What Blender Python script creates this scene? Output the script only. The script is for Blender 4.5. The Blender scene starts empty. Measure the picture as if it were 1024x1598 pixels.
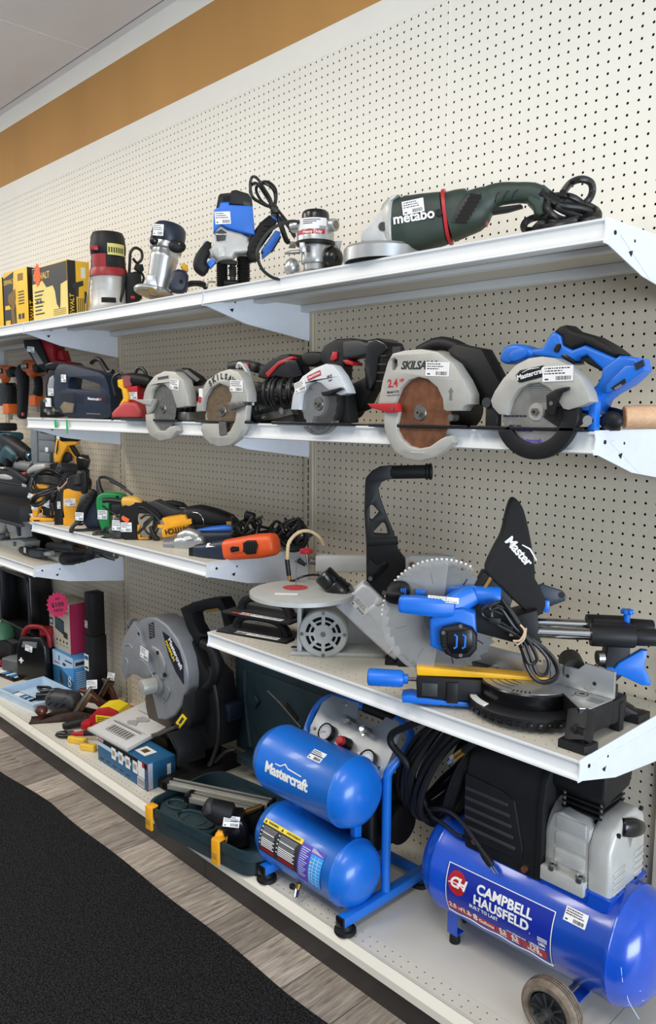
import bpy, bmesh, math, random
from math import sin, cos, pi, radians, sqrt, atan2
from mathutils import Vector, Matrix, Euler

# ------------------------------------------------------------------ camera, world, light, exposure
SC = bpy.context.scene
COL = SC.collection
INCH = 0.0254
FLOOR = -66.8                      # inches; z=0 is the first peg row under the top shelf
FPX, CX, CY, CZ, YAW, PITCH, ROLL = 1241.38, 74.3703, -69.8726, -9.8747, .804119, .126813, .00530973
_F = Vector((-sin(YAW)*cos(PITCH), cos(YAW)*cos(PITCH), -sin(PITCH)))
_R0 = Vector((cos(YAW), sin(YAW), 0)); _U0 = _R0.cross(_F)
_R = _R0*cos(ROLL)+_U0*sin(ROLL); _U = _U0*cos(ROLL)-_R0*sin(ROLL)
def W(X, Y, Z): return Vector((X*INCH, Y*INCH, (Z-FLOOR)*INCH))
def ray(u, v): return Vector((CX, CY, CZ)), _F+_R*((u-512)/FPX)-_U*((v-799)/FPX)
def hit(u, v, x=None, y=None, z=None):
    o, d = ray(u, v)
    t = (x-o.x)/d.x if x is not None else (y-o.y)/d.y if y is not None else (z-o.z)/d.z
    return o+d*t
cd = bpy.data.cameras.new('camera'); cam = bpy.data.objects.new('camera', cd); COL.objects.link(cam)
cd.sensor_fit = 'VERTICAL'; cd.sensor_height = 24; cd.sensor_width = 24*1024/1598; cd.lens = 24*FPX/1598
cd.clip_start = .02
m4 = Matrix((_R, _U, -_F)).transposed().to_4x4(); m4.translation = W(CX, CY, CZ); cam.matrix_world = m4
SC.camera = cam
SC.view_settings.view_transform = 'Standard'; SC.view_settings.look = 'None'
SC.view_settings.exposure = 0.0; SC.view_settings.gamma = 1
world = bpy.data.worlds.new('world'); SC.world = world; world.use_nodes = True
bg = world.node_tree.nodes['Background']; bg.inputs[0].default_value = (.80, .88, 1, 1); bg.inputs[1].default_value = .48
def area(name, loc, target, sx, sy, power, col):
    l = bpy.data.lights.new(name, 'AREA'); l.shape = 'RECTANGLE'; l.size = sx*INCH; l.size_y = sy*INCH
    l.energy = power; l.color = col
    o = bpy.data.objects.new(name, l); COL.objects.link(o); o.location = W(*loc)
    o.rotation_euler = (W(*target)-W(*loc)).to_track_quat('-Z', 'Y').to_euler(); return o
# shop ceiling fixtures over the aisle, and the shop-front window to the right
for fx, pw in ((-150, 40), (-80, 32), (-10, 24), (60, 20)):
    area('ceiling_fixture_light', (fx, -78, 47), (fx, -70, -60), 24, 48, pw*1.22, (1, .94, .85))
area('shop_window_light', (240, -80, -28), (20, -15, -20), 130, 80, 320, (.76, .87, 1))

# ------------------------------------------------------------------ materials
def lin(h):
    h = h.lstrip('#'); out = []
    for i in (0, 2, 4):
        c = int(h[i:i+2], 16)/255; out.append(c/12.92 if c <= .04045 else ((c+.055)/1.055)**2.4)
    return (*out, 1)
MATS = {}
def mk(name, col, rough=.5, metal=0, var=.06, scale=30, bump=0, bscale=200, coat=0, spec=.5, trans=0, alpha=1, emit=0, stretch=None):
    m = bpy.data.materials.new(name); m.use_nodes = True; nt = m.node_tree; N = nt.nodes; L = nt.links
    b = N['Principled BSDF']; c = lin(col)
    b.inputs['Roughness'].default_value = rough; b.inputs['Metallic'].default_value = metal
    b.inputs['Specular IOR Level'].default_value = spec
    if coat: b.inputs['Coat Weight'].default_value = coat; b.inputs['Coat Roughness'].default_value = .12
    if trans: b.inputs['Transmission Weight'].default_value = trans
    if alpha < 1: b.inputs['Alpha'].default_value = alpha
    tc = N.new('ShaderNodeTexCoord'); src = tc.outputs['Object']
    if stretch:
        mp = N.new('ShaderNodeMapping'); mp.inputs['Scale'].default_value = stretch; L.new(src, mp.inputs['Vector']); src = mp.outputs[0]
    n = N.new('ShaderNodeTexNoise'); n.inputs['Scale'].default_value = scale; n.inputs['Detail'].default_value = 4
    L.new(src, n.inputs['Vector'])
    r = N.new('ShaderNodeValToRGB'); r.color_ramp.elements[0].position = .3; r.color_ramp.elements[1].position = .7
    r.color_ramp.elements[0].color = tuple(max(0, x*(1-var)) for x in c[:3])+(1,)
    r.color_ramp.elements[1].color = tuple(min(1, x*(1+var)) for x in c[:3])+(1,)
    L.new(n.outputs['Fac'], r.inputs['Fac']); L.new(r.outputs['Color'], b.inputs['Base Color'])
    if bump:
        n2 = N.new('ShaderNodeTexNoise'); n2.inputs['Scale'].default_value = bscale; n2.inputs['Detail'].default_value = 3
        L.new(src, n2.inputs['Vector'])
        bp = N.new('ShaderNodeBump'); bp.inputs['Strength'].default_value = bump; bp.inputs['Distance'].default_value = .001
        L.new(n2.outputs['Fac'], bp.inputs['Height']); L.new(bp.outputs[0], b.inputs['Normal'])
    MATS[name] = m; return m
mk('black', '#131315', .52, spec=.35, var=.15, bump=.15); mk('rubber', '#101011', .6, spec=.35, var=.2, bump=.3)
mk('gloss_black', '#0f0f11', .25, var=.1); mk('dark_grey', '#2d2e30', .5, var=.1, bump=.1); mk('mid_grey', '#6c6e70', .5, bump=.1)
mk('cord', '#1a1a1b', .42, var=.1); mk('white', '#ebe9e4', .5, var=.02); mk('paper', '#e9e8e6', .6, var=.02)
mk('ink', '#25262a', .6); mk('silver', '#b9bbbb', .33, .75, var=.05, bump=.12, bscale=500); mk('cast', '#b9b9b5', .42, .25, var=.08, bump=.15, bscale=400)
mk('chrome', '#d8d8d6', .12, 1, var=.03); mk('steel', '#a9a8a4', .28, .95, var=.08, scale=60, bump=.05)
mk('dull_steel', '#7c7a75', .42, .8, var=.2, scale=60, bump=.1); mk('rust', '#7d5138', .45, .55, var=.3, scale=45, bump=.15)
mk('blade_brown', '#8a7459', .3, .75, var=.25, scale=40, stretch=(1, 1, 4)); mk('guard_grey', '#b0aea6', .42, .25, var=.07, bump=.12, bscale=500)
mk('mc_blue', '#1669cc', .38, var=.05, bump=.05); mk('tank_blue', '#1468c6', .34, var=.04, bump=.06, bscale=60, coat=.25)
mk('ch_blue', '#1149b6', .25, var=.06, bump=.05, bscale=50, coat=.5); mk('navy', '#162235', .42, var=.1, bump=.1); mk('teal', '#124049', .45, var=.1, bump=.1)
mk('case_green', '#22363c', .45, var=.12, bump=.1); mk('green', '#168a44', .4, var=.06); mk('tape_green', '#22a765', .5, var=.05)
mk('metabo_green', '#29372f', .5, var=.08, bump=.25, bscale=900); mk('yellow', '#f0b41c', .42, var=.05); mk('dw_yellow', '#eda51e', .42, var=.06, bump=.05)
mk('label_yellow', '#f0d21e', .5, var=.03); mk('red', '#b21d26', .4, var=.06); mk('dark_red', '#8e141c', .4, var=.08); mk('coral', '#b84344', .5, var=.05)
mk('orange', '#e06a1e', .45, var=.06); mk('bd_orange', '#df5620', .42, var=.05); mk('hot_pink', '#f0386c', .6, var=.03); mk('tag_orange', '#f0622a', .6, var=.04)
mk('wood_red', '#4f2518', .35, var=.3, scale=25, stretch=(1, 6, 6), coat=.3); mk('wood_light', '#cba27c', .5, var=.12, scale=25, stretch=(1, 8, 8))
mk('end_grain', '#c8925f', .6, var=.25, scale=160); mk('card_yellow', '#e8b928', .5, var=.03); mk('card_cream', '#e8d27a', .5, var=.03)
mk('box_blue', '#1d5c86', .5, var=.05); mk('sky_blue', '#4b95d2', .5, var=.06); mk('pale_blue', '#b9d2e8', .35, var=.05); mk('magenta', '#a8204e', .5, var=.06)
mk('print_grey', '#a4a3a1', .6, var=.1); mk('clear', '#b4b3af', .12, var=.05, alpha=.24); mk('chop_grey', '#8b8d90', .42, .25, var=.06, bump=.1); mk('nailer_silver', '#cfd2d5', .4, .15, var=.05, bump=.1); mk('smoke', '#3c3a38', .15, alpha=.32); mk('dust', '#a8977b', .8, var=.2)
mk('grey_case', '#70777b', .5, var=.06, bump=.1); mk('sand_green', '#3f6b52', .5); mk('cloth', '#121213', .85, var=.2, bump=.5, bscale=900)
mk('shelf_white', '#dfe1e1', .38, var=.02, bump=.03); mk('deck_cream', '#d2cdbf', .42, var=.03, scale=6, bump=.03); mk('bracket_white', '#d9dee6', .4, var=.02)
mk('purple', '#5a3fae', .5, var=.05); mk('bit_blue', '#2f9be8', .5, var=.05); mk('amber_tube', '#d6bd92', .3, var=.15, alpha=.8); mk('tie', '#cdb193', .7)
mk('brass', '#b58d4e', .3, .9, var=.08); mk('mc_dark', '#151a2e', .45); mk('grout_grey', '#b4b6b3', .45, .05, var=.06, bump=.1)
MM = MATS

# ------------------------------------------------------------------ mesh builder (all sizes in inches)
def catmull(pts, n=6, closed=False):
    P = [Vector(p) for p in pts]; out = []; k = len(P)
    for i in range(k if closed else k-1):
        if closed: a, b, c, d = P[i-1], P[i], P[(i+1) % k], P[(i+2) % k]
        else: a, b, c, d = P[max(i-1, 0)], P[i], P[i+1], P[min(i+2, k-1)]
        for j in range(n):
            t = j/n
            out.append(.5*((2*b)+(c-a)*t+(2*a-5*b+4*c-d)*t*t+(3*b-a-3*c+d)*t**3))
    if not closed: out.append(P[-1])
    return out
def basis(d):
    d = Vector(d).normalized(); a = Vector((0, 0, 1)) if abs(d.z) < .9 else Vector((1, 0, 0))
    x = a.cross(d).normalized(); return x, d.cross(x), d
def to3(p, axis, a):
    return {'y': (p[0], a, p[1]), 'x': (a, p[0], p[1]), 'z': (p[0], p[1], a)}[axis]
class MB:
    def __init__(s): s.v = []; s.f = []; s.mi = []; s.ms = []; s.T = None
    def mid(s, m):
        m = MM[m] if isinstance(m, str) else m
        if m not in s.ms: s.ms.append(m)
        return s.ms.index(m)
    def add(s, vs, fs, m, T=None):
        o = len(s.v); i = s.mid(m)
        for p in vs:
            p = Vector(p)
            if T is not None: p = T @ p
            if s.T is not None: p = s.T @ p
            s.v.append(p)
        for f in fs: s.f.append(tuple(o+k for k in f)); s.mi.append(i)
        return s
    def bm(s, bm, m, T=None):
        bm.verts.index_update()
        s.add([v.co.copy() for v in bm.verts], [[v.index for v in f.verts] for f in bm.faces], m, T); bm.free(); return s
    def box(s, x0, x1, y0, y1, z0, z1, m, bev=0, seg=2, T=None):
        bm = bmesh.new(); bmesh.ops.create_cube(bm, size=1)
        for v in bm.verts: v.co = Vector(((x0+x1)/2+v.co.x*(x1-x0), (y0+y1)/2+v.co.y*(y1-y0), (z0+z1)/2+v.co.z*(z1-z0)))
        if bev: bmesh.ops.bevel(bm, geom=bm.edges[:], offset=bev, segments=seg, profile=.5, affect='EDGES', clamp_overlap=True)
        return s.bm(bm, m, T)
    def prism(s, pts, a0, a1, m, axis='y', bev=0, seg=2, T=None, smooth=0):
        """2-D outline extruded along an axis, optionally rounded"""
        if smooth: pts = [(p.x, p.y) for p in catmull([(p[0], p[1], 0) for p in pts], smooth, True)]
        bm = bmesh.new(); A = [bm.verts.new(to3(p, axis, a0)) for p in pts]; B = [bm.verts.new(to3(p, axis, a1)) for p in pts]
        n = len(pts); fa = bm.faces.new(A); fb = bm.faces.new(B[::-1])
        for i in range(n): bm.faces.new((A[i], A[i-1], B[i-1], B[i]))
        bmesh.ops.recalc_face_normals(bm, faces=bm.faces[:])
        if bev:
            ed = [e for f in (fa, fb) for e in f.edges]
            bmesh.ops.bevel(bm, geom=ed, offset=bev, segments=seg, profile=.5, affect='EDGES', clamp_overlap=True)
        big = [f for f in bm.faces if len(f.verts) > 4]
        if big: bmesh.ops.triangulate(bm, faces=big)
        return s.bm(bm, m, T)
    def cyl(s, p0, p1, r, m, r2=None, seg=24, bev=0):
        r2 = r if r2 is None else r2; L = (Vector(p1)-Vector(p0)).length
        if bev: return s.lathe([(0, 0), (r-bev, 0), (r-bev*.3, bev*.3), (r, bev), (r2, L-bev), (r2-bev*.3, L-bev*.3), (r2-bev, L), (0, L)], p0, Vector(p1)-Vector(p0), m, seg)
        return s.lathe([(0, 0), (r, 0), (r2, L), (0, L)], p0, Vector(p1)-Vector(p0), m, seg)
    def lathe(s, prof, o, d, m, seg=28, a0=0, a1=2*pi):
        x, y, z = basis(d); o = Vector(o); vs = []; fs = []; full = abs(a1-a0-2*pi) < 1e-6; k = len(prof); n = seg if full else seg+1
        for i in range(n):
            a = a0+(a1-a0)*i/seg; e = x*cos(a)+y*sin(a)
            for r, h in prof: vs.append(o+e*r+z*h)
        for i in range(seg):
            j = (i+1) % n
            for q in range(k-1):
                if prof[q][0] == 0 and prof[q+1][0] == 0: continue
                if prof[q][0] == 0: fs.append((i*k+q, j*k+q+1, i*k+q+1))
                elif prof[q+1][0] == 0: fs.append((i*k+q, j*k+q, i*k+q+1))
                else: fs.append((i*k+q, j*k+q, j*k+q+1, i*k+q+1))
        return s.add(vs, fs, m)
    def tube(s, pts, r, m, n=6, seg=8, closed=False):
        P = catmull(pts, n, closed) if n else [Vector(p) for p in pts]
        rr = r if not isinstance(r, (list, tuple)) else None
        vs = []; fs = []; K = len(P); up = None
        for i, p in enumerate(P):
            d = (P[(i+1) % K]-P[i-1]) if closed or 0 < i < K-1 else (P[1]-P[0] if i == 0 else P[-1]-P[-2])
            if d.length < 1e-7: d = Vector((0, 0, 1))
            d.normalize()
            if up is None: up = basis(d)[0]
            up = up-d*up.dot(d)
            if up.length < 1e-5: up = basis(d)[0]
            up.normalize(); w = d.cross(up)
            if rr is None: t = i/(K-1)*(len(r)-1); a = int(min(t, len(r)-2)); q = r[a]+(r[a+1]-r[a])*(t-a)
            else: q = rr
            for k in range(seg): a = 2*pi*k/seg; vs.append(p+up*cos(a)*q+w*sin(a)*q)
        for i in range(K if closed else K-1):
            j = (i+1) % K
            for k in range(seg): l = (k+1) % seg; fs.append((i*seg+k, i*seg+l, j*seg+l, j*seg+k))
        if not closed: fs.append(tuple(range(seg-1, -1, -1))); fs.append(tuple((K-1)*seg+k for k in range(seg)))
        return s.add(vs, fs, m)
    def sweep(s, pts, ab, m, up=(0, 1, 0), n=4, seg=20, ex=2.4, cap=True):
        """body lofted along a path: super-elliptical sections, half-widths (a across, b along `up`)"""
        P = catmull([Vector(p) for p in pts], n); K = len(P); U0 = Vector(up); vs = []; fs = []
        ring = []
        for i, p in enumerate(P):
            t = i/(K-1)*(len(ab)-1); q = int(min(t, len(ab)-2)); f = t-q; a = ab[q][0]*(1-f)+ab[q+1][0]*f; b = ab[q][1]*(1-f)+ab[q+1][1]*f
            d = (P[min(i+1, K-1)]-P[max(i-1, 0)]).normalized(); ring.append((p, d, a, b))
        if cap:
            p, d, a, b = ring[0]; e = min(a, b)*.35; ring = [(p-d*e, d, a*.55, b*.55), (p-d*e*.7, d, a*.82, b*.82)]+ring
            p, d, a, b = ring[-1]; e = min(a, b)*.35; ring += [(p+d*e*.7, d, a*.82, b*.82), (p+d*e, d, a*.55, b*.55)]
        for p, d, a, b in ring:
            w = U0-d*U0.dot(d); w.normalize(); x = w.cross(d)
            for k in range(seg):
                t = 2*pi*k/seg; c, z = cos(t), sin(t); g = (abs(c)**ex+abs(z)**ex)**(-1/ex)
                vs.append(p+x*(c*g*a)+w*(z*g*b))
        R = len(ring)
        for i in range(R-1):
            for k in range(seg): l = (k+1) % seg; fs.append((i*seg+k, i*seg+l, (i+1)*seg+l, (i+1)*seg+k))
        fs.append(tuple(range(seg-1, -1, -1))); fs.append(tuple((R-1)*seg+k for k in range(seg)))
        return s.add(vs, fs, m)
    def ball(s, c, r, m, seg=20, T=None):
        r = (r, r, r) if not isinstance(r, (list, tuple)) else r; bm = bmesh.new()
        bmesh.ops.create_uvsphere(bm, u_segments=seg, v_segments=seg//2, radius=1)
        for v in bm.verts: v.co = Vector((v.co.x*r[0]+c[0], v.co.y*r[1]+c[1], v.co.z*r[2]+c[2]))
        return s.bm(bm, m, T)
    def ring(s, c, d, R, r, m, seg=32, rs=8):
        x, y, z = basis(d); c = Vector(c)
        return s.tube([c+(x*cos(a)+y*sin(a))*R for a in [2*pi*i/seg for i in range(seg)]], r, m, 0, rs, True)
    def blade(s, c, r, th, m, teeth=24, bore=.3, axis='y', depth=.12):
        pts = []
        for i in range(teeth):
            a = 2*pi*i/teeth; b = 2*pi*(i+.75)/teeth
            pts += [(c[0]+cos(a)*r, c[2]+sin(a)*r), (c[0]+cos(a+.02)*(r-depth), c[2]+sin(a+.02)*(r-depth)), (c[0]+cos(b)*(r-depth*.5), c[2]+sin(b)*(r-depth*.5))]
        return s.prism(pts, c[1]-th/2, c[1]+th/2, m)
    def arc_band(s, c, r0, r1, a0, a1, y0, y1, m, bev=0, n=28):
        """part-ring plate standing in the x-z plane (angles in degrees)"""
        A = [radians(a0+(a1-a0)*i/n) for i in range(n+1)]
        pts = [(c[0]+cos(a)*r1, c[1]+sin(a)*r1) for a in A]+[(c[0]+cos(a)*r0, c[1]+sin(a)*r0) for a in A[::-1]]
        return s.prism(pts, y0, y1, m, bev=bev)
    def text(s, body, size, m, T, ext=.02, bold=.0, shear=0, align='CENTER', spacing=1):
        """lettering in inches; T maps text x,y plane (z out) into the part's space"""
        c = bpy.data.curves.new('lettering', 'FONT'); c.body = body; c.size = size; c.extrude = ext/2; c.offset = bold; c.shear = shear
        c.align_x = align; c.align_y = 'CENTER'; c.space_character = spacing; c.resolution_u = 3
        o = bpy.data.objects.new('lettering', c); COL.objects.link(o)
        dg = bpy.context.evaluated_depsgraph_get(); me = bpy.data.meshes.new_from_object(o.evaluated_get(dg))
        fn = T if callable(T) else (lambda p: T @ p)
        bm = bmesh.new(); bm.from_mesh(me)
        if callable(T):
            ys = [v.co.y for v in bm.verts]
            if ys:
                for k in range(1, 6):
                    yy = min(ys)+(max(ys)-min(ys))*k/6
                    bmesh.ops.bisect_plane(bm, geom=bm.verts[:]+bm.edges[:]+bm.faces[:], plane_co=(0, yy, 0), plane_no=(0, 1, 0))
        bm.verts.index_update()
        s.add([fn(v.co) for v in bm.verts], [[v.index for v in f.verts] for f in bm.faces], m); bm.free()
        bpy.data.objects.remove(o); bpy.data.curves.remove(c); bpy.data.meshes.remove(me); return s
    def sticker(s, T, w, h, seed=1, price=True):
        """white shop price label with printed lines and a bar code, in the T plane"""
        rnd = random.Random(seed); s.box(-w/2, w/2, -h/2, h/2, 0, .02, 'paper', T=T)
        for k in range(3):
            y = h*(.36-.17*k); x0 = -w*.44; x1 = x0+w*rnd.uniform(.5, .85)
            x = x0
            while x < x1:
                q = w*rnd.uniform(.03, .1); s.box(x, min(x+q, x1), y-h*.04, y+h*.04, .02, .024, 'ink', T=T); x += q+w*.025
        x = -w*.05
        while x < w*.42:
            q = w*rnd.uniform(.008, .03); s.box(x, x+q, -h*.42, -h*.16, .02, .024, 'ink', T=T); x += q+w*rnd.uniform(.01, .025)
        s.box(-w*.42, -w*.3, -h*.4, -h*.3, .02, .024, 'ink', T=T); return s
    def obj(s, name, parent=None, sharp=38):
        me = bpy.data.meshes.new(name); me.from_pydata([tuple(p*INCH) for p in s.v], [], s.f)
        for m in s.ms: me.materials.append(m)
        me.polygons.foreach_set('material_index', s.mi); me.polygons.foreach_set('use_smooth', [True]*len(s.f))
        me.update(); me.validate()
        bm = bmesh.new(); bm.from_mesh(me); bmesh.ops.recalc_face_normals(bm, faces=bm.faces[:]); bm.to_mesh(me); bm.free()
        me.set_sharp_from_angle(angle=radians(sharp))
        o = bpy.data.objects.new(name, me); COL.objects.link(o)
        if parent is not None: o.parent = parent
        return o
def frame(p, x, y):
    """4x4: local x,y directions and origin -> plane with z = x cross y outward"""
    x = Vector(x).normalized(); z = x.cross(Vector(y)).normalized(); y = z.cross(x)
    m = Matrix((x, y, z)).transposed().to_4x4(); m.translation = Vector(p); return m
FRONT = lambda p, roll=0: frame(p, (cos(radians(roll)), 0, sin(radians(roll))), (-sin(radians(roll)), 0, cos(radians(roll))))   # faces -y
class Thing:
    def __init__(s, name, label, cat, O, rz=0, rx=0, ry=0, group=None):
        s.e = bpy.data.objects.new(name, None); COL.objects.link(s.e); s.e.empty_display_size = .05
        s.e.location = W(*O); s.e.rotation_euler = Euler((radians(rx), radians(ry), radians(rz)))
        s.e['label'] = label; s.e['category'] = cat
        if group: s.e['group'] = group
        s.M = Matrix.Translation(Vector(O)) @ s.e.rotation_euler.to_matrix().to_4x4(); s.I = s.M.inverted()
    def px(s, u, v, x=None, y=None, z=None):
        o, d = ray(u, v); a = s.I @ o; d = s.I.to_3x3() @ d
        t = (x-a.x)/d.x if x is not None else (y-a.y)/d.y if y is not None else (z-a.z)/d.z
        return a+d*t
    def out(s, pts, y=0): return [(q.x, q.z) for q in (s.px(u, v, y=y) for u, v in pts)]
    def pts(s, pts, y=0): return [s.px(*p[:2], y=(p[2] if len(p) > 2 else y)) for p in pts]
    def loc(s, X, Y, Z): return s.I @ Vector((X, Y, Z))
    def part(s, name, mb, parent=None, label=None, sharp=38):
        o = mb.obj(name, parent or s.e, sharp)
        if label: o['label'] = label
        return o
def one(name, label, cat, mb, O, rz=0, rx=0, ry=0, group=None):
    o = mb.obj(name); o.location = W(*O); o.rotation_euler = Euler((radians(rx), radians(ry), radians(rz)))
    o['label'] = label; o['category'] = cat
    if group: o['group'] = group
    return o
def setting(name, mb):
    o = mb.obj(name); o.location = W(0, 0, 0); o['kind'] = 'structure'; return o
def yaw_at(u): return math.degrees(YAW)-math.degrees(atan2(u-512, FPX))     # a thing turned this much faces the aisle where the photographer stood
def coil(c, R, turns, r, rnd, sq=.5, d=(0, 1, 0), jitter=.15, n=10):
    """loosely wound cable loops around an axis"""
    x, y, z = basis(d); c = Vector(c); P = []
    for k in range(int(turns*n)):
        a = 2*pi*k/n; q = R*(1+rnd.uniform(-jitter, jitter))
        P.append(c+x*cos(a)*q+y*sin(a)*q*sq+z*(rnd.uniform(-1, 1)*r*2.5))
    return P
# ------------------------------------------------------------------ room shell and shelving
def node_mat(name, build, rough=.5):
    m = bpy.data.materials.new(name); m.use_nodes = True; N = m.node_tree.nodes; L = m.node_tree.links
    b = N['Principled BSDF']; b.inputs['Roughness'].default_value = rough; build(N, L, b); MATS[name] = m; return m
mk('wall_white', '#efece2', .7, var=.02, scale=4, bump=.1, bscale=80); mk('wall_tan', '#bb8a4a', .65, var=.07, scale=3, bump=.1, bscale=80, stretch=(1, 1, .25))
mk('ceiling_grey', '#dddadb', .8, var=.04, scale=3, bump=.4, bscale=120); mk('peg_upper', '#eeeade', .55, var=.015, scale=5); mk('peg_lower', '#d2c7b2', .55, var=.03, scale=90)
mk('upright_tan', '#c4b9a4', .5, var=.03); mk('void', '#15130f', .9); mk('kick', '#2c2826', .4, var=.15, scale=8, bump=.1)
def b_planks(N, L, b):
    tc = N.new('ShaderNodeTexCoord'); sx = N.new('ShaderNodeSeparateXYZ'); L.new(tc.outputs['Object'], sx.inputs[0])
    def math_(op, a, v=None, c=None):
        n = N.new('ShaderNodeMath'); n.operation = op
        for i, q in enumerate((a, v, c)):
            if q is None: continue
            if isinstance(q, (int, float)): n.inputs[i].default_value = q
            else: L.new(q, n.inputs[i])
        return n.outputs[0]
    pw = 6.62*INCH
    xs = math_('DIVIDE', math_('ADD', sx.outputs[0], 7.2*INCH), pw); idx = math_('FLOOR', xs); fr = math_('SUBTRACT', xs, idx)
    wn = N.new('ShaderNodeTexWhiteNoise'); wn.noise_dimensions = '1D'; L.new(math_('ADD', idx, .37), wn.inputs['W'])
    yo = math_('ADD', sx.outputs[1], math_('MULTIPLY', wn.outputs['Value'], 1.2)); yi = math_('FLOOR', math_('DIVIDE', yo, 1.2))
    w2 = N.new('ShaderNodeTexWhiteNoise'); w2.noise_dimensions = '2D'; cb = N.new('ShaderNodeCombineXYZ'); L.new(idx, cb.inputs[0]); L.new(yi, cb.inputs[1]); L.new(cb.outputs[0], w2.inputs['Vector'])
    off = N.new('ShaderNodeCombineXYZ'); L.new(math_('MULTIPLY', sx.outputs[0], 110), off.inputs[0]); L.new(math_('MULTIPLY', sx.outputs[1], 9), off.inputs[1]); L.new(math_('MULTIPLY', w2.outputs['Value'], 50), off.inputs[2])
    g = N.new('ShaderNodeTexNoise'); g.inputs['Scale'].default_value = 1; g.inputs['Detail'].default_value = 7; g.inputs['Roughness'].default_value = .65; g.inputs['Distortion'].default_value = .6; L.new(off.outputs[0], g.inputs['Vector'])
    r = N.new('ShaderNodeValToRGB'); e = r.color_ramp.elements; e[0].position = .3; e[0].color = lin('#5f5348'); e[1].position = .72; e[1].color = lin('#b9ae9f'); k = e.new(.48); k.color = lin('#95887a'); L.new(g.outputs['Fac'], r.inputs['Fac'])
    hs = N.new('ShaderNodeHueSaturation'); L.new(r.outputs['Color'], hs.inputs['Color']); lt = math_('GREATER_THAN', math_('MODULO', math_('ADD', idx, 400), 4), 2.5)
    L.new(math_('ADD', math_('ADD', math_('MULTIPLY', w2.outputs['Value'], .35), .72), math_('MULTIPLY', lt, .42)), hs.inputs['Value']); hs.inputs['Saturation'].default_value = .85
    seam = math_('LESS_THAN', math_('ABSOLUTE', math_('SUBTRACT', fr, .5)), .492)
    mx = N.new('ShaderNodeMix'); mx.data_type = 'RGBA'; L.new(seam, mx.inputs['Factor']); mx.inputs['A'].default_value = lin('#4a4038'); L.new(hs.outputs['Color'], mx.inputs['B'])
    L.new(mx.outputs['Result'], b.inputs['Base Color'])
    bp = N.new('ShaderNodeBump'); bp.inputs['Strength'].default_value = .25; bp.inputs['Distance'].default_value = .001; L.new(g.outputs['Fac'], bp.inputs['Height']); L.new(bp.outputs[0], b.inputs['Normal'])
node_mat('plank_floor', b_planks, .42)
def b_rug(N, L, b):
    tc = N.new('ShaderNodeTexCoord'); n = N.new('ShaderNodeTexNoise'); n.inputs['Scale'].default_value = 210; n.inputs['Detail'].default_value = 3; L.new(tc.outputs['Object'], n.inputs['Vector'])
    r = N.new('ShaderNodeValToRGB'); e = r.color_ramp.elements; e[0].position = .4; e[0].color = lin('#0a0a0b'); e[1].position = .68; e[1].color = lin('#363536'); L.new(n.outputs['Fac'], r.inputs['Fac']); L.new(r.outputs['Color'], b.inputs['Base Color'])
    bp = N.new('ShaderNodeBump'); bp.inputs['Strength'].default_value = .9; bp.inputs['Distance'].default_value = .004; L.new(n.outputs['Fac'], bp.inputs['Height']); L.new(bp.outputs[0], b.inputs['Normal'])
    b.inputs['Specular IOR Level'].default_value = .15
node_mat('rug_black', b_rug, .95)

XL, XR = -190, 100
mb = MB(); mb.box(XL, XR+60, -130, 2, FLOOR-1, FLOOR, 'plank_floor'); setting('floor', mb)
mb = MB(); mb.box(XL, XR+60, -130, 2, 49, 50, 'ceiling_grey')
for x in (-150, -102, -54, -6, 42, 90): mb.box(x-.05, x+.05, -130, -1, 48.97, 49, 'shelf_white')
mb.box(XL, XR, -1.6, -1.45, 48.96, 49, 'mid_grey'); setting('ceiling', mb)
mb = MB(); mb.box(XL, XR, .45, 2, FLOOR, 32, 'void'); mb.box(XL, XR, -.1, 2, 32.2, 35.3, 'wall_white'); mb.box(XL, XR, -.1, 2, 45.9, 49, 'wall_white'); mb.box(XL, XR, -.1, 2, 35.3, 45.9, 'wall_tan'); setting('wall_back', mb)

def hole_cells(vs, fs, cells, poly, w, h, th, P):
    """square cells with a real punched hole each; P(a, b, depth) -> point"""
    n = len(poly); per = n//4
    for a, b in cells:
        o = len(vs)
        cor = [(w/2, 0), (w/2, h/2), (0, h/2), (-w/2, h/2), (-w/2, 0), (-w/2, -h/2), (0, -h/2), (w/2, -h/2)]
        for q in cor: vs.append(P(a+q[0], b+q[1], 0))
        for q in poly: vs.append(P(a+q[0], b+q[1], 0))
        for q in poly: vs.append(P(a+q[0], b+q[1], th))
        for i in range(8):
            j = (i+1) % 8
            fs.append((o+i, o+j, o+8+j, o+8+i)); fs.append((o+8+i, o+8+j, o+16+j, o+16+i))
OCT = [(cos(pi/4*i), sin(pi/4*i)) for i in range(8)]
def rnd_hole(r): return [(x*r, y*r) for x, y in OCT]
SLOT = [(.13, 0), (.13, .38), (0, .38), (-.13, .38), (-.13, 0), (-.13, -.38), (0, -.38), (.13, -.38)]
def sheet(name, m, build, extra=None):
    vs, fs = [], []; build(vs, fs); mb = MB(); mb.ms = [MM[m]]; mb.v = [Vector(v) for v in vs]; mb.f = fs; mb.mi = [0]*len(fs)
    if extra: extra(mb)
    me = bpy.data.meshes.new(name); me.from_pydata([tuple(p*INCH) for p in mb.v], [], mb.f)
    for q in mb.ms: me.materials.append(q)
    me.polygons.foreach_set('material_index', mb.mi); me.update()
    o = bpy.data.objects.new(name, me); COL.objects.link(o); return o
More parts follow.
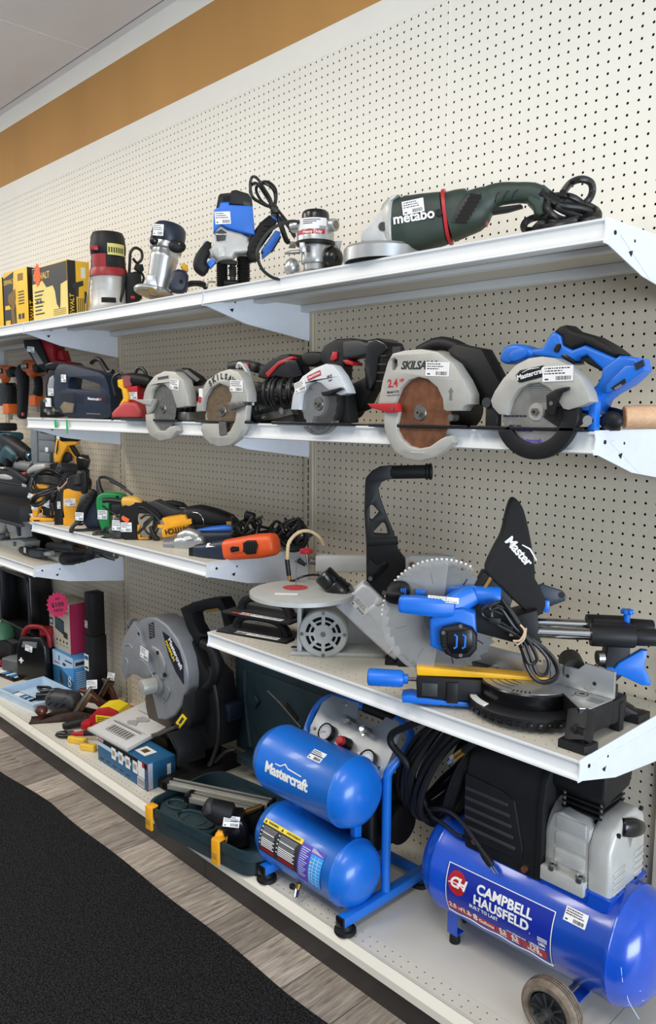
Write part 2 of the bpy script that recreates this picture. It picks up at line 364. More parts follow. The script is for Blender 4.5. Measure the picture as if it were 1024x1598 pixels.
# lower peg panels, one per 48-inch bay, and the upper board
for k, (x0, zt) in enumerate([(-97.5-48, 3), (-97.5, 3), (-49.5, 3), (-1.5, 3), (46.5, 3)]):
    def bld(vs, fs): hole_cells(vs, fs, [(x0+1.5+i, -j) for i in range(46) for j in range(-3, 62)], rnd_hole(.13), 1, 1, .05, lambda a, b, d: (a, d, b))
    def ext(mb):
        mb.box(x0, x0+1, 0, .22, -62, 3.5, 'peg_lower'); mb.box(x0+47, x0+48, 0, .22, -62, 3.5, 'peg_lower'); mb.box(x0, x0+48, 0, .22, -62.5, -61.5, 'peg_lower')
    o = sheet('wall_pegboard', 'peg_lower', bld, ext); o['kind'] = 'structure'; o.location = W(0, 0, 0)
def bld(vs, fs): hole_cells(vs, fs, [(-145+.42+i, 4.95+j) for i in range(240) for j in range(28)], rnd_hole(.13), 1, 1, .05, lambda a, b, d: (a, d-.06, b))
def ext(mb): mb.box(19.5, 19.62, -.075, .1, 3.5, 32.45, 'wall_white'); mb.box(-76.5, -76.4, -.075, .1, 3.5, 32.45, 'wall_white')
o = sheet('wall_upper_pegboard', 'peg_upper', bld, ext); o['kind'] = 'structure'; o.location = W(0, 0, 0)
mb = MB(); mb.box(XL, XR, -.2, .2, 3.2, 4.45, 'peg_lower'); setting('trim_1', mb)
# slotted uprights
for k, x in enumerate((-97.5, -49.5, -1.5, 46.5)):
    def bld(vs, fs): hole_cells(vs, fs, [(0, z-.5) for z in range(-61, 4)], SLOT, 1.3, 1, .06, lambda a, b, d: (a, d-.42, b))
    def ext(mb):
        mb.box(-.5, .5, -.25, -.2, -62, 3.4, 'void')
        for s in (-1, 1):
            mb.box(s*.65, s*.72, -.42, 0, -62, 3.4, 'upright_tan'); mb.box(s*.72, s*1.0, -.1, 0, -62, 3.4, 'upright_tan')
    o = sheet('shelf_upright', 'upright_tan', bld, ext); o.location = W(x, 0, 0); o['category'] = 'upright'; o['group'] = 'slotted shelf uprights'
    o['label'] = ['slotted steel upright farthest left, behind the orange drills', 'slotted steel upright beside the chop saw guard and red sander', 'slotted steel upright in the middle, behind the fretsaw table', 'slotted steel upright at right edge behind the big blue air compressor'][k]
# shelves
RAIL = [(-16.25, .0), (-16.45, .06), (-16.58, 0), (-16.58, -.14), (-16.42, -.26), (-16.38, -.4), (-16.38, -1.1), (-16.46, -1.22), (-16.68, -1.36), (-16.7, -1.5), (-16.55, -1.58), (-16.2, -1.5), (-16.2, -.3)]
def bracket(t, x, th=.09):
    b = MB(); b.prism([(-16.6, .1), (-16.45, -.5), (-16.62, -1.65), (-16.0, -1.68), (-10.5, -3.2), (-.1, -4.6), (-.1, -.4), (-.1, .06), (-15.9, .12)], x-th/2, x+th/2, 'bracket_white', axis='x')
    b.prism([(-14.4, -.75), (-9.5, -3.2), (-.1, -4.3), (-.1, -1.1), (-13.6, -.62)], x-th, x+th, 'bracket_white', axis='x')
    for y, z, r in ((-15.1, -.75, .16), (-12.1, -.9, .12)): b.cyl((x-.11, y, z), (x+.11, y, z), r, 'void', seg=14)
    b.prism([(-12.9, -1.75), (-12.3, -1.6), (-12.5, -2.05)], x-.1, x+.1, 'void', axis='x')
    t.part('bracket', b)
def shelf(label, X0, X1, z, holes=True, brackets=(0,), deck='deck_cream', joints=()):
    t = Thing('wall_shelf', label, 'shelf', (X0, 0, z), group='white gondola shelves'); L = X1-X0
    d = MB()
    if holes:
        vs, fs = [], []; n = int(L)-1
        cells = [(1+i+.5*(L-n-1), y) for i in range(n) for y in (-15.5, -14.5, -2.5, -1.5)]
        hole_cells(vs, fs, cells, rnd_hole(.1), 1, 1, -.06, lambda a, b, q: (a, b, q)); d.add(vs, fs, deck)
        d.box(0, L, -14, -3, -.05, 0, deck); d.box(0, L, -16.3, -16, -.05, 0, deck); d.box(0, L, -1, -.1, -.05, 0, deck)
        e_ = .5*(L-n-1)+.5
        for y0, y1 in ((-16, -14), (-3, -1)): d.box(0, e_, y0, y1, -.05, 0, deck); d.box(L-e_, L, y0, y1, -.05, 0, deck)
        d.box(.05, L-.05, -16.2, -.2, -.32, -.3, 'shelf_white')
    else: d.box(0, L, -16.3, -.1, -.3, 0, deck, bev=.02)
    d.box(0, L, -16.2, -13.2, -1.1, -.3, 'shelf_white', bev=.15); d.box(0, L, -9.4, -8.0, -.75, -.3, 'shelf_white', bev=.12); d.box(0, L, -1.9, -.2, -1.15, -.3, 'shelf_white', bev=.1)
    d.box(0, L, -8.03, -7.98, -.4, -.3, 'dark_grey')
    t.part('deck', d)
    r = MB(); r.prism(RAIL, 0, L, 'shelf_white', axis='x'); t.part('price_rail', r)
    for x in brackets: bracket(t, x)
    return t
ZT, Z2, Z3, Z4, Z3B, ZB = 3.42, -11.3, -27.75, -36.04, -35.2, -62.0
shelf('long white top shelf section at right, above the circular saws', -1.45, 46.45, ZT, False, (.06, 47.9))
shelf('white top shelf section in the middle, carrying the routers', -49.45, -1.55, ZT, False, (.06, 47.84))
shelf('white top shelf section farthest left, carrying the yellow boxes', -97.45, -49.55, ZT, False, (.06, 47.84))
shelf('white shelf at right under the blue and grey circular saws', -1.45, 46.45, Z2, False, (.06, 47.9))
shelf('white shelf under the navy jigsaw with two green tape strips', -49.45, -1.55, Z2, False, (.06, 47.84))
shelf('white shelf of corded drills and the orange multitool', -49.45, -1.5, Z3, True, (.06, 47.9))
shelf('white shelf carrying the blue mitre saw and the floor nailer', -1.45, 46.45, Z4, True, (.06, 47.9))
shelf('low white shelf at left carrying grey air tools', -97.45, -49.5, Z3B, True, (.06, 47.9))
# base decks with kick plates
for k, x0 in enumerate((-145.5, -97.5, -49.5, -1.5, 46.5)):
    t = Thing('base_deck', ['cream base deck section farthest left, under the black open case', 'cream base deck section at left under the jump starter', 'cream base deck section under the wood planes and chop saw', 'cream base deck section under the two blue air compressors', 'cream base deck section at lower right past the compressor wheel'][k], 'base deck', (x0, 0, ZB), group='gondola base decks')
    d = MB(); vs, fs = [], []
    hole_cells(vs, fs, [(1+i, y) for i in range(1, 47) for y in (-16.72, -15.7, -2.5, -1.5)], rnd_hole(.1), 1, 1.02, -.08, lambda a, b, q: (a, b, q)); d.add(vs, fs, 'deck_cream')
    d.box(.03, 47.97, -15.2, -3, -.08, 0, 'deck_cream'); d.box(.03, 47.97, -1, 0, -.08, 0, 'deck_cream')
    for y0, y1 in ((-17.25, -15.2), (-3, -1)): d.box(.03, 1.5, y0, y1, -.08, 0, 'deck_cream'); d.box(47.5, 47.97, y0, y1, -.08, 0, 'deck_cream')
    d.box(.03, 47.97, -17.45, -17.25, -.08, 0, 'deck_cream')
    d.prism([(-17.4, 0), (-17.62, .08), (-17.75, 0), (-18.35, -.5), (-18.42, -1.25), (-18.2, -1.3), (-17.4, -1.0)], .03, 47.97, 'deck_cream', axis='x')
    d.box(.05, 47.95, -17.2, -.1, -.5, -.45, 'void')
    t.part('deck', d)
    q = MB(); q.box(.04, 47.96, -17.35, -17.0, FLOOR-ZB, -.9, 'kick'); t.part('kick_plate', q)
# rug
mb = MB()
edge = [(XL, -24.6)]+[(-110+i*2, -22.9-max(0, min(1.3, (-32-(-110+i*2))*.09))+.12*sin(i*.55)+.1*sin(i*.23+1)+max(0, (-110+i*2)-20)*.04) for i in range(80)]+[(140, -20), (140, -128), (XL, -128)]
mb.prism(edge, FLOOR, FLOOR+.22, 'rug_black', axis='z', bev=.05)
o = one('floor_rug', 'black looped entrance rug covering the aisle floor', 'rug', mb, (0, 0, 0))
o.location = W(0, 0, 0)
# ------------------------------------------------------------------ extra helpers
def plate(mb, outer, holes, y0, y1, m, bev=0, T=None):
    """flat plate in the x-z plane with real cut-outs"""
    from mathutils.geometry import tessellate_polygon
    loops = [[Vector((p[0], p[1], 0)) for p in L] for L in [outer]+holes]; tris = tessellate_polygon(loops); flat = [p for L in loops for p in L]
    bm = bmesh.new(); A = [bm.verts.new((p.x, y0, p.y)) for p in flat]; B = [bm.verts.new((p.x, y1, p.y)) for p in flat]
    for t3 in tris:
        for V in (A, B):
            try: bm.faces.new([V[k] for k in t3])
            except ValueError: pass
    o = 0; rim = []
    for L in loops:
        n = len(L)
        for k in range(n): a, c = o+k, o+(k+1) % n; f = bm.faces.new((A[a], A[c], B[c], B[a])); rim += [f.edges[0], f.edges[2]]
        o += n
    bmesh.ops.recalc_face_normals(bm, faces=bm.faces[:])
    if bev: bmesh.ops.bevel(bm, geom=list(set(rim)), offset=bev, segments=2, profile=.5, affect='EDGES', clamp_overlap=True)
    return mb.bm(bm, m, T)
def smooth2(pts, n=5): return [(p.x, p.y) for p in catmull([(a, b, 0) for a, b in pts], n, True)]
def circ(cx, cz, r, n=24, a0=0): return [(cx+r*cos(a0+2*pi*i/n), cz+r*sin(a0+2*pi*i/n)) for i in range(n)]
def wrap(cy, cz, r, x0, deg0, pad=.03):
    """bend flat artwork onto a tank lying along x: (x along, y up) -> surface"""
    def f(p):
        a = radians(deg0)+p.y/r; q = r+pad+p.z
        return Vector((x0+p.x, cy-cos(a)*q, cz+sin(a)*q))
    return f
def wpatch(mb, fn, x0, x1, y0, y1, m, lift=0, n=10):
    vs = []; fs = []
    for i in range(n+1):
        y = y0+(y1-y0)*i/n
        for x in (x0, x1): vs.append(fn(Vector((x, y, lift))))
    for i in range(n): fs.append((2*i, 2*i+1, 2*i+3, 2*i+2))
    return mb.add(vs, fs, m)
def wpoly(mb, fn, pts, m, lift=0):
    mb.add([fn(Vector((x, y, lift))) for x, y in pts], [list(range(len(pts)))], m)
def T_abs(t):
    b = MB(); b.T = t.I; return b
def mast_logo(mb, T, w, m, roof=True, dark=None):
    """the block-letter maker's word with its roof line"""
    h = w*.25
    mb.text('Mastercraft', h, m, T, ext=.015, bold=h*.035/1, spacing=.93)
    if roof:
        pts = [(-w*.30, h*.52), (-w*.17, h*.52), (-w*.07, h*.78), (w*.02, h*.58), (w*.36, h*.50), (w*.36, h*.43), (w*.02, h*.50), (-w*.07, h*.68), (-w*.165, h*.45), (-w*.30, h*.45)]
        fn = T if callable(T) else (lambda p: T @ p)
        mb.add([fn(Vector((x, y, .02))) for x, y in pts], [list(range(len(pts)))], m)
# ------------------------------------------------------------------ big blue compressor, lower right
t = Thing('air_compressor', 'large royal blue horizontal air compressor with black shroud and rubber wheels', 'air compressor', (37, -7.6, ZB))
CY_, CZ_, R_ = -7.6, -54.8, 5.0
b = T_abs(t)
prof = [(0, 0), (1.6, .12), (3.2, .55), (4.3, 1.25), (4.85, 2.1), (4.98, 2.7), (5.04, 2.75), (5.04, 3.1), (5, 3.15), (5, 20.5), (5.04, 20.55), (5.04, 20.9), (4.98, 20.95), (4.85, 21.6), (4.3, 22.5), (3.2, 23.2), (1.6, 23.6), (0, 23.7)]
b.lathe([(r, h*1.0) for r, h in prof], (26.6, CY_, CZ_), (1, 0, 0), 'ch_blue', 56); tank = t.part('tank', b, sharp=50)
b = T_abs(t); f0_ = wrap(CY_, CZ_, R_, 36.98, 0); f = lambda p: f0_(Vector((p.x, p.y+p.x*.022, p.z)))
H = radians(1)*R_
d = lambda a: a*H
x0, x1 = -5.62, 5.62
wpatch(b, f, x0, x1, d(-28.5), d(29), 'mc_dark_blue' if 'mc_dark_blue' in MATS else mk('mc_dark_blue', '#122a96', .35, var=.03).name, .0, 16)
for (a, c, e, g) in ((x0, x1, d(28.3), d(29.2)), (x0, x0+.09, d(-28.5), d(29)), (x1-.09, x1, d(-30.5), d(29))): wpatch(b, f, a, c, e, g, 'white', .012, 12)
wav = [(x0+(x1-x0)*i/24, d(-28.6)-.12*sin(i*.9)-.02*i/24) for i in range(25)]
b.tube([f(Vector((x, y, .01))) for x, y in wav], .06, 'white', 0, 6)
for a, c in ((x0+.1, -2.75), (-2.68, -.1), (-.03, 2.62), (2.69, x1-.45)): wpatch(b, f, a, c, d(-24.6), d(-14.8), 'red', .012, 8)
n = 36; rg = [(k/5, [f(Vector((-4.35+1.02*k/5*cos(2*pi*i/n), d(11)+1.16*k/5*sin(2*pi*i/n), .015))) for i in range(n)]) for k in range(1, 6)]
vs = [f(Vector((-4.35, d(11), .015)))]+[p for _, q in rg for p in q]
b.add(vs, [(0, 1+i, 1+(i+1) % n) for i in range(n)]+[(1+k*n+i, 1+(k+1)*n+i, 1+(k+1)*n+(i+1) % n, 1+k*n+(i+1) % n) for k in range(4) for i in range(n)], 'red')
def mv(dx, dy, s=f): return lambda p: s(Vector((p.x+dx, p.y+dy, p.z+.025)))
b.text('CH', 1.35, 'white', mv(-4.3, d(11)), .01, .05, .25, spacing=.8)
b.tube([f(Vector((x, d(9.2)+.16*sin((x+5.3)*2.2), .03))) for x in [-5.3+.15*i for i in range(13)]], .05, 'white', 0, 6)
b.text('CAMPBELL', 1.2, 'white', mv(.72, d(15.6)), .012, .042, spacing=1.03); b.text('HAUSFELD', 1.2, 'white', mv(.5, d(3.0)), .012, .042, spacing=1.03)
b.text('BUILT TO LAST', .46, 'white', mv(-1.3, d(-6)), .012, .008)
b.text('2.5', .72, 'white', mv(-4.9, d(-18)), .012, .02); b.text('HP', .34, 'white', mv(-4.05, d(-18.6)), .012, .01); b.text('/1.3', .72, 'white', mv(-3.42, d(-18)), .012, .02); b.text('HP', .34, 'white', mv(-2.95, d(-19.5)), .012, .01)
b.text('8', .95, 'white', mv(-2.3, d(-18.6)), .012, .03); b.text('Gallons', .55, 'white', mv(-1.1, d(-19.5)), .012, .012)
b.text('5.2', .6, 'white', mv(.7, d(-17.4)), .012, .02); b.text('4.2', .6, 'white', mv(1.95, d(-17.4)), .012, .02)
for xx in (.7, 1.95):
    b.text('SCFM', .26, 'white', mv(xx, d(-20.8)), .012, .006); b.text('@ 90 PSI', .2, 'white', mv(xx, d(-23.2)), .012, .006)
b.text('125', .68, 'white', mv(3.95, d(-17.3)), .012, .02); b.text('Max. PSI', .42, 'white', mv(3.95, d(-22)), .012, .01)
b.text('www.chpower.com    1-800-543-6400', .25, 'white', mv(3.1, d(-12.7)), .012, .004)
b.text('USA', .36, 'white', mv(4.75, d(-8.2)), .012, .015)
for k in range(3): wpatch(b, f, 4.3, 5.25, d(-2-k*1.6), d(-1.2-k*1.6), 'white', .012, 2)
b.text('R', .16, 'white', mv(3.55, d(-2.5)), .012)
t.part('brand_label', b, tank, 'blue and red maker label on the tank')
b = T_abs(t); g = wrap(CY_, CZ_, R_, 44.3, 34); s_ = MB(); s_.sticker(Matrix(), 2.0, 1.15, 5)
for v, in [(q,) for q in s_.v]: pass
b.ms = s_.ms; b.mi = s_.mi; b.f = s_.f; b.v = [t.I @ g(q) for q in s_.v]; t.part('price_sticker', b, tank)
# scratches on the end cap
for pts in ([(47.9, -12.2, -57.5), (48.7, -11.6, -56.6), (49.1, -10.7, -56.2)], [(48.1, -12.1, -55.2), (48.0, -12.15, -54.0)], [(48.6, -10.9, -57.9), (49.2, -9.8, -57.6)]): 
    P = []; b = T_abs(t)
    for q in pts:
        rr = sqrt((q[1]-CY_)**2+(q[2]-CZ_)**2); k = [(r, h) for r, h in prof if h > 20.9]; h = k[-1][1]
        for (ra, ha), (rb, hb) in zip(k, k[1:]):
            if rb <= rr <= ra: h = ha+(hb-ha)*(ra-rr)/(ra-rb); break
        P.append((26.6+h, q[1], q[2]))
    b.tube(P, .035, 'pale_blue', 4, 5); t.part('scratch', b, tank, 'pale scuff on the tank end')
# legs and wheels
for ly in (-10.6, -4.6):
    b = T_abs(t); s = -1 if ly < -7 else 1
    b.box(30.2, 31.4, ly-.06, ly+.06, -60.9, -57.6, 'ch_blue', .04); b.box(30.2, 31.4, ly-.06 if s < 0 else ly-1.1, ly+1.1 if s < 0 else ly+.06, -61.0, -60.85, 'ch_blue', .04)
    lg = t.part('leg', b); b = T_abs(t); b.cyl((30.8, ly+.45*-s, -62), (30.8, ly+.45*-s, -60.98), .55, 'rubber', .5, 20, .08); t.part('rubber_foot', b, lg)
b = T_abs(t); b.prism([(42.4, -60.0), (44.9, -60.0), (44.1, -58.5), (43.0, -58.3)], -12.2, -12.05, 'ch_blue'); b.prism([(42.4, -60.0), (44.9, -60.0), (44.1, -58.5), (43.0, -58.3)], -3.1, -2.95, 'ch_blue')
b.cyl((43.8, -15.9, -59.35), (43.8, .2, -59.35), .26, 'steel'); b.box(43.0, 44.6, -12.2, -3, -60.2, -60.05, 'ch_blue'); t.part('axle_bracket', b)
for wy in (-14.2, -1.7):
    b = T_abs(t); w = 1.5 if wy < -8 else 1.4; c = (43.8, wy-w/2, -59.35); R = 2.62
    b.lathe([(1.75, .1), (R-.35, 0), (R-.08, .14), (R, .32), (R, w-.32), (R-.08, w-.14), (R-.35, w), (1.75, w-.1), (1.75, .1)], c, (0, 1, 0), 'tyre' if 'tyre' in MATS else mk('tyre', '#77695a', .75, var=.35, scale=60, bump=.4).name, 40)
    for k in (.5, .75, 1.0): b.ring((43.8, wy-w/2+k, -59.35), (0, 1, 0), R, .03, 'rubber')
    wh = t.part('wheel', b); b = T_abs(t)
    b.lathe([(1.76, 0), (1.76, w), (1.6, w), (1.6, .12), (1.5, .3), (.5, .45), (.5, 0)], c, (0, 1, 0), 'dark_grey', 36)
    for k in range(10): a = 2*pi*k/10; b.prism([(43.8+cos(a-.06)*.4, -59.35+sin(a-.06)*.4), (43.8+cos(a-.05)*1.6, -59.35+sin(a-.05)*1.6), (43.8+cos(a+.05)*1.6, -59.35+sin(a+.05)*1.6), (43.8+cos(a+.06)*.4, -59.35+sin(a+.06)*.4)], wy-w/2+.1, wy+.2, 'dark_grey')
    b.cyl((43.8, wy-w/2-.2, -59.35), (43.8, wy+.3, -59.35), .48, 'dark_grey', .5); b.cyl((43.8, wy-w/2-.35, -59.35), (43.8, wy-.3, -59.35), .28, 'dull_steel', seg=6); t.part('hub', b, wh)
# saddle, pump and shroud
b = T_abs(t); b.prism([(33, -51.0), (46.6, -51.0), (46.9, -49.9), (46.2, -49.7), (33, -49.7)], -10.9, -4.2, 'ch_blue', bev=.08); b.prism([(45.0, -49.8), (46.9, -49.8), (45.2, -53.0), (44.7, -51.2)], -10.95, -10.75, 'ch_blue'); t.part('saddle', b)
b = T_abs(t)
shape = [(-11.0, -50.9), (-11.05, -44.2), (-10.6, -42.0), (-9.3, -40.5), (-7.5, -39.9), (-5.5, -40.5), (-4.3, -42.4), (-4.0, -50.6)]
b.prism(shape, 32.0, 40.4, 'black', axis='x', bev=.5, seg=3)
b.prism([(y*1.0+(-.12 if y < -7 else .12), z+.15) for y, z in shape], 39.9, 40.5, 'black', axis='x', bev=.1)
b.prism([(32.2, -49.9), (38.4, -49.7), (38.6, -48.6), (37.6, -44.4), (36.3, -43.9), (32.2, -43.6)], -11.2, -10.9, 'black', bev=.15)
for k in range(5): b.box(32.35, 37.9-.22*k, -11.32, -11.15, -48.95+k*.95, -48.6+k*.95, 'dark_grey', .1)
b.box(32.3, 37.5, -9.2, -5.8, -40.3, -38.9, 'black', .35)
for x, z in ((33.5, -49.9), (38.9, -50.3)): b.cyl((x, -11.35, z), (x, -11.0, z), .3, 'rust', seg=6)
t.part('motor_shroud', b)
b = T_abs(t)
b.prism([(40.5, -50.6), (44.6, -50.6), (44.6, -44.6), (43.8, -44.2), (42.0, -43.9), (41.2, -44.3), (40.5, -46.0)], -10.6, -4.6, 'cast', bev=.2)
b.box(40.5, 44.6, -11.3, -10.4, -50.4, -49.1, 'cast', .1)
for k in range(3): b.box(41.5, 44.3, -10.72, -10.5, -48.6+k*1.55, -47.35+k*1.55, 'cast', .1)
for x in (41.5, 44.1): b.cyl((x, -10.95, -49.2), (x, -10.95, -48.8), .42, 'steel', seg=20); b.cyl((x, -10.95, -48.9), (x, -10.95, -48.5), .27, 'chrome', seg=6)
b.cyl((40.5, -7.6, -46.6), (41.2, -7.6, -46.6), 2.9, 'cast', 2.8); t.part('crankcase', b)
b = T_abs(t)
b.prism([(-10.7, -50.4), (-10.8, -45.8), (-10.0, -44.5), (-8.8, -43.6), (-6.0, -43.4), (-4.8, -44.2), (-4.3, -45.8), (-4.4, -50.3)], 44.55, 46.6, 'cast', axis='x', bev=.4, seg=3)
for k in range(4): b.box(46.5, 46.7, -10.2, -8.0, -49.8+k*.6, -49.5+k*.6, 'cast', .06); b.box(46.5, 46.7, -6.5, -4.7, -49.4+k*.6, -49.1+k*.6, 'cast', .06)
for y, z in ((-9.6, -44.6), (-5.6, -43.6), (-9.4, -50.0), (-6, -49.9)): b.cyl((46.5, y, z), (46.75, y, z), .2, 'void', seg=10)
b.prism([(-7.9, -45.4), (-6.9, -45.4), (-7.4, -46.5)], 46.55, 46.68, 'chrome', axis='x'); cov = t.part('crankcase_cover', b)
b = T_abs(t); b.sweep([(46.4, -8.6, -44.3), (46.9, -7.6, -44.5), (46.9, -6.3, -45.0)], [(.75, .55), (.8, .6), (.6, .5)], 'gloss_black', up=(1, 0, 0)); t.part('knob', b, cov)
b = T_abs(t)
for k in range(5): b.box(41.2, 45.0, -9.4, -5.2, -44.6+k*.5, -44.4+k*.5, 'black', .08)
b.cyl((43.0, -7.3, -44.9), (43.0, -7.3, -40.5), 1.6, 'black')
for x, y in ((41.4, -9.2), (44.8, -9.2), (44.8, -5.4), (41.4, -5.4)): b.cyl((x, y, -45), (x, y, -41), .13, 'dull_steel', seg=8)
t.part('cylinder_fins', b)
b = T_abs(t); b.prism([(-9.8, -42.0), (-9.5, -38.6), (-4.8, -38.6), (-4.5, -41.2), (-5.0, -42.3), (-9.2, -42.8)], 39.4, 45.3, 'black', axis='x', bev=.35, seg=3); t.part('head_cover', b)
b = T_abs(t); b.tube([hit(672, 1262, y=-9.6), hit(700, 1266, y=-10.6), hit(722, 1284, y=-11.2), hit(738, 1306, y=-11.7), hit(752, 1326, y=-12)], .2, 'cord', 6); b.tube([hit(676, 1275, y=-10), hit(698, 1290, y=-10.6), hit(712, 1302, y=-10.8), hit(724, 1305, y=-10.9)], .18, 'cord', 6)
p0, p1 = hit(750, 1324, y=-12), hit(767, 1350, y=-12.1); b.sweep([p0, (p0+p1)/2, p1], [(.26, .22), (.42, .35), (.36, .3)], 'black'); dv = (p1-p0).normalized()
for k in (-.16, .16): q = p1+dv*.1+Vector((k, 0, k*.4)); b.cyl(q, q+dv*.75, .06, 'chrome', seg=8)
t.part('power_cord', b)
b = T_abs(t); b.tube([hit(668, 1118, y=-11), hit(650, 1128, y=-11.2), hit(620, 1140, y=-11.4), hit(610, 1149, y=-11.5), hit(612, 1163, y=-11.4), hit(634, 1190, y=-11), hit(648, 1225, y=-10), (27.2, -8.6, -52.0)], .36, 'rubber', 5, 10); t.part('push_handle', b, label='black foam covered push handle')
# ------------------------------------------------------------------ hose coil between the compressors
t = Thing('air_hose', 'coiled black rubber air hose beside the large blue compressor', 'hose', (27.5, -6.5, ZB)); rnd = random.Random(4)
b = T_abs(t); P = []
for k in range(7*12):
    a = 2*pi*k/12; j = k//12; rx = 3.1+.25*sin(k*1.7)+.12*rnd.uniform(-1, 1)
    P.append((25.2+j*.66+cos(a)*1.6+sin(a)*2.3+.25*rnd.uniform(-1, 1), -7.6+cos(a)*rx*.75-j*.18+.2*rnd.uniform(-1, 1), -45.8+sin(a)*(5.6+.4*rnd.uniform(-1, 1))))
b.tube(P, .33, 'rubber', 4, 8)
P = []
for k in range(3*12):
    a = 2*pi*k/12; j = k/12
    P.append((30.2+j*.35+sin(a)*1.6, -9.0+cos(a)*1.6, -45.4+sin(a)*4.2))
b.tube(P, .29, 'rubber', 4, 8)
b.tube([(29.8, -7, -61.9), (28.2, -7, -58), (27, -6.5, -50)], .3, 'rubber', 5); t.part('hose', b)
b = T_abs(t); p0 = hit(700, 1190, y=-10.8); p1 = hit(722, 1173, y=-10.8); d_ = p1-p0
b.cyl(p0, p0+d_*.3, .2, 'chrome', .34, 14); b.cyl(p0+d_*.3, p0+d_*.55, .42, 'steel', seg=6); b.cyl(p0+d_*.55, p0+d_*1.1, .38, 'brass'); b.cyl(p0+d_*1.1, p0+d_*2, .33, 'rubber'); t.part('brass_coupling', b, label='brass and steel hose coupling')
b = T_abs(t); b.sweep([hit(611, 1266, y=-6), hit(636, 1287, y=-6)], [(.5, .5), (.4, .4)], 'red'); t.part('red_grip', b, label='red rubber grip')

# ------------------------------------------------------------------ twin-tank compressor
t = Thing('twin_tank_air_compressor', 'bright blue twin tank air compressor with gauge panel and hoop handle', 'air compressor', (16, -12.5, ZB))
def tankp(y, z, r, nm):
    b = T_abs(t); L0, L1 = 7.2, 22.9
    k = r/3.5; pr = [(0, 0), (1.2, .08), (2.2, .4), (2.95, .95), (3.36, 1.7), (3.47, 2.15), (3.53, 2.2), (3.53, 2.35), (3.5, 2.4)]
    L = L1-L0; pr = pr+[(a, L-h) for a, h in pr[::-1]]; b.lathe([(a*k, h) for a, h in pr], (L0, y, z), (1, 0, 0), 'tank_blue', 52); return t.part(nm, b, sharp=50)
UY, UZ, UR = -14.4, -48.6, 3.68; LY, LZ, LR = -14.3, -57.45, 3.52
up = tankp(UY, UZ, UR, 'tank'); lo = tankp(LY, LZ, LR, 'tank')
b = T_abs(t); f = wrap(UY, UZ, UR, 14.35, 10); mast_logo(b, f, 6.3, 'white'); t.part('brand_lettering', b, up, 'white maker name on the upper tank')
b = T_abs(t); f = wrap(UY, UZ, UR, 17.1, 62); s_ = MB(); s_.sticker(Matrix(), 1.9, 1.25, 8); b.ms, b.mi, b.f = s_.ms, s_.mi, s_.f; b.v = [t.I @ f(q) for q in s_.v]; t.part('price_sticker', b, up)
b = T_abs(t); f = wrap(LY, LZ, LR, 0, 0); H = radians(1)*LR; d = lambda a: a*H
wpatch(b, f, 9.5, 15.9, d(-12), d(38), 'ink', 0, 12); wpatch(b, f, 9.5, 15.9, d(38), d(46.5), 'label_yellow', .005, 4)
wpatch(b, f, 15.9, 19.4, d(-19), d(43), 'purple', 0, 12); wpatch(b, f, 17.6, 19.4, d(-18), d(34), 'bit_blue', .008, 12)
b.text('WARNING', .34, 'ink', mv(11.1, d(42.2), f), .01, .008); b.text('AVERTISSEMENT', .3, 'ink', mv(14.4, d(42.2), f), .01, .006)
for xx in (9.85, 12.6): b.add([f(Vector((xx+dx, d(42.2)+dy, .015))) for dx, dy in ((-.2, -.16), (.2, -.16), (0, .2))], [(0, 1, 2)], 'ink')
for c0, c1 in ((9.95, 12.1), (12.75, 15.4)):
    for k in range(11):
        a = 35-k*3.3
        if k in (0, 1, 2, 4, 5): wpatch(b, f, c0, c1-.1*(k % 3), d(a-2.6), d(a), 'mid_grey', .01, 2)
        else: wpatch(b, f, c0, c1-.25*(k % 2), d(a-1.9), d(a), 'paper', .01, 2)
    wpatch(b, f, c0, c1, d(-9), d(-1.8), 'dark_red', .012, 3)
    for k in range(5): wpatch(b, f, c0-.32, c0-.1, d(31-k*7), d(33-k*7), 'paper', .01, 2)
for k in range(14): wpatch(b, f, 16.1, 17.3-.2*(k % 3), d(36-k*3.6), d(37.3-k*3.6), 'pale_blue', .01, 2)
for k in range(8): wpatch(b, f, 17.7, 19.3, d(-12+k*5.6), d(-11.5+k*5.6), 'paper', .012, 2)
for xx in (18.2, 18.75): wpatch(b, f, xx, xx+.04, d(-17), d(32), 'paper', .012, 8)
for k in range(6): wpatch(b, f, 17.75, 17.95, d(-10+k*6), d(-8+k*6), 'label_yellow', .014, 2)
for k in range(5): wpatch(b, f, 17.5, 19.2-.3*k, d(36.4+k*1.3), d(37+k*1.3), 'paper', .012, 1)
t.part('warning_label', b, lo, 'black, yellow and purple warning label')
b = T_abs(t); b.cyl((14.9, -16.6, -60.3), (14.9, -16.9, -61.0), .3, 'brass'); b.cyl((14.9, -16.9, -60.9), (15.3, -17.5, -61.4), .28, 'chrome', seg=10); b.cyl((14.3, -16.9, -60.9), (14.9, -16.9, -60.9), .22, 'black'); b.box(13.9, 14.4, -17.2, -16.7, -61.1, -60.6, 'black', .1); t.part('drain_valve', b, lo)
b = T_abs(t)
for x in (9.9, 22.3):
    b.box(x-.55, x+.55, -17.7, -4.3, -61.15, -60.1, 'tank_blue', .12)
    b.box(x-.56, x+.56, -17.85, -17.6, -61.17, -60.08, 'gloss_black', .08)
b.box(9.9, 22.3, -5.6, -4.7, -61.1, -60.2, 'tank_blue', .1)
for x in (11, 20): b.box(x-.4, x+.4, LY+.6, LY+1.6, -54.8, -51.6, 'tank_blue', .1); b.box(x-.5, x+.5, LY-1.5, LY+1.5, -61, -60.7, 'tank_blue', .1)
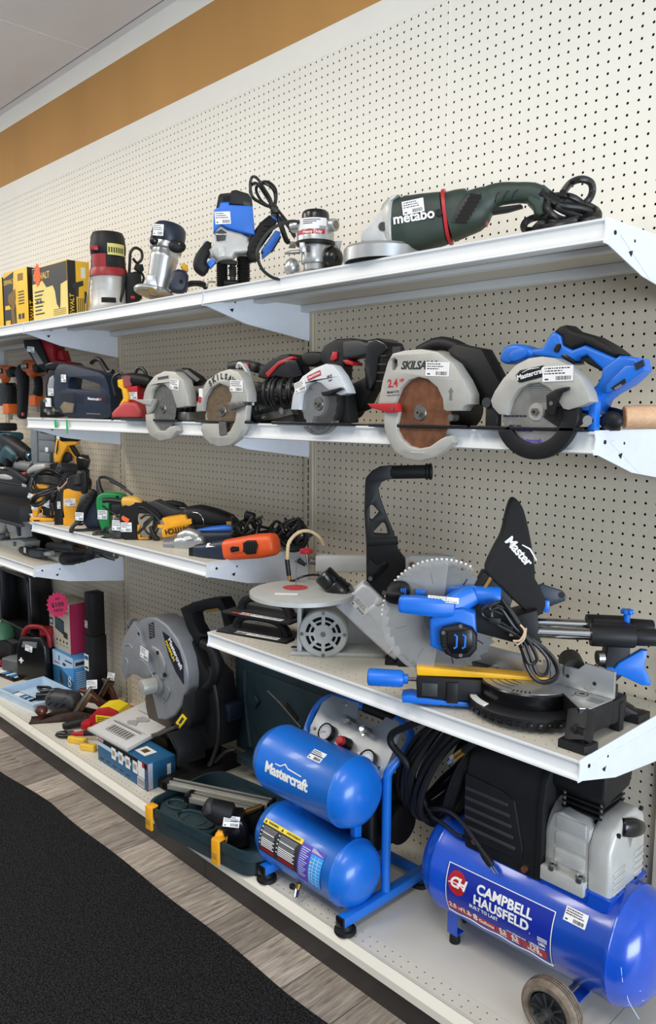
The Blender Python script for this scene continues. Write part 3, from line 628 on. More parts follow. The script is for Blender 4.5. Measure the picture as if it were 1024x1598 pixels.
b.tube([(22.3, -11, -60.3), (22.3, -11, -55), (22.3, -11, -48.5), (22.4, -10.9, -47.0), (22.9, -9.9, -45.7), (23.2, -8.8, -44.6), (22.8, -8.0, -43.6), (21.4, -7.6, -43.0), (18, -7.5, -42.8), (13.5, -7.5, -42.8), (11.0, -7.6, -43.0), (9.6, -8.0, -43.6), (9.1, -8.8, -44.6), (9.3, -9.9, -45.7), (9.8, -10.9, -46.8), (9.9, -11, -48.5), (9.9, -11, -55), (9.9, -11, -60.3)], .5, 'tank_blue', 5, 14); fr_ = t.part('frame', b)
b = T_abs(t); b.tube([(15.8, -7.5, -42.78), (18, -7.5, -42.8), (20.4, -7.55, -42.9)], .58, 'rubber', 4, 14); t.part('handle_grip', b, fr_)
for x in (9.9, 22.3):
    for y in (-17.0, -5.2):
        b = T_abs(t); b.lathe([(0, 0), (1.05, 0), (1.15, .15), (1.1, .45), (.75, .55), (.6, .86), (0, .86)], (x, y, -62), (0, 0, 1), 'rubber', 28); t.part('rubber_foot', b, fr_)
# sloping gauge panel
PO = Vector((16, -9.95, -45.3)); pt = frame(PO, (1, 0, 0), (0, 2.9, 3.9)); n_ = pt.to_3x3() @ Vector((0, 0, 1))
b = T_abs(t); outl = [(-6.1, -2.9), (6.1, -2.9), (6.1, 2.0), (5.3, 3.2), (3.4, 3.6), (3.2, 2.6), (2.4, 1.8), (.2, 1.8), (-.6, 2.6), (-.9, 3.6), (-5.0, 3.4), (-6.0, 2.2)]
b.prism(outl, -.05, .05, 'silver', axis='z', bev=.03, T=pt)
for q in ((-5.4, -.8), (5.5, 1.6), (5.4, -1.9), (-2.6, 3.0), (1.6, .6), (-.9, -1.2), (2.1, -1.4)): b.cyl(pt @ Vector((*q, .02)), pt @ Vector((*q, .18)), .2, 'chrome', seg=6)
pn = t.part('control_panel', b, label='silver control panel')
for q in ((-3.1, -.75), (3.8, -1.65)):
    b = T_abs(t); b.lathe([(0, 0), (1.0, 0), (1.02, .5), (.9, .55), (.86, .42), (0, .42)], pt @ Vector((*q, .2)), n_, 'gloss_black', 30); c = pt @ Vector((*q, .63)); b.cyl(c, c+n_*.02, .84, 'paper', seg=30)
    fr2 = frame(c+n_*.03, (1, 0, 0), (0, 2.9, 3.9))
    for k in range(11): a = radians(-30+k*24); b.box(.58, .78, -.02, .02, 0, .02, 'ink', T=fr2 @ Matrix.Rotation(a, 4, 'Z'))
    b.box(-.1, .6, -.03, .03, .01, .04, 'red', T=fr2 @ Matrix.Rotation(radians(200), 4, 'Z')); t.part('pressure_gauge', b, pn)
b = T_abs(t); c = pt @ Vector((.15, -1.05, 0)); b.cyl(c, c+n_*1.2, .72, 'gloss_black', .6, 20, .06); b.cyl(c+n_*1.2, c+n_*1.75, .55, 'red', .48, 16, .08); t.part('regulator_knob', b, pn, 'black regulator knob with a red cap')
for q in ((-.55, 1.35), (2.25, 1.0)):
    b = T_abs(t); c = pt @ Vector((*q, 0)); b.cyl(c, c+n_*.5, .5, 'steel', seg=6); b.cyl(c+n_*.5, c+n_*1.2, .4, 'dull_steel', seg=16); b.cyl(c+n_*1.15, c+n_*1.35, .48, 'steel', seg=16); b.cyl(c+n_*1.35, c+n_*1.6, .33, 'chrome', seg=14); t.part('air_coupler', b, pn)
b = T_abs(t); b.box(11.5, 20.6, -11.5, -5.5, -57, -50, 'black', .5, 3); b.cyl((13, -8, -50), (13, -8, -46.5), 1.7, 'dark_grey'); b.cyl((19.5, -8, -54), (22, -8, -54), 2.2, 'black'); t.part('pump_motor', b)
# ------------------------------------------------------------------ sliding mitre saw on the lower right shelf
t = Thing('mitre_saw', 'blue and black sliding mitre saw with silver blade and black dust bag', 'mitre saw', (38.2, -10.4, Z4), rz=37)
px = t.px
def P(u, v, y=0): return px(u, v, y=y)
# cast base: fence parallel to the shelf, table arm swung to the left
TC = Vector((38.2, -10.4)); zt_ = Z4+3.0
b = T_abs(t)
b.lathe([(0, .55), (4.4, .55), (5.15, .45), (5.3, .75), (5.3, 1.25), (5.1, 1.45), (4.5, 1.6), (0, 1.6)], (TC.x, TC.y, Z4), (0, 0, 1), 'black', 56)
for k in range(16):
    a = radians(195+k*9); c = Vector((TC.x+cos(a)*5.28, TC.y+sin(a)*5.28, Z4+.7)); b.box(-.14, .14, -.2, .2, -.22, .22, 'gloss_black', .04, T=Matrix.Translation(c) @ Matrix.Rotation(a, 4, 'Z'))
A = [radians(206+i*3.4) for i in range(16)]; b.prism([(TC.x+5.22*cos(a), TC.y+5.22*sin(a)) for a in A]+[(TC.x+4.7*cos(a), TC.y+4.7*sin(a)) for a in A[::-1]], Z4+1.42, Z4+1.6, 'paper', axis='z')
blk = [(41.5, -10.0), (42.1, -11.6), (44.9, -13.9), (45.5, -13.2), (45.75, -10.0)]
b.prism(blk, Z4+.9, zt_-.04, 'black', axis='z', bev=.1); b.prism([(76.4-x, y) for x, y in blk], Z4+.9, zt_-.04, 'black', axis='z', bev=.1)
b.box(30.6, 45.8, -10.0, -7.6, Z4+.8, zt_-.1, 'black', .2)
def foot(x, y, w, h, top, tw):
    b.prism([(x-w, y-h), (x+w*.8, y-h), (x+w, y-h*.4), (x+w, y+h), (x-w, y+h)], Z4, Z4+.75, 'black', axis='z', bev=.1)
    b.sweep([(x, y, Z4+.5), top], [(w*.8, h*.8), tw], 'black', up=(0, 1, 0), ex=5, cap=False, seg=16)
foot(45.2, -14.5, 1.25, .85, (44.6, -12.9, zt_-.6), (1.0, .8)); foot(31.2, -14.3, 1.25, .85, (31.8, -12.9, zt_-.6), (1.0, .8))
b.box(45.0, 45.8, -14.8, -13.6, Z4+.7, zt_-1.2, 'black', .12); b.cyl((44.9, -14.9, Z4+1.6), (44.95, -14.2, Z4+1.7), .25, 'void')
b.box(45.0, 45.9, -9.0, -8.2, Z4, zt_-.5, 'black', .1); b.box(30.6, 31.4, -9.0, -8.2, Z4, zt_-.5, 'black', .1)
b.prism([(44.4, -6.6), (46.3, -6.4), (46.4, -4.4), (44.6, -4.5)], Z4, Z4+.75, 'black', axis='z', bev=.12); b.sweep([(45.4, -5.4, Z4+.6), (43, -7.2, Z4+1.8), (41, -8.4, Z4+2.2)], [(.9, .4), (1.0, .7), (1.3, .8)], 'black', up=(0, 0, 1), ex=5)
base = t.part('cast_base', b)
b = T_abs(t); b.prism([(x*.985+43.6*.015, y*.985-11.8*.015) for x, y in blk], zt_-.04, zt_+.04, 'silver', axis='z', bev=.02)
e = hit(908, 1083, z=zt_+.04); b.cyl((e.x, e.y, e.z-.02), (e.x, e.y, e.z+.01), .55, 'ink', seg=24); b.cyl((e.x, e.y, e.z), (e.x, e.y, e.z+.02), .45, 'silver', seg=24); b.prism([(e.x-.35, e.y-.1), (e.x+.1, e.y-.2), (e.x+.35, e.y+.1), (e.x, e.y+.3)], e.z+.02, e.z+.03, 'ink', axis='z')
for k in range(4): b.box(44.3, 45.5, -11.0-k*.28, -10.95-k*.28, zt_+.04, zt_+.055, 'ink')
b.box(43.0, 43.06, -11.9, -10.3, zt_+.04, zt_+.055, 'ink'); t.part('table_plate', b, base)
b = T_abs(t); b.lathe([(0, 1.6), (4.25, 1.6), (4.3, 1.7), (4.3, 2.85), (4.2, 2.97), (0, 2.97)], (TC.x, TC.y, Z4), (0, 0, 1), 'gloss_black', 60)
b.lathe([(0, 2.97), (4.15, 2.97), (4.15, 3.03), (0, 3.03)], (TC.x, TC.y, Z4), (0, 0, 1), 'silver', 60)
for s in (-1, 1):
    for k in range(4):
        r = 1.7+k*.6; b.tube([(TC.x+r*cos(a), TC.y+r*sin(a), zt_+.03) for a in [radians(217+s*(16+i*9)) for i in range(6)]], .035, 'ink', 0, 6)
for k in range(5): b.box(3.6, 4.1, -.07, .07, zt_+.02, zt_+.05, 'ink', T=Matrix.Translation((TC.x, TC.y, 0)) @ Matrix.Rotation(radians(282+k*5), 4, 'Z'))
tt = t.part('turntable', b)
b = MB(); l0 = P(652, 1060).x; b.prism([(l0, .95), (-3.6, .95), (-3.6, 2.9), (l0+.1, 2.9), (l0-.1, 2.5)], -1.05, 1.05, 'black', bev=.12); b.box(l0+2.6, l0+3.6, -1.25, -.95, .7, 2.6, 'black', .08)
b.box(l0+.4, l0+1.8, -1.15, -1.0, 1.2, 2.4, 'dark_grey', .04); t.part('mitre_arm', b, tt)
b = MB(); b.prism([(l0, 2.92), (l0-.1, 3.7), (l0+.4, 3.72), (3.1, 3.25), (3.1, 3.04), (-3.6, 3.04)], -.75, .75, 'yellow', bev=.06); t.part('kerf_plate', b, tt, 'yellow kerf plate')
b = MB(); h0, h1 = P(574, 1056, 0), P(631, 1056, 0); hz = h0.z
b.lathe([(0, 0), (.62, 0), (.78, .12), (.8, .3), (.8, h1.x-h0.x-.35), (.7, h1.x-h0.x-.1), (.45, h1.x-h0.x), (.45, h1.x-h0.x+.35), (0, h1.x-h0.x+.35)], (h0.x, 0, hz), (1, 0, 0), 'mc_blue', 12); b.cyl((h1.x, 0, hz), (l0+.2, 0, hz), .16, 'dull_steel'); t.part('mitre_handle', b, tt)
b = MB(); b.prism([(l0-1.3, .35), (l0-1.35, 1.0), (l0-.6, 1.15), (l0+1.8, .85), (-4.2, .75), (-4.2, .3)], -.9, .9, 'mc_blue', bev=.15); t.part('detent_lever', b, tt)
# fence
b = T_abs(t); fy = -10.05
def fz(u, v): k = hit(u, v, y=fy); return (k.x, k.z)
top = fz(872, 1037)[1]; low = zt_+.04
ff = [(45.75, low), (45.75, fz(951, 1047)[1]), fz(914, 1036), fz(902, 1045), (fz(872, 1037)[0], top), (39.2, top), (39.2, low)]
b.prism(ff, fy, fy+.35, 'silver', bev=.04)
for u, v in ((928, 1067), (886, 1055)): k = hit(u, v, y=fy); b.cyl((k.x, fy-.02, k.z), (k.x, fy+.1, k.z), .17, 'void', seg=14)
b.prism([(30.7, low), (37.2, low), (37.2, top), (33, top), (30.7, top+.3)], fy, fy+.35, 'silver', bev=.04); b.box(40.5, 45.6, fy+.35, fy+1.2, low-.2, low+1.0, 'black', .15); t.part('fence', b)
# slide: rear post, housing, rods
b = MB(); r0, r1 = P(834, 985, -1.0), P(1004, 985, -1.0); zr = r0.z
def rod_pt(u, v, y): return P(u, v, y)
ra = (P(836, 986, -1.1), P(935, 988, -1.1)); rb = (P(836, 972, 1.2), P(925, 975, 1.2))


for (a, c) in (ra, rb):
    bb = MB(); bb.cyl((a.x-2.2, a.y, a.z), (c.x+4.5, a.y, a.z), .5, 'chrome', seg=24); t.part('slide_rod', bb)
b = MB(); x0 = ra[1].x-.7
for a in (ra[0], rb[0]):
    b.lathe([(.52, 0), (.95, 0), (.98, .2), (.98, 3.4), (.9, 3.6), (.52, 3.6)], (x0, a.y, a.z), (1, 0, 0), 'black', 26); b.cyl((x0+3.2, a.y, a.z), (x0+5.6, a.y, a.z), .78, 'black', .72, 20, .1)
hz = (ra[0].z+rb[0].z)/2; b.box(x0+.3, x0+3.3, ra[0].y, rb[0].y, hz-.8, hz+.9, 'black', .25)
po = [(x0+1.5, hz-.4), (x0+3.3, hz-.2), (x0+3.3, hz-3.0), (x0+.6, 1.6), (x0-1.6, 1.6), (x0-1.5, hz-4.6), (x0+1.2, hz-3.2)]
b.prism(po, -1.2, .9, 'black', bev=.2); b.cyl((x0-1.2, -1.6, hz-3.2), (x0-1.2, 1.4, hz-3.2), 1.0, 'black', seg=26); b.box(x0-3.2, x0, -.9, .9, 1.8, hz-3.3, 'black', .3); b.cyl((x0+.6, -1.35, hz-2.0), (x0+1.1, -1.25, hz-2.0), .6, 'steel', seg=18)
hs = t.part('slide_housing', b)
b = MB(); k = P(979, 958, 0); 
for a in (0, 60, 120): b.box(-.55, .55, -.17, .17, 0, .4, 'mc_blue', .1, T=Matrix.Translation((k.x, 0, k.z)) @ Matrix.Rotation(radians(a), 4, 'Z'))
b.cyl((k.x, 0, k.z-.9), (k.x, 0, k.z), .22, 'mc_blue', .3); b.cyl((k.x, 0, hz+.6), (k.x, 0, k.z-.6), .12, 'steel'); t.part('lock_knob', b, hs)
b = MB(); o_ = t.out([(957, 1041), (965, 1032), (1000, 1012), (1009, 1013), (1004, 1038), (1015, 1062), (1013, 1068), (1000, 1067), (968, 1052), (958, 1050)], -1); b.prism(o_, -1.5, -.8, 'mc_blue', bev=.15); k = P(957, 1046, -1); b.cyl((k.x-.6, -1.15, k.z), (k.x+.5, -1.15, k.z), .35, 'mc_blue'); t.part('bevel_clamp', b, hs)
# head: guard, blade, motor, handle
C = P(690, 965); rB = 5.0
b = MB(); b.blade((C.x, 0, C.z), rB, .1, 'steel', 32, depth=.36); b.cyl((C.x, -.1, C.z), (C.x, .1, C.z), 1.6, 'dull_steel'); 
for k in range(8): a = radians(60+k*45); b.box(3.2, 4.2, -.06, .06, .05, .08, 'mc_dark', T=Matrix.Translation((C.x, 0, C.z)) @ Matrix.Rotation(radians(90), 4, 'X') @ Matrix.Rotation(a, 4, 'Z'))
t.part('saw_blade', b)
b = MB(); b.arc_band((C.x, C.z), .9, 5.25, 85, 262, -.45, -.38, 'clear'); b.arc_band((C.x, C.z), .9, 5.25, 60, 200, .38, .45, 'clear'); b.arc_band((C.x, C.z), 5.15, 5.3, 60, 262, -.45, .45, 'clear')
for k in range(26): a = radians(64+k*4.6); b.ball((C.x+cos(a)*5.3, 0, C.z+sin(a)*5.3), .13, 'paper', 8)
t.part('blade_guard', b, label='clear plastic blade guard')
b = MB(); g = t.out([(686, 948), (690, 930), (735, 925), (762, 925), (790, 960), (836, 950), (838, 1000), (800, 1000), (745, 985), (700, 985)], 0); b.prism(g, -.7, 1.6, 'black', bev=.25); g = t.out([(640, 958), (640, 928), (700, 905), (760, 905), (770, 940), (690, 955)], 1); b.prism(g, .5, 1.5, 'dark_grey', bev=.2)
b.prism(t.out([(836, 945), (842, 1000), (812, 1000), (800, 955)], 0), -1.6, 1.8, 'black', bev=.2)
b.prism(t.out([(738, 915), (752, 890), (775, 890), (800, 930), (790, 960), (760, 940)], .5), -.4, 1.4, 'black', bev=.2); b.prism(t.out([(753, 918), (768, 893), (772, 897), (756, 922)], -.45), -.55, -.4, 'brass'); hd = t.part('head', b)
b = MB(); m = t.out([(672, 1003), (671, 960), (690, 947), (722, 945), (742, 952), (744, 985), (736, 1012), (700, 1016)], -1.2); b.prism(m, -2.4, -.2, 'mc_blue', bev=.25, seg=3); mo = t.part('motor_housing', b, hd)
b = MB(); m = t.out([(686, 985), (692, 977), (718, 971), (738, 978), (745, 990), (744, 1011), (734, 1023), (712, 1026), (695, 1018), (688, 1004)], -2.6); b.prism(m, -3.3, -2.3, 'black', bev=.3, seg=3)
m = t.out([(698, 985), (736, 982), (739, 1008), (728, 1020), (706, 1020), (698, 1008)], -3.3); b.prism(m, -3.45, -3.2, 'gloss_black', bev=.1)
for u in (711, 724): k = P(u, 1001, -3.45); b.tube([(k.x-.12, -3.48, k.z+.6), (k.x+.1, -3.48, k.z+.45), (k.x+.1, -3.48, k.z-.45), (k.x-.12, -3.48, k.z-.6)], .09, 'mc_blue', 0, 6)
for k_ in range(5): k = P(692, 992+k_*5, -3.3); b.box(k.x-.1, k.x+.3, -3.34, -3.2, k.z-.07, k.z+.07, 'void')
for u, v in ((719, 977), (719, 1022), (692, 987)): k = P(u, v, -3.3); b.cyl((k.x, -3.42, k.z), (k.x, -3.2, k.z), .17, 'dull_steel', seg=8)
t.part('motor_cap', b, mo)
b = MB(); 
b.sweep([P(626, 942, -2.4), P(650, 944, -2.4), P(680, 947, -2.2), P(704, 947, -1.8)], [(.72, .6), (.8, .65), (.82, .7), (.85, .75)], 'mc_blue', up=(0, 1, 0), ex=4)
b.sweep([P(696, 950, -1.6), P(716, 938, -1.0), P(735, 929, -.4)], [(.85, .7), (.95, .8), (.9, .9)], 'mc_blue', ex=4)
b.sweep([P(640, 922, .6), P(680, 920, .6), P(715, 922, .4), P(738, 927, 0)], [(.7, .6), (.5, .55), (.6, .6), (.8, .8)], 'mc_blue', ex=4)
b.cyl(P(734, 928, -.2), P(781, 932, -.2), .86, 'mc_blue', .98, 14, .12); hn = t.part('handle', b, hd)
b = MB(); b.sweep([P(618, 934, -1.2), P(622, 922, -.4), P(640, 918, .3), P(663, 921, .4)], [(.95, .7), (.95, .75), (.72, .7), (.6, .5)], 'black', ex=3)
for k_ in range(3): k = P(627+k_*3, 922, -.9); b.box(k.x-.05, k.x+.05, k.y-.5, k.y-.2, k.z-.3, k.z+.3, 'mc_blue')
t.part('grip', b, hn, 'black rubber grip')
b = MB(); b.box(P(648, 930, -.4).x, P(664, 930, -.4).x, -.9, .3, P(655, 933, -.4).z, P(655, 919, -.4).z, 'mc_blue', .12); t.part('trigger', b, hn)
b = MB(); q = P(692, 935, -2.5); b.sticker(frame((q.x, q.y-.05, q.z-.02), (1, 0, -.06), (0, .45, .9)), 2.6, .5, 3); t.part('price_sticker', b, hn)
# dust bag
b = MB(); cr = [(395, 92), (432, 92), (482, 150), (515, 260), (545, 400), (562, 500), (580, 640), (582, 720), (620, 790), (665, 900), (642, 980), (605, 1008), (560, 1010), (450, 920), (330, 800), (205, 680), (190, 620), (260, 470), (312, 370), (345, 230), (370, 140)]
b.prism(smooth2(t.out([(720+a*.1953, 760+c*.1953) for a, c in cr], .4), 3), -.75, 1.45, 'cloth', bev=.7, seg=4)
dust = t.part('dust_bag', b, label='black cloth dust bag')
b = MB(); c0 = P(720+378*.1953, 760+405*.1953, -.82); c1 = P(720+585*.1953, 760+640*.1953, -.82); v = c1-c0; ang = atan2(v.z, v.x)
T = frame(c0, (cos(ang), 0, sin(ang)), (-sin(ang), 0, cos(ang))); b.text('Master', 1.12, 'paper', T @ Matrix.Translation((0, -.12, 0)), .02, .03, align='LEFT', spacing=.92); b.add([T @ Vector(p) for p in ((1.2, .52, .02), (1.9, .8, .02), (3.0, .56, .02), (3.0, .46, .02), (1.9, .66, .02), (1.2, .42, .02))], [(0, 1, 4, 5), (1, 2, 3, 4)], 'paper'); t.part('brand_lettering', b, dust, 'white lettering on the dust bag')
b = MB(); b.tube([P(753, 894, .2), P(790, 925, .2), P(830, 958, .2)], .1, 'dark_grey', 3); t.part('bag_frame', b, dust)
b = MB(); b.prism(t.out([(836, 915), (845, 911), (878, 922), (884, 930), (881, 937), (850, 948), (836, 945)], 1.2), .9, 1.4, 'navy', bev=.08); k = P(877, 929, .8); b.cyl((k.x, .85, k.z), (k.x, 1.0, k.z), .28, 'black'); k = P(852, 944, .6); b.box(k.x-.3, k.x+.3, .2, .9, k.z-.6, k.z+.5, 'mc_blue', .15); t.part('lift_bracket', b, hd)
# cord bundle
b = MB(); rnd = random.Random(2)
loops = [[(760, 965), (752, 955), (765, 945), (790, 950), (815, 985), (850, 1012), (868, 1040), (868, 1058), (850, 1066), (830, 1055), (815, 1015), (800, 985), (778, 970)],
 [(764, 950), (785, 940), (806, 965), (820, 990), (858, 1020), (872, 1045), (862, 1060), (840, 1062), (822, 1040), (812, 1000), (795, 965)],
 [(772, 972), (768, 955), (782, 950), (804, 980), (835, 1005), (856, 1030), (852, 1052), (838, 1050), (828, 1025), (817, 1000), (796, 985)],
 [(783, 935), (800, 960), (818, 990), (832, 1012), (838, 1030), (826, 1035), (815, 1010)]]
for i, lp in enumerate(loops): b.tube([P(u, v, -2.1-.22*i+rnd.uniform(-.1, .1)) for u, v in lp], .16, 'cord', 4, 8, i < 3)
k = P(772, 968, -2.5); b.box(k.x-.5, k.x+.5, -2.9, -2.5, k.z-.3, k.z+.3, 'black', .1)
cd_ = t.part('power_cord', b); b = MB(); b.tube([P(801, 1000, -3), P(812, 999, -3.1), P(819, 985, -3.1), P(812, 975, -3)], .09, 'tie', 4); b.tube([P(808, 1006, -3), P(818, 997, -3.1), P(821, 980, -3.1)], .09, 'tie', 4); t.part('cable_tie', b, cd_)

# ------------------------------------------------------------------ floor nailer
t = Thing('floor_nailer', 'tall floor nailer with black cast handle and silver angled body', 'nailer', (20.6, -8.4, Z4), rz=41)
def P(u, v, y=0): return t.px(u, v, y=y)
k4 = lambda L: [(460+a*.2148, 820+c*.2148) for a, c in L]
b = MB(); b.prism(t.out(k4([(300, 572), (500, 405), (560, 440), (640, 520), (720, 600), (728, 640), (690, 740), (755, 830), (782, 905), (735, 962), (715, 955), (655, 900), (500, 760), (375, 640)])), -1.15, 1.15, 'nailer_silver', bev=.4, seg=4)
b.sweep([P(*q, -.9) for q in k4([(560, 590), (640, 690), (720, 870)])], [(.9, .4), (1.0, .45), (.7, .3)], 'nailer_silver')
b.sweep([P(*q, -1.1) for q in k4([(590, 575), (625, 535)])], [(.22, .25), (.5, .3)], 'nailer_silver')
b.prism(t.out(k4([(672, 900), (735, 838), (745, 850), (685, 912)])), -1.25, 1.2, 'nailer_silver', bev=.1); body = t.part('body', b)
b = MB(); a0, a1 = P(*k4([(203, 350)])[0]), P(*k4([(355, 505)])[0]); dv = a1-a0; L = dv.length
b.lathe([(0, 0), (1.0, 0), (1.12, .15), (1.12, L*.42), (1.05, L*.45), (1.2, L*.5), (1.25, L*.8), (1.35, L*.85), (1.35, L), (0, L)], a0, dv, 'gloss_black', 30)
for s in (-1, 1): b.cyl(a1+Vector((s*.9, -1.0*s, s*.9))-dv*.1, a1+Vector((s*.9, -1.0*s, s*.9))+dv*.05, .2, 'dull_steel', seg=6)
t.part('air_cap', b, body)
b = MB(); q = P(*k4([(476, 590)])[0], -1.2); dd = (P(*k4([(520, 640)])[0], -1.2)-P(*k4([(430, 535)])[0], -1.2)); b.sticker(frame(q, dd, Vector((-dd.z, 0, dd.x))), 2.0, 1.05, 12); t.part('price_sticker', b, body)
b = MB(); outer = t.out([(570, 756), (571, 746), (580, 735), (593, 728), (612, 726), (613, 747), (604, 748), (596, 752), (591, 762), (593, 775), (603, 803), (615, 832), (622, 858), (633, 872), (634, 912), (611, 925), (600, 932), (572, 905), (572, 850), (569, 800)])
h1 = t.out([(577, 788), (582, 787), (592, 798), (581, 811), (577, 809)]); h2 = t.out([(583, 829), (597, 814), (601, 816), (606, 831), (603, 833), (584, 832)])
plate(b, outer, [h1, h2], -.55, .55, 'black', .12)
b.prism(t.out([(572, 840), (620, 838), (622, 848), (572, 850)]), -.7, .7, 'black', bev=.1); b.prism(t.out(k4([(540, 225), (605, 285), (660, 250), (685, 280), (560, 405), (522, 395)])), -.75, -.5, 'gloss_black', bev=.08)
b.prism(t.out(k4([(545, 395), (720, 590), (800, 400), (800, 375), (640, 490)])), -.6, .6, 'black', bev=.1)
for q in k4([(550, 385), (650, 490)]): k = P(*q, -.8); b.cyl((k.x, -.95, k.z), (k.x, -.5, k.z), .24, 'dull_steel', seg=8)
ha = t.part('handle_plate', b)
b = MB(); b.lathe([(0, 0), (.66, 0), (.7, .1), (.7, 3.5), (.85, 3.6), (.85, 3.75), (.72, 3.85), (.85, 3.95), (.85, 4.15), (.6, 4.25), (0, 4.25)], P(610, 737), Vector((1, 0, .03)), 'rubber', 24); t.part('grip', b, ha)
b = MB(); b.prism(t.out(k4([(652, 985), (690, 938), (720, 955), (735, 965), (790, 905), (890, 1010), (890, 1070), (660, 1035)])), -1.6, 1.6, 'black', bev=.2); b.box(P(620, 1040).x, P(655, 1040).x, -2.0, 2.2, 0, .55, 'black', .1); t.part('foot_plate', b, body)

# ------------------------------------------------------------------ scroll saw
t = Thing('scroll_saw', 'grey scroll saw with round tilting table and caged motor', 'scroll saw', (14.2, -10.2, Z4), rz=42)
def P(u, v, y=0): return t.px(u, v, y=y)
k5 = lambda L: [(340+a*.2148, 820+c*.2148) for a, c in L]
zt = 7.35; ctr = t.px(472, 922, z=zt); rt = (ctr-t.px(387, 922, z=zt)).length*.97
b = MB(); b.lathe([(0, zt-.2), (rt-.3, zt-.55), (rt, zt-.45), (rt, zt-.05), (rt-.1, zt), (0, zt)], (ctr.x, ctr.y, 0), (0, 0, 1), 'grout_grey', 60); ins = t.px(461, 917, z=zt); b.cyl((ins.x, ins.y, zt), (ins.x, ins.y, zt+.02), 1.35, 'coral', seg=30)
q = t.px(447, 927, z=zt); b.box(q.x-1.2, q.x+1.2, q.y-.35, q.y+.35, zt, zt+.03, 'paper'); tb = t.part('table', b)
b = MB(); b.prism(t.out(k5([(540, 935), (535, 900), (590, 870), (1000, 900), (1060, 910), (1090, 870), (1210, 865), (1215, 880), (1110, 890), (1080, 938)]), 0), -2, 4.5, 'grout_grey', bev=.12) if False else b.box(P(456, 1015).x, P(600, 1015).x, -2.2, 5, 0, .45, 'grout_grey', .12)
b.prism(t.out([(467, 1016), (467, 940), (473, 940), (474, 1016)]), -2.0, 2.5, 'grout_grey', bev=.06); b.prism(t.out([(474, 938), (600, 940), (612, 1000), (590, 1013), (474, 1016)], 2), 1.5, 3.2, 'grout_grey', bev=.3)
b.cyl(P(459, 1010, -1.7), P(459, 1010, -1.7)+Vector((0, 0, .05)), .35, 'void'); bs = t.part('base', b)
b = MB(); c = P(504.5, 990, -2.4); r = 2.55
b.lathe([(r*.3, -.0), (r*.42, -.02), (r*.42, .12), (r*.3, .15)], c, (0, 1, 0), 'grout_grey', 30); b.lathe([(0, -.06), (r*.3, 0), (r*.3, .2)], c, (0, 1, 0), 'grout_grey', 30)
b.lathe([(r*.74, .1), (r*.76, -.02), (r*.97, .02), (r*1.02, .15), (r*1.04, .45), (r, .5), (r, 4.6), (r*.9, 5), (0, 5)], c, (0, 1, 0), 'grout_grey', 44); b.lathe([(0, .45), (r, .45)], c, (0, 1, 0), 'void', 40)
for k in range(8): a = radians(k*45); b.box(r*.36, r*.78, -.2, .2, -.12, .05, 'grout_grey', .04, T=Matrix.Translation(c) @ Matrix.Rotation(radians(90), 4, 'X') @ Matrix.Rotation(a, 4, 'Z'))
for R0, n in ((.58, 0), ): b.ring((c.x, c.y+.05, c.z), (0, 1, 0), r*R0, .11, 'grout_grey', 40)
for k in range(4): a = radians(k*90); q = c+Vector((cos(a)*r*.9, -.05, sin(a)*r*.9)); b.cyl(q, q+Vector((0, .2, 0)), .2, 'dull_steel', seg=8)
b.cyl(c+Vector((0, -.12, 0)), c, .28, 'dull_steel', seg=10); t.part('motor', b, bs)
b = MB(); b.box(P(493, 870, 3).x, P(700, 880, 3).x, 2.3, 3.8, P(600, 893, 3).z, P(600, 868, 3).z, 'grout_grey', .2)
xr = P(722, 880, 3); b.sweep([(P(640, 880, 3).x, 3.05, P(640, 883, 3).z), (xr.x-2, 3.05, P(700, 884, 3).z), (xr.x-.2, 3.05, xr.z-.6), (xr.x, 3.05, xr.z-3), (xr.x, 3.05, 1.5)], [(1.25, .85), (1.3, .9), (1.2, .9), (1.15, .85), (1.2, .9)], 'grout_grey', ex=5)
k = P(643, 881, 2.2); b.cyl((k.x, 2.1, k.z), (k.x, 2.4, k.z), .3, 'brass'); arm = t.part('upper_arm', b)
b = MB(); k = P(478, 860, 3); b.lathe([(0, 0), (.7, 0), (.75, .1), (.75, .4), (.65, .5), (0, .5)], (k.x, 3, k.z-.25), (0, 0, 1), 'red', 12); b.cyl((k.x+.2, 3, k.z-1.6), (k.x, 3, k.z), .16, 'steel'); b.cyl((k.x+.4, 2.7, k.z-1.0), (k.x+1.2, 2.9, k.z-1.2), .4, 'dull_steel'); b.prism(t.out([(460, 876), (468, 870), (478, 880), (476, 884)], 2.8), 2.6, 3.0, 'black', bev=.05); t.part('tension_knob', b, arm, 'red tension knob and blade clamp')
b = MB(); k = t.px(462, 915, z=zt); b.cyl((k.x, k.y, zt-.2), (k.x+.05, k.y, P(462, 874, k.y).z), .05, 'steel', seg=6); t.part('blade', b, arm)
b = MB(); Q = [P(505, 850, 3), P(498, 838, 2.6), P(483, 829, 2.3), (P(466, 831, 2)), P(452, 845, 1.6), P(449, 860, 1.5), P(449, 873, 1.5)]; b.tube(Q, .2, 'amber_tube', 5, 10); bl = t.part('blower_tube', b, arm, 'yellowed clear blower tube')
b = MB(); b.cyl(P(448, 873, 1.5), P(451, 898, 1.5), .26, 'gloss_black'); b.cyl(P(451, 898, 1.5), P(452, 905, 1.5), .2, 'brass'); b.tube([P(452, 905, 1.5), P(458, 906, 1.3), P(472, 900, 1.4), P(490, 897, 2), P(505, 900, 3)], .12, 'gloss_black', 5); t.part('blower_nozzle', b, bl)
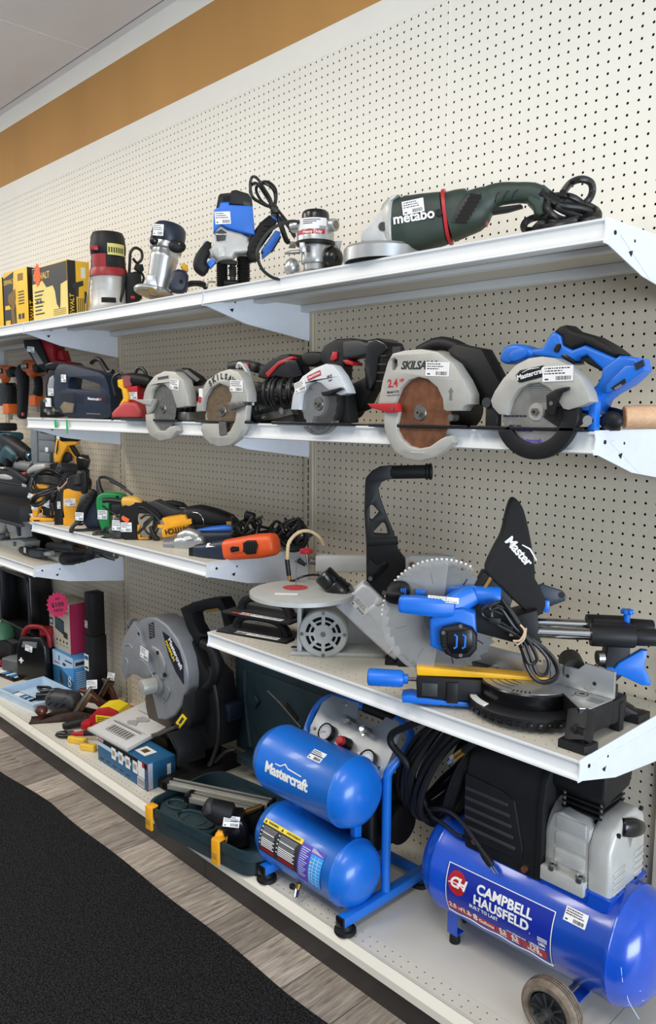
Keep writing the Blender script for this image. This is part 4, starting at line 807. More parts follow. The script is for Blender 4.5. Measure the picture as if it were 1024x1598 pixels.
# ------------------------------------------------------------------ two drywall sanders/floats with arched handles
for i, (u0, v0, zz, lab, pc) in enumerate(((388, 1006, 0, 'lower black hand float lying on the white shelf edge', 'navy'), (398, 972, 2.25, 'upper black hand float stacked on another, orange edged paper', 'bd_orange'))):
    t = Thing('hand_float', lab, 'hand float', (3.4+.5*i, -12.0+.3*i, Z4+zz), rz=16 if i == 0 else 14, group='stacked hand floats')
    b = MB(); b.box(-5.3, 4.6, -2.2, 2.2, 0, .12, 'black', .03); b.box(-5.2, 4.5, -2.1, 2.1, .12, .3, 'dark_grey', .04); pl = t.part('plate', b)
    b = MB(); b.tube([(-3.9, 0, .2), (-3.6, 0, 1.1), (-2.4, 0, 1.75), (0, 0, 1.85), (2.0, 0, 1.65), (3.0, 0, 1.0), (3.4, 0, .25)], [.55, .5, .42, .42, .45, .55, .7], 'rubber', 5, 14); t.part('handle', b)
    b = MB(); b.box(-2.6, 3.4, -2.19, -1.45, .3, .34, 'paper', T=Matrix.Rotation(radians(0), 4, 'Z'))
    for k in range(6): b.box(-2.4+k*.95, -1.7+k*.95, -1.8, -1.7, .34, .35, 'ink')
    b.box(-3.6, -1.0, -2.2, -1.95, .34, .36, pc); t.part('paper_label', b, pl, 'printed paper label')
# ------------------------------------------------------------------ circular saws along the middle shelf (blades hang over the shelf front)
def r4(L): return [(380+a*.3711, 500+c*.3711) for a, c in L]
def r5(L): return [(680+a*.3359, 490+c*.3359) for a, c in L]
def r3(L): return [(a*.3906, 500+c*.3906) for a, c in L]
def seat(u, y=-17.0):
    k = hit(u, 662, y=y); return (k.x, y, Z2)
mk('saw_disc', '#a7a39a', .3, .8, var=.25, scale=25)
def foot_plate(t, u0, u1, v, m='gloss_black', back=4.5):
    b = MB(); a, c = t.px(u0, v, y=-.25), t.px(u1, v, y=-.25); b.box(a.x, c.x, -.3, back, 0, .13, m, .03); b.box(a.x, c.x, -.35, -.15, .02, .3, m, .04); return t.part('foot_plate', b)
def disc(t, c, r, m, teeth=24, y=0, hub='dull_steel', lab=None):
    b = MB(); b.blade((c.x, y, c.z), r, .07, m, teeth, depth=.14); b.cyl((c.x, y-.16, c.z), (c.x, y, c.z), .62, hub, .7, 24); b.cyl((c.x, y-.42, c.z), (c.x, y-.1, c.z), .3, 'dull_steel', seg=6); b.cyl((c.x, y-.44, c.z), (c.x, y-.4, c.z), .12, 'void', seg=10); return t.part('saw_blade', b, label=lab)
# --- grey and chestnut: large saw with rusty blade
t = Thing('circular_saw', 'large silver circular saw with rust brown blade and red lever', 'circular saw', seat(660), group='circular saws')
b = MB(); ug = t.out(r4([(570, 362), (575, 330), (590, 250), (612, 175), (632, 140), (680, 127), (750, 121), (820, 133), (885, 180), (930, 250), (957, 310), (957, 352), (932, 360), (920, 380), (860, 382), (846, 375), (842, 330), (820, 282), (780, 248), (740, 238), (700, 250), (665, 285), (642, 340), (636, 372)]), -.3)
hole = t.out(r4([(624, 190), (626, 168), (638, 158), (650, 166), (652, 190), (640, 210), (628, 208)]), -.3)
plate(b, ug, [hole], -.45, .9, 'guard_grey', .14); b.box(t.px(*r4([(622, 0)])[0], y=-.1).x, t.px(*r4([(655, 0)])[0], y=-.1).x, .1, .3, t.px(*r4([(0, 212)])[0], y=0).z, t.px(*r4([(0, 155)])[0], y=0).z, 'dark_grey')
gd = t.part('upper_guard', b)
C = t.px(*r4([(745, 388)])[0], y=0); disc(t, C, 3.32, 'rust', 22, lab='rust brown saw blade'); 
b = MB(); lg = t.out(r4([(596, 385), (660, 385), (650, 440), (652, 465), (672, 500), (705, 528), (745, 538), (790, 530), (832, 500), (855, 488), (880, 484), (887, 512), (862, 540), (812, 574), (752, 591), (690, 582), (640, 550), (612, 500), (598, 450)]), -.2); plate(b, lg, [], -.42, .35, 'guard_grey', .12)
a0, a1 = t.px(*r4([(700, 556)])[0], y=-.43), t.px(*r4([(760, 560)])[0], y=-.43); b.box(a0.x, a1.x, -.45, -.4, a0.z-.07, a0.z+.1, 'guard_grey', .02); t.part('lower_guard', b)
b = MB(); b.prism(t.out(r4([(530, 350), (655, 348), (661, 384), (625, 389), (600, 383), (545, 368)]), -.6), -.9, -.35, 'red', bev=.06); k = t.px(*r4([(628, 370)])[0], y=-.9); b.cyl((k.x, -1.0, k.z), (k.x, -.85, k.z), .16, 'dull_steel', seg=8); t.part('lever', b, label='red lever')
foot_plate(t, *[r4([(q, 0)])[0][0] for q in (528, 940)], 662)
b = MB(); b.cyl((C.x+.6, .7, C.z+.3), (C.x+.8, 5.6, C.z+.3), 2.0, 'black', 1.8, 28, .15); b.prism(t.out([(706, 546), (720, 537), (760, 545), (790, 600), (770, 640), (735, 620)], 2.2), 1.4, 3.2, 'black', bev=.3)
b.sweep([t.px(655, 548, y=3), t.px(690, 536, y=3), t.px(730, 552, y=3), t.px(762, 592, y=3)], [(.5, .5), (.6, .6), (.6, .6), (.8, .7)], 'black'); b.cyl((C.x+3.4, -.3, .9), (C.x+3.4, .5, .9), .3, 'dull_steel', seg=8); t.part('motor_and_handle', b)
b = MB(); k = t.px(*r4([(732, 190)])[0], y=-.46); v = t.px(*r4([(680, 205)])[0], y=-.46); T = frame(k, (1, 0, -.03), (.1, 0, 1)); b.text('SKILSAW', .95, 'ink', T, .02, .03, shear=.3, spacing=.95)
k = t.px(*r4([(628, 266)])[0], y=-.46); T = FRONT(k, 3); b.text('2.4', .95, 'red', T, .02, .025); b.text('HP', .4, 'red', T @ Matrix.Translation((1.05, .2, 0)), .02, .012)
b.text('Model 5175', .28, 'ink', T @ Matrix.Translation((0, -.72, 0)), .02, .006); b.text('7-1/4 in. Circular Saw', .17, 'ink', T @ Matrix.Translation((0, -1.0, 0)), .02)
k = t.px(*r4([(872, 310)])[0], y=-.46); b.prism([(k.x-.16, k.z-.5), (k.x+.16, k.z-.5), (k.x+.12, k.z+.15), (k.x+.28, k.z+.15), (k.x, k.z+.55), (k.x-.28, k.z+.15), (k.x-.12, k.z+.15)], -.465, -.44, 'mid_grey'); t.part('lettering', b, gd, 'black and red printed lettering')
b = MB(); b.sticker(FRONT(t.px(*r4([(816, 205)])[0], y=-.48), -3), 2.45, 1.15, 21); t.part('price_sticker', b, gd)
# --- blue cordless saw at the right
t = Thing('circular_saw', 'blue and silver cordless circular saw at right end of the shelf', 'circular saw', seat(835), group='circular saws')
b = MB(); ug = t.out(r5([(262, 402), (280, 360), (320, 300), (380, 236), (440, 206), (500, 198), (562, 207), (622, 240), (682, 300), (715, 365), (724, 408), (692, 425), (622, 446), (598, 440), (572, 400), (555, 368), (530, 342), (490, 320), (440, 324), (392, 350), (358, 400), (345, 440), (335, 470), (300, 466), (270, 432)]), -.3); plate(b, ug, [], -.5, .8, 'guard_grey', .14)
gd = t.part('upper_guard', b); C = t.px(*r5([(470, 455)])[0], y=0); disc(t, C, 3.1, 'saw_disc', 24, hub='guard_grey', lab='silver saw blade with blue printing')
b = MB(); T = FRONT((C.x, -.05, C.z)); 
for k, (rr, a) in enumerate(((1.9, 190), (2.1, 212), (1.7, 236), (2.2, 258))): b.text(('CIRCULAR SAW BLADE', '165 MM', 'Mastercraft', 'Mastercraft')[k], (.2, .3, .3, .42)[k], 'mc_dark' if k < 2 else 'purple', T @ Matrix.Translation((rr*cos(radians(a)), rr*sin(radians(a)), 0)), .02, .01)
t.part('blade_print', b); b = MB()
for k in range(8): a = T @ Matrix.Translation((.1, 1.9-.16*k, 0)); b.box(-.9+.05*k, 1.2-.02*k, -.025, .025, 0, .012, 'mid_grey', T=a)
t.part('blade_print', b)
b = MB(); b.arc_band((C.x, C.z), 2.35, 3.55, 205, 372, -.35, .35, 'black', .1); b.arc_band((C.x, C.z), .8, 2.5, 330, 372, -.2, -.1, 'black'); t.part('lower_guard', b, label='black lower guard')
b = MB(); b.prism(t.out(r5([(520, 378), (560, 352), (590, 343), (622, 339), (622, 352), (590, 366), (572, 400), (552, 470), (525, 477)]), -.6), -.85, -.45, 'black', bev=.06); k = t.px(*r5([(538, 415)])[0], y=-.85); b.cyl((k.x, -.92, k.z), (k.x, -.8, k.z), .16, 'dull_steel', seg=8); t.part('guard_lever', b)
foot_plate(t, 735, 912, 664)
b = MB(); lab = t.out(r5([(372, 285), (392, 262), (500, 238), (503, 290), (400, 318), (385, 318)]), -.55); b.prism(lab, -.56, -.45, 'gloss_black', bev=.02); k = t.px(*r5([(442, 279)])[0], y=-.57); k2 = t.px(*r5([(500, 262)])[0], y=-.57)-t.px(*r5([(385, 296)])[0], y=-.57); T = frame(k, k2, Vector((-k2.z, 0, k2.x))); b.text('Mastercraft', .52, 'paper', T, .02, .012); b.add([T @ Vector(p) for p in ((-.7, .3, .02), (-.1, .42, .02), (.8, .3, .02), (.8, .26, .02), (-.1, .36, .02), (-.7, .26, .02))], [(0, 1, 4, 5), (1, 2, 3, 4)], 'paper'); t.part('brand_plate', b, gd, 'black name plate with white lettering')
b = MB(); b.sticker(FRONT(t.px(*r5([(567, 277)])[0], y=-.55), 1), 2.45, 1.1, 22); t.part('price_sticker', b, gd)
Y = 2.6; q = lambda L, y=Y: t.out(r5(L), y)
b = MB(); b.prism(smooth2(q([(328, 205), (345, 160), (400, 142), (455, 158), (478, 172), (475, 198), (430, 215), (370, 235), (335, 226)]), 3), Y-1.0, Y+1.0, 'mc_blue', bev=.35, seg=3); b.prism(smooth2(q([(345, 205), (355, 175), (400, 160), (425, 168), (420, 195), (370, 220)], Y-1), 3), Y-1.12, Y-.9, 'mc_blue', bev=.06); t.part('front_knob', b)
b = MB(); b.prism(q([(465, 165), (520, 160), (560, 95), (580, 82), (612, 105), (618, 148), (662, 168), (720, 146), (860, 205), (900, 196), (880, 260), (800, 262), (728, 196), (690, 205), (668, 222), (640, 236), (560, 206), (470, 198)]), Y-.9, Y+.9, 'mc_blue', bev=.25, seg=3)
b.prism(q([(800, 255), (880, 195), (905, 198), (965, 208), (978, 262), (940, 300), (905, 330), (830, 372), (795, 400), (772, 460), (745, 470), (668, 452), (690, 422), (724, 408), (716, 372), (745, 355), (775, 330), (798, 290)]), Y-1.0, Y+1.2, 'mc_blue', bev=.25, seg=3)
b.prism(q([(800, 330), (890, 240), (975, 235), (978, 262), (860, 350), (800, 370)], Y-1.0), Y-1.35, Y-.8, 'mc_blue', bev=.15); b.prism(q([(690, 395), (760, 380), (765, 455), (670, 445)], Y-1), Y-2.2, Y-.8, 'mc_blue', bev=.2); b.box(t.px(922, 640, y=.8).x, t.px(934, 640, y=.8).x, .4, 1.2, .1, 2.2, 'mc_blue', .1); hn = t.part('handle', b)
b = MB(); b.prism(q([(575, 84), (600, 62), (628, 54), (660, 80), (760, 108), (832, 148), (888, 190), (846, 202), (720, 143), (655, 167), (618, 148), (612, 106)], Y-.1), Y-.98, Y+.98, 'rubber', bev=.3, seg=3); b.prism(q([(690, 206), (715, 188), (800, 240), (797, 272), (720, 232)]), Y-.6, Y+.6, 'rubber', bev=.12); t.part('grip', b, hn, 'black rubber grip')
b = MB(); b.prism(q([(552, 165), (565, 138), (582, 138), (585, 152), (572, 178), (556, 178)], Y-.9), Y-1.05, Y-.85, 'gloss_black', bev=.05); b.prism(q([(582, 195), (600, 183), (640, 208), (650, 230), (625, 236)], Y-.9), Y-1.0, Y+.6, 'gloss_black', bev=.1); t.part('trigger', b, hn)
b = MB(); b.prism(q([(815, 345), (880, 300), (885, 318), (830, 352)], Y-1.36), Y-1.42, Y-1.3, 'void'); b.prism(q([(830, 345), (862, 325), (868, 335), (840, 352)], Y-1.4), Y-1.47, Y-1.38, 'mid_grey'); b.prism(q([(925, 232), (965, 212), (972, 240), (935, 262)], Y-1.3), Y-1.42, Y-1.2, 'navy'); t.part('battery_slot', b, hn)
b = MB(); b.cyl((C.x+.3, .5, C.z+.3), (C.x+.3, 4.8, C.z+.2), 1.7, 'black', 1.5, 26, .15); k = t.px(*r5([(245, 412)])[0], y=-.2); b.cyl((k.x, -.5, k.z), (k.x, .3, k.z), .4, 'dark_grey', seg=14); b.box(k.x-.2, k.x+.9, -.3, .4, .1, k.z, 'black', .1); k = t.px(*r5([(715, 495)])[0], y=.4); b.cyl((k.x, .1, k.z), (k.x, .6, k.z), .38, 'chrome', seg=10); b.ball((k.x+1.1, 1.5, .8), (.9, .5, .7), 'black', 16); t.part('motor', b)
# --- cordless saw with black handle
t = Thing('circular_saw', 'small silver cordless circular saw with tall black handle and red trigger', 'circular saw', seat(500), group='circular saws')
b = MB(); ug = t.out(r4([(203, 376), (210, 320), (226, 270), (252, 235), (300, 202), (350, 182), (382, 190), (412, 230), (436, 280), (444, 306), (412, 316), (384, 306), (352, 285), (330, 264), (302, 256), (272, 272), (247, 310), (238, 376)]), -.3); plate(b, ug, [], -.45, .7, 'guard_white' if 'guard_white' in MATS else mk('guard_white', '#c9ccce', .4, .1, var=.04).name, .12); gd = t.part('upper_guard', b)
C = t.px(*r4([(318, 350)])[0], y=0); disc(t, C, 2.55, 'steel', 20, lab='bright steel saw blade')
b = MB(); b.arc_band((C.x, C.z), 1.2, 3.0, 250, 400, -.3, -.22, 'smoke'); b.arc_band((C.x, C.z), 2.85, 3.02, 230, 400, -.3, .35, 'smoke'); t.part('lower_guard', b, label='smoky clear lower guard')
b = MB(); b.prism(t.out(r4([(330, 302), (372, 290), (415, 281), (424, 289), (395, 302), (360, 318), (338, 318)]), -.6), -.8, -.4, 'gloss_black', bev=.08); t.part('guard_lever', b)
foot_plate(t, *[r4([(q, 0)])[0][0] for q in (120, 450)], 661)
b = MB(); k = t.px(*r4([(297, 232)])[0], y=-.47); k2 = t.px(*r4([(330, 216)])[0], y=-.47)-t.px(*r4([(266, 246)])[0], y=-.47); T = frame(k, k2, Vector((-k2.z, 0, k2.x))); b.box(-.95, .95, -.24, .24, 0, .02, 'red', T=T); b.text('CRAFTSMAN', .3, 'paper', T @ Matrix.Translation((0, 0, .02)), .01, .008)
k = t.px(*r4([(360, 238)])[0], y=-.47); T = FRONT(k, 14); b.text('19.2', .42, 'ink', T, .02, .015, shear=.2); b.text('VOLT', .2, 'ink', T @ Matrix.Translation((.1, -.36, 0)), .02, .006); t.part('brand_label', b, gd, 'red name label')
b = MB(); b.sticker(FRONT(t.px(*r4([(238, 278)])[0], y=-.48), 14), 1.6, 1.0, 24); t.part('price_sticker', b, gd)
Y = 2.8; q = lambda L, y=Y: t.out(r4(L), y)
b = MB(); b.prism(smooth2(q([(265, 165), (272, 140), (310, 132), (350, 140), (352, 175), (310, 195), (275, 190)]), 3), Y-.8, Y+.8, 'black', bev=.3, seg=3)
b.prism(q([(335, 150), (362, 108), (410, 80), (470, 76), (530, 86), (560, 105), (555, 160), (530, 150), (465, 165), (440, 195), (436, 262), (400, 268), (388, 200), (355, 185)]), Y-.8, Y+.8, 'black', bev=.28, seg=3)
b.prism(q([(418, 84), (480, 79), (548, 100), (548, 140), (470, 158), (418, 162)], Y-.8), Y-.92, Y+.92, 'dark_grey', bev=.3, seg=3)
b.prism(q([(440, 262), (470, 268), (548, 230), (560, 290), (520, 372), (480, 390), (445, 380)], Y), Y-.7, Y+.8, 'black', bev=.25); hn = t.part('handle', b)
b = MB(); b.prism(q([(366, 165), (378, 132), (395, 132), (392, 162), (380, 170)], Y-.9), Y-1.0, Y-.8, 'red', bev=.06); b.prism(q([(415, 168), (435, 165), (461, 178), (458, 190), (430, 184)], Y-.9), Y-.9, Y+.5, 'red', bev=.08); t.part('trigger', b, hn, 'red trigger and lock button')
b = MB(); b.prism(q([(548, 200), (555, 110), (565, 85), (600, 78), (638, 95), (650, 125), (612, 160), (600, 250), (580, 300), (555, 290)], Y+.2), Y-1.2, Y+1.4, 'gloss_black', bev=.25, seg=3)
for k_ in range(4): a = t.px(*r4([(556, 150+k_*35)])[0], y=Y-1.2); b.box(a.x, a.x+1.2, Y-1.1, Y-.95, a.z-.07, a.z+.07, 'dark_grey')
t.part('battery', b, hn)
b = MB(); b.cyl((C.x+.6, .5, C.z), (C.x+.6, 4.5, C.z), 1.7, 'black', 1.5, 24, .12); b.prism(q([(400, 300), (440, 300), (455, 430), (410, 435)], .6), .3, 1.6, 'black', bev=.1); t.part('motor', b)
# --- old saw with worn brown blade and steel hoop
t = Thing('circular_saw', 'old grey circular saw with brown blade, left of the coiled cord', 'circular saw', seat(350), group='circular saws')
b = MB(); ug = t.out(r3([(786, 365), (790, 330), (803, 295), (830, 240), (880, 206), (920, 194), (955, 205), (978, 240), (992, 290), (992, 325), (955, 330), (920, 338), (930, 300), (915, 266), (880, 252), (845, 270), (822, 310), (812, 362)]), -.3); plate(b, ug, [], -.45, .9, 'guard_grey', .14); gd = t.part('upper_guard', b)
C = t.px(*r3([(890, 360)])[0], y=0); disc(t, C, 3.05, 'blade_brown', 24, lab='brown worn saw blade')
b = MB(); lg = t.out(r3([(808, 440), (822, 470), (845, 492), (880, 505), (920, 500), (955, 475), (978, 430), (985, 395), (990, 340), (955, 330), (945, 400), (925, 440), (900, 458), (882, 462), (880, 412), (815, 412)]), -.2); plate(b, lg, [], -.42, .4, 'guard_grey', .12); t.part('lower_guard', b)
b = MB(); b.prism(t.out(r3([(915, 330), (945, 322), (975, 325), (980, 342), (950, 352), (925, 360)]), -.6), -.85, -.4, 'dull_steel', bev=.08); b.prism(t.out(r3([(880, 405), (905, 405), (912, 455), (885, 460)]), -.3), -.5, -.35, 'dull_steel'); t.part('guard_lever', b)
foot_plate(t, *[r3([(q, 0)])[0][0] for q in (782, 1010)], 656)
b = MB(); A = []; k = t.px(*r3([(878, 226)])[0], y=-.46); c0 = t.px(*r3([(890, 365)])[0], y=-.46); R = (k-c0).length
for i, ch in enumerate('SKILSAW'):
    a = radians(126-i*11.5); p = Vector((c0.x+cos(a)*R, -.46, c0.z+sin(a)*R)); b.text(ch, .85, 'ink', FRONT(p, math.degrees(a)-90), .02, .05)
t.part('lettering', b, gd, 'dark stencilled lettering'); b = MB(); k = t.px(*r3([(802, 290)])[0], y=-.46); b.box(k.x-.35, k.x+.35, -.47, -.44, k.z-.5, k.z+.5, 'paper'); k = t.px(*r3([(798, 318)])[0], y=-.46); b.box(k.x-.3, k.x+.3, -.47, -.44, k.z-.3, k.z+.35, 'red'); t.part('logo_patch', b, gd, 'white and red logo patch')
b = MB(); b.sticker(FRONT(t.px(*r3([(945, 262)])[0], y=-.5), -3), 2.2, 1.2, 26); t.part('price_sticker', b, gd)
b = MB(); b.tube([t.px(*r3([(p_)])[0], y=1.2) for p_ in ((948, 190), (956, 172), (975, 185), (995, 230), (1008, 300), (1010, 340))], .2, 'cast', 4); b.tube([t.px(*r3([(p_)])[0], y=2.0) for p_ in ((962, 186), (980, 180), (1000, 225), (1016, 290))], .2, 'cast', 4); t.part('support_hoop', b)
b = MB(); b.cyl((C.x+.3, .6, C.z+.2), (C.x+.3, 3.6, C.z+.2), 1.7, 'cast', 1.5, 26, .15); b.sweep([t.px(360, 572, y=4), t.px(380, 569, y=4), t.px(402, 574, y=4)], [(.5, .5), (.55, .55), (.6, .6)], 'dark_grey'); b.box(t.px(366, 571, y=3).x, t.px(385, 571, y=3).x, 3.2, 3.5, t.px(366, 574, y=3.2).z, t.px(366, 568, y=3.2).z, 'red', .05); t.part('motor_and_handle', b)
# --- leftmost saw
t = Thing('circular_saw', 'leftmost silver grey circular saw with dark blade and hooked lower guard', 'circular saw', seat(258), group='circular saws')
b = MB(); ug = t.out(r3([(575, 312), (580, 285), (592, 258), (622, 220), (660, 202), (700, 205), (735, 238), (750, 295), (755, 342), (708, 350), (704, 330), (688, 282), (660, 256), (636, 256), (612, 280), (604, 312), (622, 316), (612, 352), (590, 378), (584, 340)]), -.3); plate(b, ug, [], -.45, .9, 'guard_grey', .14); gd = t.part('upper_guard', b)
C = t.px(*r3([(652, 350)])[0], y=0); disc(t, C, 2.9, 'dull_steel', 20, lab='dark steel saw blade')
b = MB(); lg = t.out(r3([(586, 376), (588, 420), (605, 460), (645, 482), (688, 472), (712, 440), (704, 420), (684, 424), (662, 442), (638, 440), (618, 412), (612, 372)]), -.2); plate(b, lg, [], -.42, .4, 'guard_grey', .12); b.prism(t.out(r3([(535, 316), (615, 316), (606, 340), (580, 335)]), -.4), -.6, -.3, 'guard_grey', bev=.05); t.part('lower_guard', b)
foot_plate(t, *[r3([(q, 0)])[0][0] for q in (484, 706)], 650)
b = MB(); k = t.px(*r3([(652, 230)])[0], y=-.46); T = FRONT(k, 4); b.box(-1.2, 1.2, -.16, .2, 0, .012, 'mid_grey', T=T)
for i in range(7): b.box(-1.1+i*.32, -.9+i*.32, -.1, .14, .012, .02, 'ink', T=T)
t.part('lettering', b, gd); b = MB(); b.sticker(FRONT(t.px(*r3([(697, 256)])[0], y=-.5), -8), 1.9, 1.2, 27); t.part('price_sticker', b, gd)
b = MB(); b.cyl((C.x+.5, .6, C.z+.2), (C.x+.5, 5, C.z+.2), 1.8, 'black', 1.6, 26, .15)
for k_ in range(5): b.ring((C.x+.5, 1.6+k_*.7, C.z+.2), (0, 1, 0), 1.8, .12, 'dark_grey')
b.prism(t.out(r3([(714, 232), (722, 195), (745, 190), (790, 218), (812, 240), (790, 262), (760, 262)]), 3.5), 2.7, 4.3, 'black', bev=.25); b.prism(t.out(r3([(735, 200), (748, 196), (800, 236), (790, 246)]), 2.7), 2.6, 2.75, 'mid_grey'); b.box(C.x+2.2, C.x+4.6, .4, 3, .15, 1.2, 'dull_steel', .15); t.part('motor_and_handle', b)
# --- reciprocating / jig tool with coiled cord between saws
t = Thing('circular_saw', 'black and red corded saw wrapped in its own black cord', 'circular saw', seat(430, -14.5), group='circular saws')
q = lambda L, y: t.out(r4(L), y)
b = MB(); b.prism(q([(88, 240), (92, 215), (130, 175), (180, 148), (215, 143), (235, 160), (255, 230), (250, 262), (215, 250), (165, 240), (120, 250)], 0), -1, 1.2, 'black', bev=.25, seg=3); b.prism(q([(95, 222), (150, 172), (205, 150), (215, 160), (150, 190), (105, 240)], -1), -1.12, -.5, 'red', bev=.08); b.prism(q([(170, 170), (222, 165), (250, 232), (200, 245)], -1.05), -1.15, -.6, 'gloss_black', bev=.1); b.sweep([t.px(385, 569, y=2), t.px(415, 578, y=2)], [(.5, .5), (.6, .6)], 'dark_grey'); t.part('handle', b)
b = MB(); b.prism(q([(10, 340), (30, 300), (80, 260), (230, 280), (250, 430), (60, 432), (20, 400)], 1.2), 0, 3.5, 'dark_grey', bev=.3); c = t.px(*r4([(75, 385)])[0], y=-.6)
for a_, c_ in ((28, 348), (68, 368), (76, 410), (165, 380)): k = t.px(*r4([(a_, c_)])[0], y=-.4); b.cyl((k.x, -.7, k.z), (k.x, .4, k.z), .42, 'steel', .38, 16, .05)
b.prism(q([(45, 400), (200, 370), (215, 395), (60, 432)], -.2), -.4, .5, 'dull_steel', bev=.1); t.part('gear_housing', b)
b = MB(); rnd = random.Random(9)
for k_ in range(7):
    u = 85+k_*18; k = t.px(*r4([(u+20, 300)])[0], y=-1.0); b.ring((k.x, -1.0+.2*(k_ % 2), k.z), (1, .5, .1*rnd.uniform(-1, 1)), 1.15+.25*rnd.random(), .19, 'cord', 26)
b.tube([t.px(*r4([(p_)])[0], y=-1.4) for p_ in ((60, 300), (90, 290), (150, 320), (210, 330), (190, 280), (120, 260))], .19, 'cord', 4); t.part('power_cord', b)
# --- wooden handled tool at the end
t = Thing('wooden_handle_tool', 'light wooden tool handle lying beside the blue cordless saw', 'tool', (44.2, -14.6, Z2+1.05))
p0 = t.px(974, 664, y=0); p0 = Vector((p0.x, 0, .0)); dv = Vector((.80, .58, .03)).normalized()
b = MB(); b.sweep([p0, p0+dv*1.2, p0+dv*4, p0+dv*9], [(1.08, .82), (1.1, .86), (1.0, .8), (.8, .7)], 'wood_light', up=(0, 0, 1), ex=2.2, cap=False); b.sweep([p0-dv*.06, p0+dv*.02], [(1.0, .76), (1.08, .83)], 'end_grain', up=(0, 0, 1), ex=2.2, n=1, cap=False); t.part('handle', b)
b = MB(); b.sweep([p0+Vector((-.2, .3, .2)), p0+Vector((-1.8, 1.2, .5)), p0+Vector((-3.0, 1.6, .5))], [(.22, .3), (.2, .28), (.2, .28)], 'rubber', up=(0, 0, 1)); b.box(p0.x-3.9, p0.x-1.0, .1, 1.6, -1.0, -.75, 'black', .05); t.part('tool_head', b, label='black tool head')

# ------------------------------------------------------------------ jigsaws and sander, left half of the shelf
def r0(L): return [(a*.1953, 500+c*.1953) for a, c in L]
t = Thing('jigsaw', 'navy blue barrel grip jigsaw with clear dust chamber above the green tape', 'jigsaw', (hit(140, 648, y=-13.5).x, -13.5, Z2), rz=12)
q = lambda L, y=0: t.out(r0(L), y)
b = MB(); plate(b, smooth2(q([(482, 690), (478, 580), (478, 450), (492, 385), (520, 356), (570, 354), (700, 385), (845, 425), (890, 470), (915, 560), (926, 680), (918, 775), (760, 785), (600, 782)]), 2), [smooth2(q([(588, 535), (596, 470), (625, 456), (720, 474), (838, 512), (842, 548), (810, 565), (700, 556), (610, 548)]), 2)], -1.0, 1.4, 'navy', .28); bd = t.part('body', b)
b = MB(); k = t.px(*r0([(745, 628)])[0], y=-1.04); k2 = t.px(*r0([(800, 632)])[0], y=-1.04)-t.px(*r0([(690, 624)])[0], y=-1.04); T = frame(k, k2, Vector((-k2.z, k2.y, k2.x))); b.text('Mastercraft', .52, 'paper', T, .02, .012); b.ball(T @ Vector((1.75, 0, 0)), .24, 'red', 10); b.text('M', .3, 'paper', T @ Matrix.Translation((1.75, 0, .25)), .01)
t.part('brand_lettering', b, bd, 'white maker lettering')
b = MB()
for a_ in (615, 635, 655, 845, 862, 880):
    k = t.px(*r0([(a_, 620)])[0], y=-1.0); b.box(k.x-.07, k.x+.07, -1.06, -.9, k.z-.8, k.z+.5, 'mc_dark', .02)
    if a_ == 655: t.part('vents', b, bd); b = MB()
t.part('vents', b, bd); b = MB(); b.prism(q([(690, 740), (800, 745), (805, 752), (695, 748)], -1), -1.05, -.95, 'mid_grey'); t.part('trim', b, bd)
b = MB(); b.prism(q([(478, 585), (602, 578), (592, 742), (515, 745), (488, 690)], -1), -1.35, .9, 'smoke', bev=.12); b.prism(q([(490, 690), (520, 650), (600, 665), (588, 738), (518, 740)], -.9), -1.2, .7, 'dust', bev=.1); t.part('dust_chamber', b, label='clear chamber holding saw dust')
b = MB(); b.sticker(FRONT(t.px(*r0([(508, 463)])[0], y=-1.12), -2), 1.15, 1.1, 31); t.part('price_sticker', b, bd)
b = MB(); b.box(t.px(*r0([(470, 0)])[0], y=0).x, t.px(*r0([(800, 0)])[0], y=0).x, -1.6, 1.8, 0, .14, 'dull_steel', .03); t.part('shoe', b)
b = MB(); b.tube([t.px(*r0([p_])[0], y=3.2) for p_ in ((728, 338), (760, 312), (800, 318), (835, 370), (870, 415), (905, 410))], .38, 'cord', 5); b.tube([t.px(*r0([p_])[0], y=2.5) for p_ in ((900, 480), (930, 430), (965, 460), (955, 540), (920, 600), (950, 650), (935, 700))], .2, 'cord', 5); b.tube([t.px(*r0([p_])[0], y=-.3) for p_ in ((860, 775), (890, 770), (915, 785), (935, 790))], .16, 'cord', 4); t.part('power_cord', b)
t = Thing('jigsaw', 'slim black and silver jigsaw standing left of the navy jigsaw', 'jigsaw', (hit(82, 650, y=-15.0).x, -15.0, Z2), rz=30)
q = lambda L, y=0: t.out(r0(L), y)
b = MB(); b.prism(smooth2(q([(385, 372), (400, 345), (450, 335), (505, 345), (500, 375), (470, 395), (430, 400)]), 3), -.8, .9, 'gloss_black', bev=.3, seg=3); b.prism(q([(405, 400), (470, 385), (478, 690), (400, 690), (385, 600), (382, 520)], 0), -.7, 1, 'black', bev=.2); bd = t.part('body', b)
b = MB(); b.prism(q([(384, 520), (400, 460), (430, 435), (440, 470), (432, 600), (385, 605)], -.8), -1.0, -.5, 'silver', bev=.12); b.box(t.px(*r0([(350, 0)])[0], y=0).x, t.px(*r0([(520, 0)])[0], y=0).x, -1.5, 1.5, 0, .15, 'steel', .04)
for a_, c_ in ((370, 640), (375, 720), (440, 715), (400, 740)): k = t.px(*r0([(a_, c_)])[0], y=-.6); b.cyl((k.x, -1.0, k.z), (k.x, .2, k.z), .3, 'steel', .26, 12)
b.box(t.px(*r0([(350, 0)])[0], y=-.4).x, t.px(*r0([(395, 0)])[0], y=-.4).x, -.9, .3, t.px(*r0([(0, 690)])[0], y=0).z, t.px(*r0([(0, 620)])[0], y=0).z, 'paper', .1); t.part('front_plate', b)
